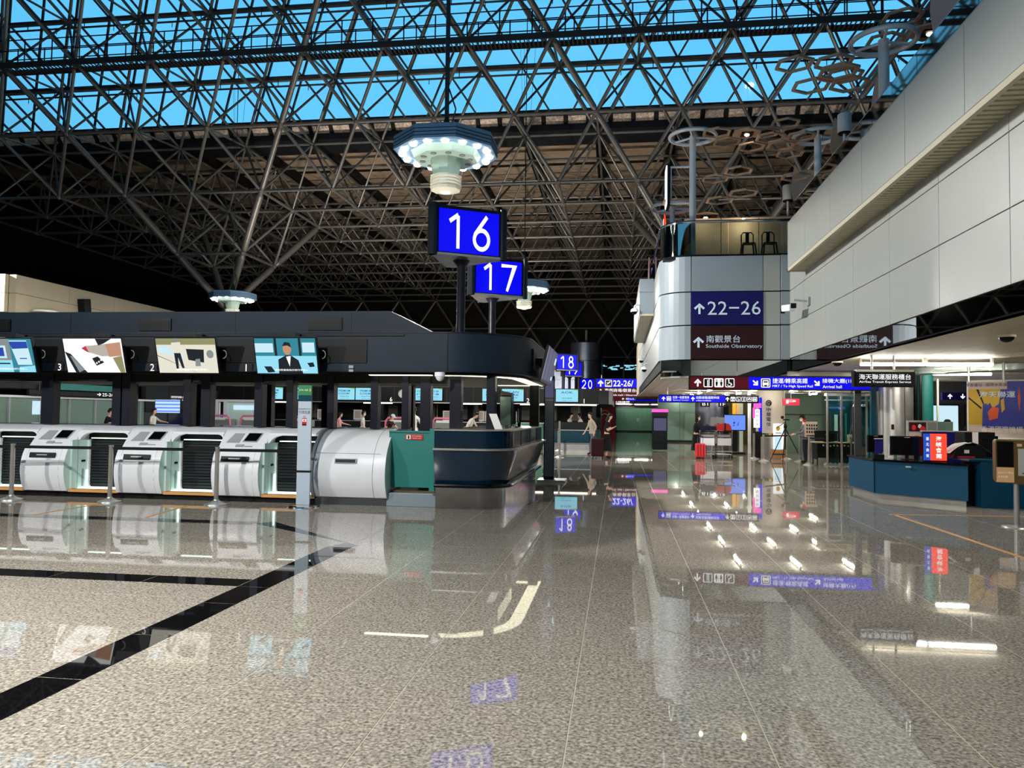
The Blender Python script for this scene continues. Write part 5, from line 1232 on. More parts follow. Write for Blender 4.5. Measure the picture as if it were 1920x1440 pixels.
# fluorescent tubes
def tube_lamp(x0, y0, x1, y1, z, label, group, m_='tube_light'):
    t = thing('tube_lamp', label, 'tube lamp', ((x0+x1)/2, (y0+y1)/2, z)); t['group'] = group
    MB().tube((x0, y0, z-.12), (x1, y1, z-.12), .032, 8).build('tube', m_, t)
    MB().box(min(x0, x1)-.03, max(x0, x1)+.03, min(y0, y1)-.03, max(y0, y1)+.03, z, z+.02).build('batten', 'lamp_white', t)
    for (x, y) in ((x0, y0), (x1, y1)): MB().box(x-.02, x+.02, y-.02, y+.02, z-.14, z).build('socket', 'lamp_white', t)
tube_lamp(4.5, 15.2, 5.62, 15.2, 2.69, 'long bare tube lamp over the service counter, next to its sign', 'tube lamps over the service counter')
tube_lamp(5.66, 15.2, 6.8, 15.2, 2.69, 'long bare tube lamp over the service counter, further from its sign', 'tube lamps over the service counter')
tube_lamp(6.0, 10.5, 7.2, 10.5, 2.69, 'bare tube lamp over the edge of the route map board', 'tube lamps over the service counter')
tube_lamp(7.0, 18.4, 8.2, 18.4, 2.69, 'bare tube lamp beyond the service counter beside the teal column', 'tube lamps over the service counter')
for x in (3.4, 5.0, 6.45, 8.0):
    rn = {3.4: 'row nearest the corridor', 5.0: 'second row from the corridor', 6.45: 'third row from the corridor', 8.0: 'row furthest from the corridor'}[x]
    for y, on in zip((22.3, 25.8, 29.2, 32.8, 36.4, 41, 46), ('first', 'second', 'third', 'fourth', 'fifth', 'sixth', 'last')):
        tube_lamp(x, y, x, y+1.2, 2.66, 'bare arcade tube lamp, %s counted inwards in the %s' % (on, rn), 'tube lamps on the slatted arcade ceiling')
# dome cameras
def dome(x, y, z, label):
    t = thing('dome_camera', label, 'security camera', (x, y, z))
    MB().lathe([(.11, 0), (.11, -.03)], 18, (x, y, z)).build('ring', 'lamp_white', t); MB().lathe([(.09, -.03), (.085, -.06), (.05, -.09), (.01, -.1)], 18, (x, y, z)).build('dome', 'black_gloss', t)
dome(5.15, 11.1, 2.69, 'black dome camera in the pale soffit above the route map board'); dome(4.35, 16.2, 2.69, 'black dome camera in the soffit above the blue arrival hall sign')
# bullet camera on the wall
t = thing('wall_camera', 'white box security camera bracketed to the panelled wall', 'security camera', (4.0, 17.5, 4.0))
MB().cbox((3.78, 18.0, 4.02), .14, .5, .15, rz=.15, rx=.1).build('housing', 'pole_white', t, bevel=.02)
MB().cbox((3.72, 18.3, 3.99), .10, .03, .10, rz=.15).cbox((3.84, 17.74, 4.04), .12, .02, .11, rz=.15).build('lens_window', 'black', t)
MB().tube((4.15, 17.6, 4.12), (3.85, 17.7, 4.16), .025, 8).box(4.1, 4.15, 17.5, 17.7, 4.02, 4.2).build('bracket', 'machine_trim', t)
for (y, z, l) in ((23.3, 4.75, 'white dome camera on a bracket beside the oriel box'), (30.0, 3.75, 'white round camera low on the corridor wall'), (26.5, 3.2, 'white camera near the mirrored corner')):
    x = .45 if z > 4 else .85
    t = thing('bracket_camera', l, 'security camera', (x, y, z))
    MB().lathe([(.07, .02), (.11, -.02), (.12, -.08)], 14, (x, y, z)).build('housing', 'pole_white', t); MB().lathe([(.09, -.08), (.06, -.15), (.01, -.17)], 14, (x, y, z)).build('dome', 'black_gloss', t)
    MB().path([(x, y, z), (x, y, z+.1), (x+.05, y, z+.13), (1.02 if z < 4 else .6, y+.1, z+.13)], .02, 6).build('bracket', 'pole_white', t)

for k, (x, on) in enumerate(((-.1, 'left'), (1.5, 'middle'), (3.1, 'right'))):
    tube_lamp(x, 74.2, x+1.3, 74.2, 2.75, 'bare tube lamp before the green hoarding, %s one of three' % on, 'tube lamps before the green hoarding', 'mid_light')
# ================================================================ service counter on the right
sc = thing('service_counter', 'teal blue service counter with black top under the Air/Sea sign', 'counter', (5.6, 15.3, 0))
out = [(4.9, 17.4), (4.92, 15.8), (6.12, 14.62), (6.3, 15.2), (5.6, 15.95), (5.6, 17.4)]
inn = [(4.98, 17.4), (5.0, 15.84), (6.13, 14.72), (6.28, 15.2), (5.58, 15.9), (5.58, 17.4)]
MB().prism(inn, 0, .11, 'Z').build('kick_panel', 'steel_brushed', sc)
MB().prism(out, .112, .735, 'Z').build('front_panel', 'svc_blue', sc)
big = [(4.86, 17.4), (4.88, 15.77), (6.12, 14.55), (6.35, 15.2), (5.65, 16.0), (5.65, 17.4)]
MB().prism(big, .735, .77, 'Z').build('counter_top', 'black_gloss', sc)
for a, b in (((4.918, 15.80), (4.925, 15.79)),): MB().tube((4.915, 15.795, .112), (4.915, 15.795, .735), .008, 4).build('seam', 'black', sc)
MB().box(0, .1, 0, .006, .60, .63)
n_ = Vector((-.70, -.71, 0)); u_ = Vector((.71, -.70, 0)); c_ = Vector((5.35, 15.355, .64))
MB().slab(c_+n_*.02, u_, (0, 0, 1), rect(0, .1, 0, .03), .01).build('name_plate', 'poster_grey', sc)
sb = thing('service_block', 'taller teal blue cabinet block at the end of the service counter', 'cabinet', (6.7, 15, 0))
MB().box(6.33, 7.1, 14.6, 15.4, .0, .82).build('cabinet_body', 'svc_blue', sb, bevel=.005)
MB().box(6.12, 7.12, 14.58, 15.42, .82, .85).build('cabinet_top', 'teal_dark', sb)
MB().box(7.1, 9.5, 14.2, 15.2, 0, .85).build('cabinet_body', 'navy_dark', sb)
# things on it
def monitor(x, y, z, w, h, rz, label, m_='black', back=False):
    t = thing('desk_monitor', label, 'monitor', (x, y, z), rz)
    MB().box(-w/2, w/2, -.02, .02, .08, .08+h).build('casing', m_, t, local=True, bevel=.006)
    MB().box(-w/2+.02, w/2-.02, -.024, -.02, .1, .06+h).build('back_plate', 'black_gloss', t, local=True)
    MB().box(-.03, .03, -.01, .03, 0, .1).box(-.1, .1, -.07, .08, 0, .012).build('stand', 'black', t, local=True)
    MB().box(-.05, .05, -.028, -.024, .05+h, .06+h).build('badge', 'poster_grey', t, local=True)
    return t
monitor(5.50, 15.75, .77, .60, .37, -.15, 'wide black monitor left of the red lit sign')
monitor(5.28, 16.9, .77, .36, .36, .3, 'small black monitor behind the payment terminal')
t = thing('payment_terminal', 'upright blue faced terminal on the service counter', 'terminal', (5.12, 16.2, .77))
MB().slab((5.05, 16.2, .85), (1, -.1, 0), (.06, .05, 1), rect(0, .14, 0, .3), .02).build('screen_panel', 'sign_navy', t); MB().box(5.02, 5.22, 16.15, 16.3, .77, .84).build('base', 'black', t)
MB().slab((5.04, 16.2, 1.14), (1, -.1, 0), (.06, .05, 1), rect(0, .16, 0, .02), .03).build('top_trim', 'poster_grey', t)
t = thing('leaflet_stand', 'white slanted leaflet stand between the two monitors', 'leaflet stand', (5.3, 16.0, .77))
MB().slab((5.22, 15.95, .775), (1, -.1, 0), (.15, .2, 1), rect(0, .1, 0, .29), .012).build('leaflet', 'poster_white', t); MB().slab((5.31, 16.0, .775), (1, -.1, 0), (-.05, -.0, 1), rect(0, .06, 0, .26), .01).build('support', 'poster_grey', t)
art([(rect(-.4, .4, .3-.1*i, .34-.1*i), 0) for i in range(7)], Vector((5.285, 15.965, .92)), .1, .29, ['scale_grey'], t, ux=(1, -.1, 0), uy=(.15, .2, 1), lift=.003)
t = thing('bottle', 'green glass bottle beside the leaflet stand', 'bottle', (5.45, 16.25, .77))
MB().lathe([(.035, 0), (.037, .12), (.014, .19), (.013, .25)], 12, (5.45, 16.25, .77)).build('body', 'green_cap', t); MB().lathe([(.016, .25), (.016, .275)], 10, (5.45, 16.25, .77)).build('cap', 'poster_white', t)
# red lit sign
t = thing('lit_desk_sign', 'red and blue lit box sign with white characters on the counter', 'sign', (5.85, 14.95, .77))
rz_ = -.12; ux = Vector((math.cos(rz_), math.sin(rz_), 0)); o = Vector((5.62, 15.2, .79))
MB().slab(o, ux, (0, 0, 1), rect(.10, .37, 0, .49), -.09).build('box', 'led_red', t, bevel=.006)
MB().slab(o, ux, (0, 0, 1), rect(0, .095, 0, .49), -.09).build('side_box', 'led_blue', t)
uyy = Vector((0, 0, 1))
for k, ch in enumerate('海峽會館'): text(ch, o+ux*.235+uyy*(.40-.105*k), .095, .09, 'text_white', t, ux=ux, bold=True, lift=.004)
for k, ch in enumerate('臺北貴賓'): text(ch, o+ux*.047+uyy*(.40-.105*k), .05, .06, 'text_white', t, ux=ux, lift=.004)
MB().slab(o-Vector((0, 0, .02)), ux, (0, 0, 1), rect(0, .37, 0, .02), -.1).build('base', 'black', t)
# bag, plastic sheet, speaker box, blue partition and a tilted notice
t = thing('black_bag', 'black case with a white tag and red strip beside the red lit sign', 'bag', (6.2, 15.0, .77))
MB().prism([(6.02, .85), (6.08, 1.0), (6.2, 1.06), (6.5, 1.08), (6.58, 1.0), (6.6, .85)], 15.0, 15.35, 'Y').build('body', 'black_cloth', t, bevel=.02)
MB().box(6.22, 6.30, 14.985, 15.0, .94, 1.0).build('tag', 'poster_white', t); MB().box(6.1, 6.4, 14.985, 15.0, .86, .885).build('red_strip', 'text_red', t)
t = thing('plastic_sheet', 'crumpled translucent plastic sheet over the black case', 'plastic sheet', (6.3, 15.2, 1.0))
random.seed(5); g = MB(); nx, ny = 14, 5; vs = []
for i in range(nx):
    for j in range(ny):
        u = i/(nx-1); x = 5.98+.85*u; z = .9+.2*math.sin(PI*min(1, u*1.15))*.98+.02*random.random()-.0*j; vs.append((x, 15.02+.1*j, max(.86, z)+.02))
g.add(vs, [(i*ny+j, (i+1)*ny+j, (i+1)*ny+j+1, i*ny+j+1) for i in range(nx-1) for j in range(ny-1)], 0, True); g.build('sheet', 'poster_grey', t)
t = thing('black_cabinet', 'tall black equipment box with a white notice before the map board', 'equipment box', (6.6, 15.6, .85))
MB().box(6.42, 6.95, 15.45, 15.9, .86, 1.32).build('body', 'black', t, bevel=.01); MB().box(6.55, 6.65, 15.44, 15.45, 1.02, 1.32).build('notice', 'poster_white', t)
MB().box(6.95, 7.02, 15.5, 15.85, .95, 1.25).build('side_handle', 'black_gloss', t)
for z in (1.0, 1.1, 1.2): MB().box(6.72, 6.9, 15.443, 15.45, z, z+.01).build('groove', 'dark', t)
t = thing('blue_partition', 'deep blue low partition with a tilted white notice behind the counter', 'partition', (6.4, 16.6, 0))
MB().box(6.1, 7.1, 16.6, 16.66, 0, 1.3).build('panel', 'sign_navy', t); MB().slab((6.62, 16.5, 1.0), (1, 0, 0), (.45, .02, .8), rect(0, .12, 0, .38), .01).build('tilted_notice', 'map_pale', t)
MB().box(6.08, 7.12, 16.58, 16.68, 1.3, 1.32).build('top_trim', 'poster_grey', t)
t = thing('leaflet_rack', 'framed poster rack with red and brown pictures beside the steel column', 'poster rack', (6.35, 17.2, 0))
MB().box(6.02, 6.62, 17.2, 17.26, .95, 1.52).build('frame', 'poster_grey', t); MB().box(6.3, 6.36, 17.22, 17.28, 0, .95).build('stand', 'steel_dark', t)
art([(rect(-.47, .12, .1, .45), 0), (rect(.17, .47, .1, .45), 1), (rect(-.47, .12, -.47, .04), 2), (rect(.17, .47, -.47, .04), 1), (circ(-.3, .25, .07, .1), 3), (circ(-.1, .3, .06, .08), 4), (circ(-.2, -.2, .2, .14), 5), (circ(0, .2, .1, .1), 6)], (6.32, 17.195, 1.235), .58, .55, ['case_maroon', 'scale_grey', 'wood', 'text_red', 'poster_white', 'bronze', 'text_red'], t, lift=.003)
t = thing('round_poster_stand', 'grey green notice board beside the poster rack', 'notice board', (6.85, 17.4, 0))
MB().box(6.68, 7.0, 17.4, 17.43, .9, 1.5).build('board', 'greengrey', t); MB().box(6.8, 6.85, 17.41, 17.45, 0, .9).build('stand', 'steel_dark', t)
# columns behind the counter
t = thing('steel_column', 'wide brushed steel column behind the service counter', 'column', (6.5, 19.2, 0))
MB().lathe([(.38, .0), (.38, 2.69)], 40, (6.5, 19.3, 0)).build('cladding', 'steel_brushed', t)
for a in (3.6, 4.9): MB().box(6.5+.381*math.cos(a)-.004, 6.5+.381*math.cos(a)+.004, 19.3+.381*math.sin(a)-.004, 19.3+.381*math.sin(a)+.004, 0, 2.69).build('seam', 'black', t)
MB().box(6.28, 6.34, 18.94, 18.96, 1.3, 1.42).build('extinguisher_sign', 'case_maroon', t)
t = thing('teal_column', 'shiny teal column just right of the wide steel column', 'column', (7.15, 19.4, 0))
MB().lathe([(.2, 0), (.2, 2.69)], 28, (7.2, 19.5, 0)).build('cladding', 'teal', t); MB().box(7.42, 7.46, 19.3, 19.34, 0, 2.5).build('edge_pole', 'lamp_white', t)
t = thing('glass_panel_wall', 'green tinted glass panels beside the steel column', 'glass wall', (5.8, 20, 0))
MB().box(6.86, 6.92, 19.1, 19.2, 0, 2.69).box(6.93, 6.98, 19.0, 19.05, 0, 2.6).build('dark_jamb', 'black', t)
MB().box(5.98, 6.1, 19.4, 19.5, 0, 2.5).build('green_jamb', 'teal_dark', t); MB().box(5.78, 5.93, 20.0, 20.1, 0, 2.6).build('grey_jamb', 'steel_dark', t)
# dark wall with lit windows further back on the right
t = thing('office_front', 'dim glazed office front with bright windows behind the counter', 'office front', (9.5, 23, 0))
MB().box(7.4, 14, 24.0, 24.1, 0, 2.69).build('wall', 'steel_dark', t)
for x0, x1, m_ in ((8.95, 9.75, 'scr_pale'), (10.0, 10.25, 'tube_light'), (10.45, 11.1, 'scr_pale')):
    f = MB().box(x0-.04, x1+.04, 23.9, 24.0, .8, 2.0).build('window_frame', 'black', t); MB().box(x0, x1, 23.88, 23.9, .85, 1.95).build('pane', m_ if m_ != 'tube_light' else 'text_white', t)
MB().box(9.2, 9.6, 23.86, 23.88, .85, 1.5).build('reflection_pane', 'scr_cyan', t) if False else None
t = thing('direction_strip', 'navy sign strip with small white symbols over the bright windows', 'sign', (9.8, 22.8, 2.1))
MB().box(8.9, 11.0, 22.8, 22.9, 2.08, 2.3).build('sign_box', 'sign_navy', t)
for k in range(6): arrow(9.1+.33*k, 2.19, .14, 22.795, t, PI if k % 2 else 0)
t = thing('glass_canopy', 'teal tinted glass canopy strip above the route map board', 'canopy', (8, 15, 2.5))
MB().slab((6.2, 17.6, 2.52), (1, -.6, .03), (0, 0, 1), rect(0, 5, 0, .14), .02).build('glass_strip', 'glass_frost', t); MB().tube((6.2, 17.6, 2.5), (10.6, 15.0, 2.62), .02, 6).tube((6.2, 17.6, 2.67), (10.6, 15.0, 2.8), .02, 6).build('rail', 'steel_brushed', t)
for x, y in ((6.9, 16.4), (7.5, 16.3)): MB().tube((x, y, 2.3), (x, y, 2.69), .025, 8).build('hanger', 'steel_brushed', t)
# route map board
mb = thing('route_map_board', 'large yellow and blue route map board behind the service counter', 'map board', (7.4, 15.9, 1))
A = Vector((7.14, 17.0, 1.20)); Bp = Vector((8.33, 16.22, 1.20)); ux = (Bp-A).normalized(); Wm = (Bp-A).length; Hm = 1.13
MB().slab(A-ux*.03-Vector((0, 0, .03)), ux, (0, 0, 1), rect(0, Wm, 0, Hm+.06), -.05).build('frame', 'poster_white', mb)
MB().slab(A, ux, (0, 0, 1), rect(0, Wm, 0, Hm), .004).build('backing', 'map_blue', mb)
cA = A+ux*Wm/2+Vector((0, 0, Hm/2))
art([([(-.5, .36), (-.1, .36), (-.12, .1), (-.2, .02), (-.23, .12), (-.3, -.0), (-.33, -.28), (-.5, -.28)], 0), (rect(-.5, -.02, .36, .5), 2), ([(-.02, .5), (.2, .5), (.12, .3), (0, .3)], 1), ([(-.32, .1), (-.26, .1), (-.27, -.3), (-.33, -.3)], 5), ([(-.2, .05), (-.12, .02), (-.14, -.16), (-.24, -.2), (-.26, -.05)], 4), ([(-.1, .16), (-.06, .2), (-.05, .0), (-.09, -.06)], 0),
     (circ(.12, .18, .09, .3), 5), (circ(.12, .18, .082, .28), 1), ([(.12, .42), (.14, .2), (.12, -.05), (.105, .2)], 4), ([(-.5, -.28), (-.33, -.28), (-.33, -.34), (.5, -.34), (.5, -.5), (-.5, -.5)], 2), ([(-.4, .36), (-.37, .36), (-.3, .1), (-.32, .1)], 3), ([(-.5, .2), (-.49, .22), (-.33, .03), (-.34, .0)], 3)],
    cA, Wm, Hm, ['map_yellow', 'map_blue', 'map_pale', 'text_black', 'map_orange', 'map_blue'], mb, ux=ux, lift=.006)
text('海天聯運', cA+ux*(-.14*Wm)+Vector((0, 0, .3)), .62, .13, 'text_soft', mb, ux=ux, lift=.02, bold=True)
text('兩岸客運站   國際水客運', cA+ux*(-.3*Wm)+Vector((0, 0, .5)), .8, .07, 'sign_navy', mb, ux=ux, lift=.02)
text('香港國際機場海天客運', cA+ux*(.08*Wm)+Vector((0, 0, -.40)), 1.2, .12, 'poster_white', mb, ux=ux, lift=.02)
for x in (.1, Wm-.1): p = A+ux*x; MB().tube((p.x, p.y+.06, 0), (p.x, p.y+.06, 1.3), .03, 8).build('post', 'steel_brushed', mb)
MB().tube((A.x+.5, A.y-.3, 1.12), (A.x+1.7, A.y-1.0, 1.14), .03, 8).build('lamp_rail', 'steel_brushed', mb)
# comment box
t = thing('comment_box', 'bronze comment box on a metal post at the frame edge', 'comment box', (5.85, 12.0, 0))
ux = Vector((1, -.25, 0)).normalized(); o = Vector((5.43, 12.1, .64))
MB().slab(o, ux, (0, 0, 1), [(.03, 0), (.75, -.03), (.78, 0), (.78, .6), (.75, .63), (.02, .63), (0, .6), (0, .05)], -.16).build('box_body', 'bronze', t, bevel=.012)
MB().slab(o, ux, (0, 0, 1), rect(.03, .235, .23, .6), .006).build('window_pane', 'black_gloss', t)
MB().slab(o, ux, (0, 0, 1), rect(.02, .24, .01, .225), .006).build('label_plate', 'bronze_pale', t)
MB().slab(o, ux, (0, 0, 1), rect(.29, .6, .11, .50), .006).build('picture', 'poster_grey', t); MB().slab(o, ux, (0, 0, 1), [(.33, .14), (.42, .2), (.46, .38), (.5, .2), (.56, .15)], .008).build('picture_motif', 'text_black', t)
MB().slab(o, ux, (0, 0, 1), rect(.28, .34, .53, .57), .006).build('small_plate', 'wood', t)
text('Question Box', o+ux*.13+Vector((0, 0, .15)), .19, .035, 'lamp_white', t, ux=ux, lift=.008); text('意見信箱', o+ux*.10+Vector((0, 0, .09)), .12, .035, 'lamp_white', t, ux=ux, lift=.008)
MB().tube(o+ux*.30+Vector((0, .08, .02)), o+ux*.30+Vector((0, .08, -.64)), .035, 12).build('post', 'steel_brushed', t)
MB().lathe([(.2, 0), (.19, .015), (.05, .03)], 20, tuple(o+ux*.30+Vector((0, .08, -.64)))).build('base', 'steel_brushed', t)
# ================================================================ middle distance on the right
stanchion((5.06, 28.1, 0), 'steel post left of the tripod, front one', .95); stanchion((4.98, 29.6, 0), 'steel post left of the tripod, rear one', .95)
stanchion((6.15, 29.6, 0), 'steel post behind the tripod legs', .95); stanchion((6.30, 28.2, 0), 'steel post between tripod and desk, rear one', .95); stanchion((6.2, 26.4, 0), 'steel post between tripod and desk, front one', .95)
belt((5.06, 28.1, 0), (6.15, 29.4, 0), 'black belt behind the tripod', .86); belt((6.3, 28.2, 0), (6.2, 26.4, 0), 'black belt left of the desk', .86); belt((6.2, 26.4, 0), (6.5, 25.7, 0), 'black belt running to the glass doors', .86)
stanchion((-2.12, 27.9, 0), 'tall pale post before the teal far counter', 1.32); stanchion((-2.72, 30.9, 0), 'steel post before the teal far counter, front one', 1.05); stanchion((-2.55, 32.9, 0), 'steel post before the teal far counter, rear one', .95)
belt((-2.72, 30.9, 0), (-2.55, 32.9, 0), 'black belt joining the two posts before the far counter')
for (x, y, l) in ((7.4, 26.0, 'steel post at the edge of the glass doors'), (8.0, 27.6, 'steel post inside the glass doors')): stanchion((x, y, 0), l)
# tripod
t = thing('tripod', 'black camera tripod with spread legs before the white column', 'tripod', (6.12, 28.3, 0))
ap = Vector((6.12, 28.3, 1.17))
for a in (.2, 2.4, 4.4):
    q = ap+Vector((.62*math.cos(a), .5*math.sin(a), -1.17)); MB().tube(ap, q, .02, 6, r2=.012).build('leg', 'black', t)
MB().tube(ap-Vector((0, 0, .75)), ap+Vector((0, 0, .25)), .018, 8).build('centre_column', 'black', t)
MB().lathe([(.05, 0), (.06, .05), (.05, .12), (.03, .16)], 12, tuple(ap)).build('collar', 'black', t)
MB().cbox(ap+Vector((.03, 0, .30)), .2, .1, .05).ball(tuple(ap+Vector((-.1, 0, .38))), .06, 10).build('head', 'black', t); MB().tube(ap+Vector((0, 0, .22)), ap+Vector((-.32, -.1, .0)), .012, 6).build('pan_handle', 'black', t)
t.location.x += -0.28
# white telecom column
t = thing('telecom_column', 'wide cream column with vertical black characters', 'column', (5.95, 31.6, 0))
MB().lathe([(.55, .75), (.55, 2.66)], 40, (5.95, 31.6, 0)).build('cream_shell', 'concrete_white', t); MB().lathe([(.55, 0), (.55, .75)], 40, (5.95, 31.6, 0)).build('steel_base', 'steel_brushed', t)
def colp(z): return (5.78, 31.04, z)
MB().path([(5.78+.1*math.cos(a), 31.03, 2.1+.1*math.sin(a)) for a in [2*PI*i/20 for i in range(20)]], .018, 5, close=True).path([(5.79+.05*math.cos(a), 31.03, 2.08+.05*math.sin(a)) for a in [PI*1.6*i/10-1 for i in range(11)]], .02, 5).build('emblem', 'text_black', t)
for k, ch in enumerate('中華電信'): text(ch, colp(1.85-.19*k), .17, .16, 'text_black', t, lift=.01, bold=True)
text('Chunghwa', colp(1.13), .26, .05, 'text_grey', t, lift=.01); text('Telecom', colp(1.07), .2, .05, 'text_grey', t, lift=.01)
for k, m_ in enumerate(('teal_dark', 'black', 'green_cap', 'yellow', 'black', 'map_orange', 'map_orange')): MB().box(5.42+.12*k, 5.53+.12*k, 31.0, 31.05, .83, .93).build('colour_strip', m_, t)
t = thing('phone_advert', 'tall white poster stand with phone pictures behind the tripod', 'poster stand', (6.3, 30.2, 0))
MB().box(6.12, 6.5, 30.2, 30.24, .35, 1.32).build('board', 'scr_white', t); MB().box(6.16, 6.4, 30.15, 30.19, .3, .82).build('leaflet_panel', 'scr_pale', t)
art([(circ(-.05, .3, .2, .1), 0), (rect(-.3, .3, .1, .13), 1), (rect(-.3, .3, 0, .02), 1), (rect(-.25, .25, -.38, -.34), 2)], (6.31, 30.19, .85), .36, .95, ['yellow', 'scale_grey', 'scr_deep'], t, lift=.01)
t.location.x += -0.33
t = thing('yellow_strip', 'orange box with blue stripe standing behind the tripod', 'box', (6.2, 31, 0))
MB().box(6.0, 6.45, 29.9, 30.1, .04, .34).build('body', 'orange', t); MB().box(6.0, 6.45, 29.895, 29.9, .15, .2).build('blue_stripe', 'svc_blue', t)
t.location.x += -0.3
# pay phone column with lit panels
t = thing('lit_totem', 'slim totem with pink and white lit panels beside the cream column', 'totem', (5.05, 32, 0))
MB().box(4.98, 5.3, 31.5, 31.8, .8, 1.0).build('desk_head', 'navy_dark', t); MB().box(5.02, 5.22, 31.5, 31.7, 1.15, 1.85).build('white_panel', 'text_white', t)
MB().box(4.96, 5.04, 31.48, 31.5, 1.5, 1.9).build('pink_panel', 'led_pink', t); MB().box(5.02, 5.28, 31.5, 31.7, 1.9, 2.08).build('header', 'led_pink', t); MB().box(5.22, 5.3, 31.5, 31.8, 1.0, 2.3).build('blue_edge', 'sign_blue', t)
for k, ch in enumerate('貨幣兌換'): text(ch, (5.12, 31.49, 1.75-.16*k), .11, .11, 'case_maroon', t, lift=.005)
MB().box(5.05, 5.25, 31.5, 31.75, 0, .8).build('leg_panel', 'black', t)
t.location.x += 0.1; t.location.y -= 1.2
# TV on stand
t = thing('standing_tv', 'large blue lit screen on a stand behind the luggage trolleys', 'screen', (4.8, 33, 0))
MB().box(4.33, 5.25, 33.0, 33.06, .97, 1.66).build('casing', 'black', t); MB().box(4.37, 5.21, 32.99, 33.0, 1.01, 1.62).build('screen_panel', 'scr_blue', t)
art([([(-.1, 0), (-.02, .08), (.02, .0), (-.02, -.1), (-.08, -.06)], 0), ([(.16, .04), (.18, .04), (.16, -.22), (.1, -.2)], 1), (circ(-.06, -.2, .04, .05), 1), (rect(-.1, -.02, .2, .22), 1)], (4.79, 32.99, 1.31), .84, .6, ['scr_deep', 'scr_violet'], t, lift=.004)
MB().box(4.7, 4.9, 33.02, 33.1, .1, 1.0).build('stand', 'black', t); MB().box(4.4, 5.2, 32.9, 33.4, 0, .08).build('base', 'black', t)
t = thing('yellow_pole', 'yellow and white pole rising behind the blue lit screen', 'pole', (4.95, 34.3, 0))
MB().box(4.88, 5.02, 34.3, 34.4, 0, 2.3).build('yellow_face', 'yellow', t); MB().box(5.04, 5.2, 34.3, 34.4, 1.5, 2.3).build('white_face', 'bronze_pale', t)
t = thing('pale_column', 'thin pale blue column right of the blue lit screen', 'column', (5.6, 33.5, 0)); MB().lathe([(.07, 0), (.07, 2.66)], 14, (5.52, 33.9, 0)).build('shaft', 'pole_white', t); MB().lathe([(.1, 2.2), (.1, 2.35)], 14, (5.52, 33.9, 0)).build('collar', 'lamp_white', t)
MB().box(5.2, 5.35, 34.5, 34.6, 0, 2.4).build('glass_post', 'side_glass', t)
t = thing('easel_board', 'grey notice board with cartoon-free marks on an easel above the trolleys', 'notice board', (3.9, 31.6, 0)); t['label'] = 'grey notice board on an easel behind the dark blue bags'
MB().slab((3.62, 31.6, 1.0), (1, 0, 0), (.04, 0, 1), [(0, 0), (.52, -.02), (.56, .52), (.02, .53), (.0, .45)], .02).build('board', 'poster_grey', t)
for x in (3.65, 4.15): MB().tube((x, 31.62, 0), (3.9, 31.64, 1.55), .015, 6).build('leg', 'steel_brushed', t)
MB().box(3.8, 3.86, 31.575, 31.58, 1.2, 1.23).box(3.9, 4.0, 31.575, 31.58, 1.24, 1.28).box(3.8, 3.84, 31.575, 31.58, 1.09, 1.12).box(3.92, 3.97, 31.575, 31.58, 1.09, 1.12).build('marks', 'text_black', t)
# green back wall of the arcade
ga = thing('arcade_wall', 'grey green panelled wall closing the arcade behind the trolleys', 'wall unit', (4, 46, 0))
x = 2.3; k = 0
while x < 7.6:
    for z0, z1 in ((.12, .98), (1.0, 1.75), (1.77, 2.64)): MB().box(x+.01, x+1.31, 47, 47.08, z0, z1).build('panel', 'greengrey', ga)
    x += 1.32
MB().box(3.9, 5.3, 46.9, 46.98, .12, 1.75).build('door_leaf', 'pale_green', ga); MB().box(5.5, 8.6, 46.0, 46.9, 0, 2.64).build('grey_bay', 'bronze', ga); MB().box(5.3, 6.3, 45.8, 45.95, 0, 2.2).build('dark_opening', 'black', ga)
MB().box(7.6, 12, 40, 40.1, 0, 2.64).build('wall_arcade_end', 'greengrey', kind='structure'); MB().box(7.0, 9.4, 36.0, 36.05, 1.68, 1.70).build('wall_line', 'black', ga)
MB().box(6.5, 9.0, 36.05, 36.1, 0, 2.64).build('green_panel', 'greengrey', ga)
for (x, y, w, a, b, m_, lb) in ((3.9, 38, .45, 'B1', '', 'sign_black', 'small black sign with white marks, left of the pair beyond the arcade'), (4.75, 38, .4, '1F', '', 'sign_black', 'small black sign with white marks, right of the pair beyond the arcade'), (5.65, 34, .5, '化妝室', '', 'sign_wine', 'small maroon sign beyond the black pictogram sign'), (6.2, 30.5, .62, 'P', '', 'red_wall', 'small red hanging sign beside the cream column')):
    t = thing('small_sign', lb, 'sign', (x, y, 2)); MB().box(x, x+w, y, y+.06, 2.02, 2.27).build('plate', m_, t); text(a, (x+w/2, y-.003, 2.15), w*.6, .14, 'text_white', t, lift=.003); MB().tube((x+w/2, y+.03, 2.27), (x+w/2, y+.03, 2.66), .012, 6).build('rod', 'steel_brushed', t)
# glass doors
gd = thing('glass_doors', 'framed glass doors with ceiling air unit right of the desk', 'glass doors', (6.8, 25.5, 0))
for x in (6.52, 6.95, 7.35, 7.7): MB().box(x, x+.05, 25.5, 25.56, 0, 2.35).build('mullion', 'steel_brushed', gd)
for k, x in enumerate((6.57, 7.0, 7.4)): MB().box(x, x+.3, 25.52, 25.54, .05, 2.3).build('glass_pane', 'glass_clear', gd)
MB().box(6.5, 7.9, 25.4, 25.7, 2.25, 2.33).box(6.5, 7.9, 25.45, 25.65, 2.1, 2.14).build('head_rail', 'steel_brushed', gd)
MB().box(7.66, 7.72, 23.8, 25.5, 2.25, 2.33).build('side_rail', 'steel_brushed', gd)
for x in (6.3, 7.25): MB().box(x, x+.9, 25.3, 25.9, 2.36, 2.56).build('air_unit', 'lamp_white', gd); MB().box(x+.1, x+.75, 25.29, 25.3, 2.4, 2.5).build('grille', 'bronze_pale', gd)
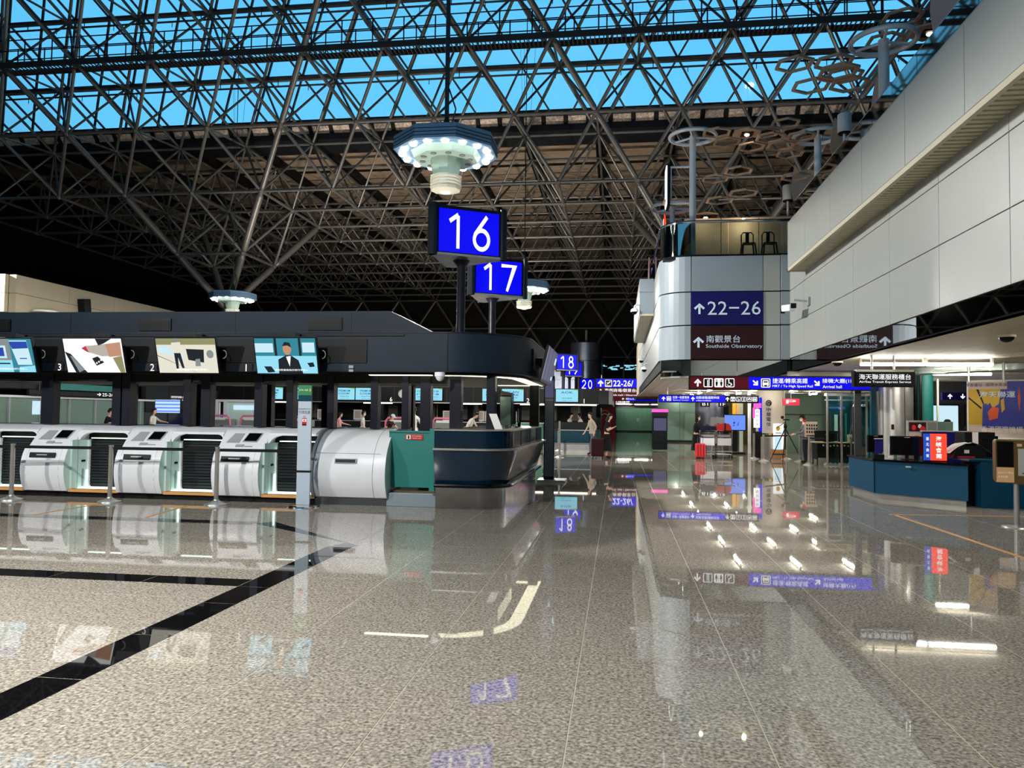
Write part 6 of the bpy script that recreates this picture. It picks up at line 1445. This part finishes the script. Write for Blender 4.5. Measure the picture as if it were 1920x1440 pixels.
MB().box(7.05, 8.9, 27.5, 27.6, 0, 2.66).build('dark_backing', 'teal_dark', gd)
random.seed(11)
for k in range(9):
    x = 7.1+.17*k; MB().box(x, x+.05+.06*random.random(), 27.44, 27.5, .2, 1.2+random.random()).build('hanging_sample', ('steel_dark', 'side_glass', 'pillar_grey', 'teal')[k % 4], gd)
MB().box(7.75, 8.35, 27.3, 27.35, 1.9, 2.05).build('door_sign', 'sign_black', gd); text('JETEX', (8.05, 27.29, 1.98), .5, .09, 'text_white', gd, lift=.004)
text('Lounge', (7.3, 27.43, 1.9), .6, .12, 'scr_blue', gd, lift=.004)
MB().box(7.78, 8.05, 25.2, 25.26, .1, 2.2).build('green_pillar_panel', 'side_glass', gd)
# desk with black cloth
dk = thing('queue_desk', 'brown topped desk hung with black cloth before the glass doors', 'desk', (6.9, 27, 0))
MB().box(6.35, 7.75, 26.2, 26.9, .73, .76).build('desk_top', 'wood', dk); MB().box(6.4, 7.7, 26.25, 26.28, .25, .73).build('cloth_front', 'black_cloth', dk); MB().box(6.4, 6.43, 26.28, 26.85, .2, .73).build('cloth_side', 'black_cloth', dk)
for x in (6.42, 7.65):
    for y in (26.25, 26.8): MB().tube((x, y, 0), (x, y, .73), .02, 6).build('leg', 'black', dk)
random.seed(9)
for k in range(9): x = 6.6+.11*k; MB().ball((x, 26.23, .66-.01*(k % 3)), .03, 8).build('pale_tassel', 'poster_white', dk)
for k in range(6):
    b_ = MB().prism([(6.7+.14*k, 0.0), (6.86+.14*k, 0), (6.84+.14*k, .05), (6.78+.14*k, .09), (6.72+.14*k, .05)], 26.5, 26.62, 'Y').build('shoe', 'poster_white', None, label='white shoe under the black cloth desk, %s' % ('leftmost', 'second from left', 'third from left', 'third from right', 'second from right', 'rightmost')[k], cat='shoe', group='white shoes under the black cloth desk', bevel=.01)
t = thing('laptop_screen', 'black flat screen on the black cloth desk', 'monitor', (6.8, 26.6, .76)); MB().cbox((6.78, 26.6, .96), .72, .05, .34).build('casing', 'black', t); MB().box(6.7, 6.9, 26.5, 26.7, .76, .8).build('stand', 'black', t); MB().box(6.74, 6.82, 26.57, 26.575, 1.0, 1.02).build('badge', 'poster_grey', t)
t = thing('notice_card', 'small white card standing at the end of the desk', 'card', (7.55, 26.6, .76)); MB().box(7.45, 7.6, 26.6, 26.62, .77, 1.02).build('card', 'poster_white', t); MB().box(7.52, 7.54, 26.59, 26.6, .87, .92).build('mark', 'text_black', t)
t = thing('notice_stand', 'printed notice board with red badge in front of the cap wearer', 'notice board', (6.4, 27.2, 0))
MB().box(6.18, 6.58, 26.9, 26.94, .9, 1.42).build('board', 'map_pale', t)
art([(rect(-.4+.2*i, -.28+.2*i, .2-.22*j, .34-.22*j), 0) for i in range(5) for j in range(3)]+[(rect(-.4, .4, -.45, -.38), 1)], (6.38, 26.9, 1.16), .38, .5, ['text_black', 'case_maroon'], t, lift=.004)
MB().prism(circ(6.17, 1.44, .05, .05, 14), 26.88, 26.9, 'Y').build('red_badge', 'text_red', t); MB().tube((6.38, 26.95, 0), (6.38, 26.95, .95), .02, 8).build('pole', 'steel_brushed', t); MB().lathe([(.18, 0), (.17, .02)], 18, (6.38, 26.95, 0)).build('base', 'steel_brushed', t)
for k, (x, z, s) in enumerate(((7.75, 0, .34), (7.78, .345, .3))):
    t = thing('cardboard_box', ('lower brown cardboard box beside the desk', 'upper brown cardboard box on the stack beside the desk')[k], 'box', (x, 25.1, z)); MB().box(x-.0, x+.42-.04*k, 24.8, 25.2, z, z+s).build('carton', 'cardboard', t, bevel=.004); MB().box(x-.002, x+.422-.04*k, 24.97, 25.03, z+s-.001, z+s+.002).build('tape', 'bronze_pale', t)
# luggage trolleys
def trolley(x, y, label):
    t = thing('luggage_trolley', label, 'luggage trolley', (x, y, 0))
    for sx in (0, .56):
        MB().path([(sx, 0, .1), (sx, .02, .55), (sx, -.02, .98), (sx, -.06, 1.02)], .02, 8).build('side_tube', 'chrome', t, local=True)
        MB().tube((sx, 0, .12), (sx, .75, .12), .018, 8).build('base_tube', 'chrome', t, local=True)
        for yy in (.02, .72):
            MB().tube((sx-.02, yy, .06), (sx+.02, yy, .06), .06, 14).build('wheel', 'black', t, local=True)
    MB().tube((0, -.04, 1.0), (.56, -.04, 1.0), .02, 8).build('handle_bar', 'black', t, local=True)
    MB().box(.03, .53, -.01, .0, .48, .75).build('advert_panel', 'pole_white', t, local=True)
    MB().box(.0, .56, -.01, .03, .24, .27).box(0, .56, .05, .7, .13, .15).build('platform', 'machine_trim', t, local=True)
    g = MB()
    for k in range(6): g.tube((.02+.1*k, -.02, .78), (.02+.1*k, .22, .78), .006, 5)
    g.path([(0, .22, .9), (0, .22, .78), (.56, .22, .78), (.56, .22, .9), (0, .22, .9)], .01, 5).build('basket', 'chrome', t, local=True)
    MB().box(.05, .5, -.02, .0, .8, .87).build('label_strip', 'poster_grey', t, local=True)
    return t
trolley(2.99, 29.3, 'steel luggage trolley beside the masked person'); trolley(3.62, 29.5, 'steel luggage trolley below the red bag')
t = thing('red_bag', 'red padded bag on top of the right luggage trolley', 'bag', (4.2, 29.6, 1)); MB().prism([(3.98, 1.03), (3.99, 1.2), (4.08, 1.28), (4.4, 1.3), (4.5, 1.2), (4.52, 1.05)], 29.45, 29.8, 'Y').build('body', 'bag_red', t, bevel=.03); MB().box(4.26, 4.31, 29.43, 29.82, 1.03, 1.31).build('strap', 'black', t)
t.location.x += -0.36
t = thing('navy_bag', 'dark blue soft bag on top of the left luggage trolley', 'bag', (3.6, 29.4, 1)); MB().prism([(3.36, 1.03), (3.35, 1.15), (3.42, 1.22), (3.5, 1.18), (3.62, 1.22), (3.78, 1.19), (3.9, 1.2), (3.94, 1.04)], 29.25, 29.65, 'Y').build('body', 'bag_navy', t, bevel=.03); MB().path([(3.5, 29.3, 1.18), (3.58, 29.28, 1.27), (3.68, 29.3, 1.18)], .014, 6).build('handle', 'bag_navy', t)
t.location.x += -0.34
def suitcase(x, y, w, d, h, m_, label, rz=0.):
    t = thing('suitcase', label, 'suitcase', (x, y, 0), rz)
    MB().box(-w/2, w/2, -d/2, d/2, .07, .07+h).build('shell', m_, t, local=True, bevel=.04)
    for a in (-1, 1):
        for b in (-1, 1): MB().tube((a*(w/2-.06)-.012, b*(d/2-.05), .035), (a*(w/2-.06)+.012, b*(d/2-.05), .035), .035, 10).build('wheel', 'black', t, local=True)
        MB().tube((a*.09, 0, .07+h), (a*.09, 0, .33+h), .009, 6).build('handle_rod', 'chrome', t, local=True)
    MB().tube((-.1, 0, .33+h), (.1, 0, .33+h), .014, 8).build('grip', 'black', t, local=True)
    for k in range(4): MB().box(-w/2+.08+k*.1, -w/2+.1+k*.1, -d/2-.003, -d/2+.002, .12, .02+h).build('rib', 'black', t, local=True)
    return t
suitcase(-.74, 27.9, .46, .28, .66, 'case_maroon', 'dark maroon suitcase beside the woman with the phone'); suitcase(2.95, 28.75, .36, .24, .5, 'bag_red', 'red suitcase beside the masked person')
# ================================================================ people
def person(x, y, face, h, label, shirt='white_cloth', legs='navy_cloth', pose='stand', hair='hair', mask=False, skirt=None, cap=None, lean=0., longhair=False, pack=None, armr=None, arml=None, sleeves='short'):
    """face: heading in radians, 0 looks towards +X.  Joints in a body frame: x forward, y to the person's left, z up."""
    t = thing('person', label, 'person', (x, y, 0), face); s = h/1.7
    hip = Vector((0, 0, .92)); L = lean
    def up(d, z): return Vector((math.sin(L)*(z)+d[0]*math.cos(L), d[1], .92+math.cos(L)*z-d[0]*math.sin(L)))
    chest = up((0, 0), .30); neck = up((0, 0), .52); hb = up((.02, 0), .60); head = up((.035, 0), .70)
    V, E_, Rr = [], [], []
    def vtx(p, r, par=None):
        V.append(Vector(p)); Rr.append(r if isinstance(r, tuple) else (r, r)); i = len(V)-1
        if par is not None: E_.append((par, i))
        return i
    pel = vtx(hip, (.125, .15)); wa = vtx(up((0, 0), .14), (.10, .13), pel); ch = vtx(chest, (.115, .155), wa); up_ = vtx(up((0, 0), .44), (.09, .12), ch); nk = vtx(neck, .05, up_); hh = vtx(hb, .05, nk)
    arms = {'stand': [((.0, .25, .22), (.06, .26, -.02)), ((.0, -.25, .22), (.06, -.26, -.02))], 'phone': [((.02, .22, .17), (.22, .10, .30)), ((.02, -.22, .17), (.22, -.08, .30))],
            'push': [((.12, .22, .22), (.38, .16, .16)), ((.12, -.22, .22), (.38, -.16, .16))], 'reach': [((.2, .22, .3), (.42, .18, .28)), ((.05, -.24, .2), (.2, -.22, .06))], 'walk': [((-.06, .25, .22), (.06, .26, -.0)), ((.06, -.25, .22), (.22, -.24, .04))]}[pose]
    hands = []
    for k, (el, wr) in enumerate(arms):
        sg = 1 if k == 0 else -1
        sh = vtx(up((0, sg*.17), .43), .058, up_); e = vtx(up(el[:2], el[2]), .040, sh); w = vtx(up(wr[:2], wr[2]), .026, e)
        d = (V[w]-V[e]).normalized(); side = Vector((0, -sg, 0)); side = (side-d*side.dot(d)).normalized(); dn = d.cross(side).normalized()
        pm_ = vtx(V[w]+d*.05, (.036, .016), w); hands.append((V[w]+d*.06, d))
        for q, (off_, ln) in enumerate(((-.028, .062), (-.010, .075), (.010, .07), (.027, .055))):
            f1 = vtx(V[pm_]+d*.035+side*off_, .0095, pm_); f2 = vtx(V[f1]+d*ln*.55+dn*.006, .0085, f1); vtx(V[f2]+d*ln*.45+dn*.02, .007, f2)
        th_ = vtx(V[w]+d*.03+side*.035, .011, pm_); vtx(V[th_]+d*.035+side*.015+dn*.01, .009, th_)
    for sg in (1, -1):
        st_ = (.16 if pose == 'walk' else 0.)*sg
        hp = vtx(hip+Vector((0, sg*.09, -.05)), .088, pel); kn = vtx((st_*.6+.02, sg*.10, .50), .060, hp); an = vtx((st_-.01, sg*.10, .09), .038, kn); he = vtx((st_+.02, sg*.105, .045), .042, an); vtx((st_+.15, sg*.115, .035), (.042, .032), he)
    me = bpy.data.meshes.new('body'); me.from_pydata([v*s for v in V], E_, []); ob = bpy.data.objects.new('body', me); C.objects.link(ob)
    sk = ob.modifiers.new('s', 'SKIN'); sk.use_smooth_shade = True
    for i, d in enumerate(me.skin_vertices[0].data): d.radius = (Rr[i][0]*s, Rr[i][1]*s); d.use_root = (i == 0)
    sd = ob.modifiers.new('d', 'SUBSURF'); sd.levels = 1; sd.render_levels = 1
    dg = bpy.context.evaluated_depsgraph_get(); m2 = bpy.data.meshes.new_from_object(ob.evaluated_get(dg)); bpy.data.objects.remove(ob)
    for k in ('skin', shirt, legs, 'black'): m2.materials.append(M[k])
    arm_segs = []
    n_ = 6
    def seg_d(p, a, b):
        ab = b-a; u = max(0, min(1, (p-a).dot(ab)/max(1e-9, ab.dot(ab)))); return (p-(a+ab*u)).length, u
    segs = []
    for (a, b) in E_: segs.append((V[a]*s, V[b]*s, a, b))
    kinds = {}
    for (a, b) in E_:
        kinds[(a, b)] = None
    wr_ids = [i for i, r in enumerate(Rr) if r == (.026, .026)]; el_ids = [i for i, r in enumerate(Rr) if r == (.040, .040)]
    def kind_of(a, b, u):
        if b in el_ids: return 1 if (sleeves == 'long' or u < .75) else 0
        if b in wr_ids: return 1 if (sleeves == 'long' and u < .9) else 0
        if Rr[b][0] < .012 or Rr[b] == (.036, .016): return 0
        if b == nk: return 1 if u < .5 else 0
        if b == hh: return 0
        if b in (wa, ch, up_): return 1
        zc = (V[a].z+(V[b].z-V[a].z)*u)
        if V[b].z < .08: return 3
        if V[b].z < .95 and V[a].z <= .93: return (2 if (skirt is None or zc > .5) else 0) if zc > .1 else 3
        return 1
    for p in m2.polygons:
        c = p.center; best = min(((seg_d(c, sa, sb)[0], seg_d(c, sa, sb)[1], ia, ib) for sa, sb, ia, ib in segs), key=lambda q: q[0]); p.material_index = kind_of(best[2], best[3], best[1]); p.use_smooth = True
    body = bpy.data.objects.new('body', m2); C.objects.link(body); body.parent = t
    # head: skull with jaw, nose, ears, eyes, mouth
    Rh = Matrix.Rotation(L+(.35 if pose in ('phone',) else .08), 3, 'Y'); hc = head*s
    b = MB(); prof = []
    rings = [(-.115, .030, .030, .03), (-.105, .050, .045, .02), (-.07, .066, .060, .01), (-.02, .080, .070, .0), (.03, .090, .076, -.004), (.07, .084, .070, -.008), (.10, .062, .052, -.01), (.115, .02, .02, -.01)]
    loops = [[tuple(hc + Rh @ (Vector((ox+rx_*math.cos(a), ry*math.sin(a), z))*s)) for a in [2*PI*i/16 for i in range(16)]] for z, rx_, ry, ox in rings]
    b.loft(loops, 0, True)
    def F(p): return tuple(hc + Rh @ (Vector(p)*s))
    b.loft([[F((.075, -.012, -.03)), F((.105, 0, -.035)), F((.075, .012, -.03))], [F((.078, -.006, .02)), F((.086, 0, .02)), F((.078, .006, .02))]])
    b.build('head', 'skin', t, local=True)
    for sg in (-1, 1):
        MB().ball(F((.078, sg*.030, .008)), .009*s, 8).build('eye', 'text_black', t, local=True)
        MB().ball(F((-.0, sg*.076, -.01)), .018*s, 8).build('ear', 'skin', t, local=True)
    if mask: MB().loft([[F((.02, -.066, -.075)), F((.085, -.03, -.08)), F((.085, .03, -.08)), F((.02, .066, -.075))], [F((.03, -.076, -.01)), F((.105, -.02, -.01)), F((.105, .02, -.01)), F((.03, .076, -.01))]], 0, True).build('face_mask', 'mask_white', t, local=True)
    else: MB().cbox(F((.080, 0, -.062)), .008*s, .036*s, .008*s).build('mouth', 'lip', t, local=True)
    hr = MB(); hl = []
    for z, rx_, ry, ox in [(-.06 if not longhair else -.20, .070, .082, -.035), (-.02, .084, .084, -.022), (.03, .094, .084, -.014), (.07, .094, .080, -.010), (.105, .074, .064, -.010), (.125, .025, .022, -.012)]:
        cut = .02 if z < .05 else .09
        hl.append([F((min(ox+rx_*math.cos(a), cut if z < .05 else 1), ry*math.sin(a), z)) for a in [2*PI*i/16 for i in range(16)]])
    hr.loft(hl, 0, True).build('hair', hair, t, local=True)
    if cap:
        hl = [[F((-.005+rx_*math.cos(a), ry*math.sin(a), z)) for a in [2*PI*i/16 for i in range(16)]] for z, rx_, ry in ((.045, .104, .09), (.09, .098, .085), (.125, .07, .06), (.14, .02, .02))]
        q = MB().loft(hl, 0, True); q.loft([[F((.06, -.065, .045)), F((.06, .065, .045)), F((.17, .045, .035)), F((.17, -.045, .035))], [F((.06, -.065, .055)), F((.06, .065, .055)), F((.17, .045, .043)), F((.17, -.045, .043))]]); q.build('cap', cap, t, local=True)
    # shirt hem / skirt
    if skirt:
        z0, z1 = skirt; loops = [[(rx_*math.cos(a)*s, ry*math.sin(a)*s, z*s) for a in [2*PI*i/20 for i in range(20)]] for z, rx_, ry in ((z0, .20, .25), ((z0+z1)/2, .17, .21), (z1, .125, .165))]
        MB().loft(loops, 0, True).build('skirt', shirt if legs == 'skin' else legs, t, local=True)
    else:
        loops = [[(rx_*math.cos(a)*s+.0, ry*math.sin(a)*s, z*s) for a in [2*PI*i/20 for i in range(20)]] for z, rx_, ry in ((.86, .135, .18), (.93, .13, .172), (1.02, .118, .155))]
        MB().loft(loops, 0, True).build('shirt_hem', shirt, t, local=True)
    if pack: MB().prism([(-.34, 1.05), (-.36, 1.3), (-.28, 1.45), (-.13, 1.45), (-.12, 1.05)], -.14, .14, 'Y').build('backpack', pack, t, local=True, bevel=.04)
    if pose == 'phone':
        hp_ = (hands[0][0]+hands[0][1]*.05)*s; MB().cbox(hp_+Vector((.03, -.07, .03)), .012, .075, .15, rz=0., rx=0.).build('phone', 'black', t, local=True)
    return t
person(-.42, 28.0, -.1, 1.58, 'woman in black dress looking at her phone beside a dark suitcase', shirt='black_cloth', legs='skin', pose='phone', skirt=(.30, .95), lean=.12, longhair=True)
person(-1.02, 30.6, -2.6, 1.62, 'person with a black backpack walking behind the woman in black', shirt='beige_cloth', legs='grey_cloth', pose='walk', pack='black_cloth', lean=.12, sleeves='long')
person(2.88, 29.6, 0.0, 1.58, 'person in black dress and white face mask pushing a luggage trolley', shirt='black_cloth', legs='skin', pose='push', mask=True, skirt=(.3, .95), longhair=True, lean=.06, sleeves='long')
person(6.38, 27.7, PI, 1.6, 'person in black cap and grey shirt standing behind the desk', shirt='grey_cloth', legs='navy_cloth', pose='push', mask=True, cap='black_cloth', lean=.1, sleeves='long')
person(7.75, 24.5, 2.2, 1.62, 'dark haired person beside the green glass pillar', shirt='beige_cloth', legs='navy_cloth', pose='stand', sleeves='long')
person(7.05, 17.8, 1.2, 1.55, 'dark haired person bending behind the poster rack', shirt='black_cloth', legs='navy_cloth', pose='stand', lean=.3, longhair=True)
person(7.9, 18.6, 1.8, 1.7, 'long haired person in dark clothes before the bright windows', shirt='black_cloth', legs='navy_cloth', pose='stand', longhair=True)
person(-2.35, 36.6, -.3, 1.62, 'staff member in white shirt behind the teal far counter, left one', pose='phone', lean=.15)
person(-1.75, 36.6, 2.8, 1.6, 'staff member in pale shirt behind the teal far counter, right one', pose='push', lean=.1)
person(-6.25, 31.5, -.1, 1.68, 'bending person in white shirt seen between the dark posts', shirt='white_cloth', pose='reach', lean=.55)
person(-7.0, 25.8, 1.4, 1.74, 'man in loose white shirt seen from behind beside the post', shirt='white_cloth', pose='push')
person(-8.95, 29.2, -.4, 1.50, 'person in pale green cap stooping beside a baggage bin', shirt='case_maroon', pose='reach', cap='side_glass', lean=.35)
person(-11.65, 31.0, .4, 1.52, 'person in pink shirt reaching to a counter', shirt='pink_cloth', pose='reach', lean=.1)
person(-10.65, 31.2, .3, 1.58, 'masked person in white shirt standing at a far counter', shirt='white_cloth', pose='stand', mask=True)
person(-17.2, 24.0, 0.4, 1.56, 'dark haired person in black shirt below the 25-26 sign', shirt='black_cloth', pose='phone', lean=.12)
person(-17.6, 27.2, .1, 1.58, 'person in white shirt beside the blue and white information screen', shirt='white_cloth', pose='reach', lean=.05)
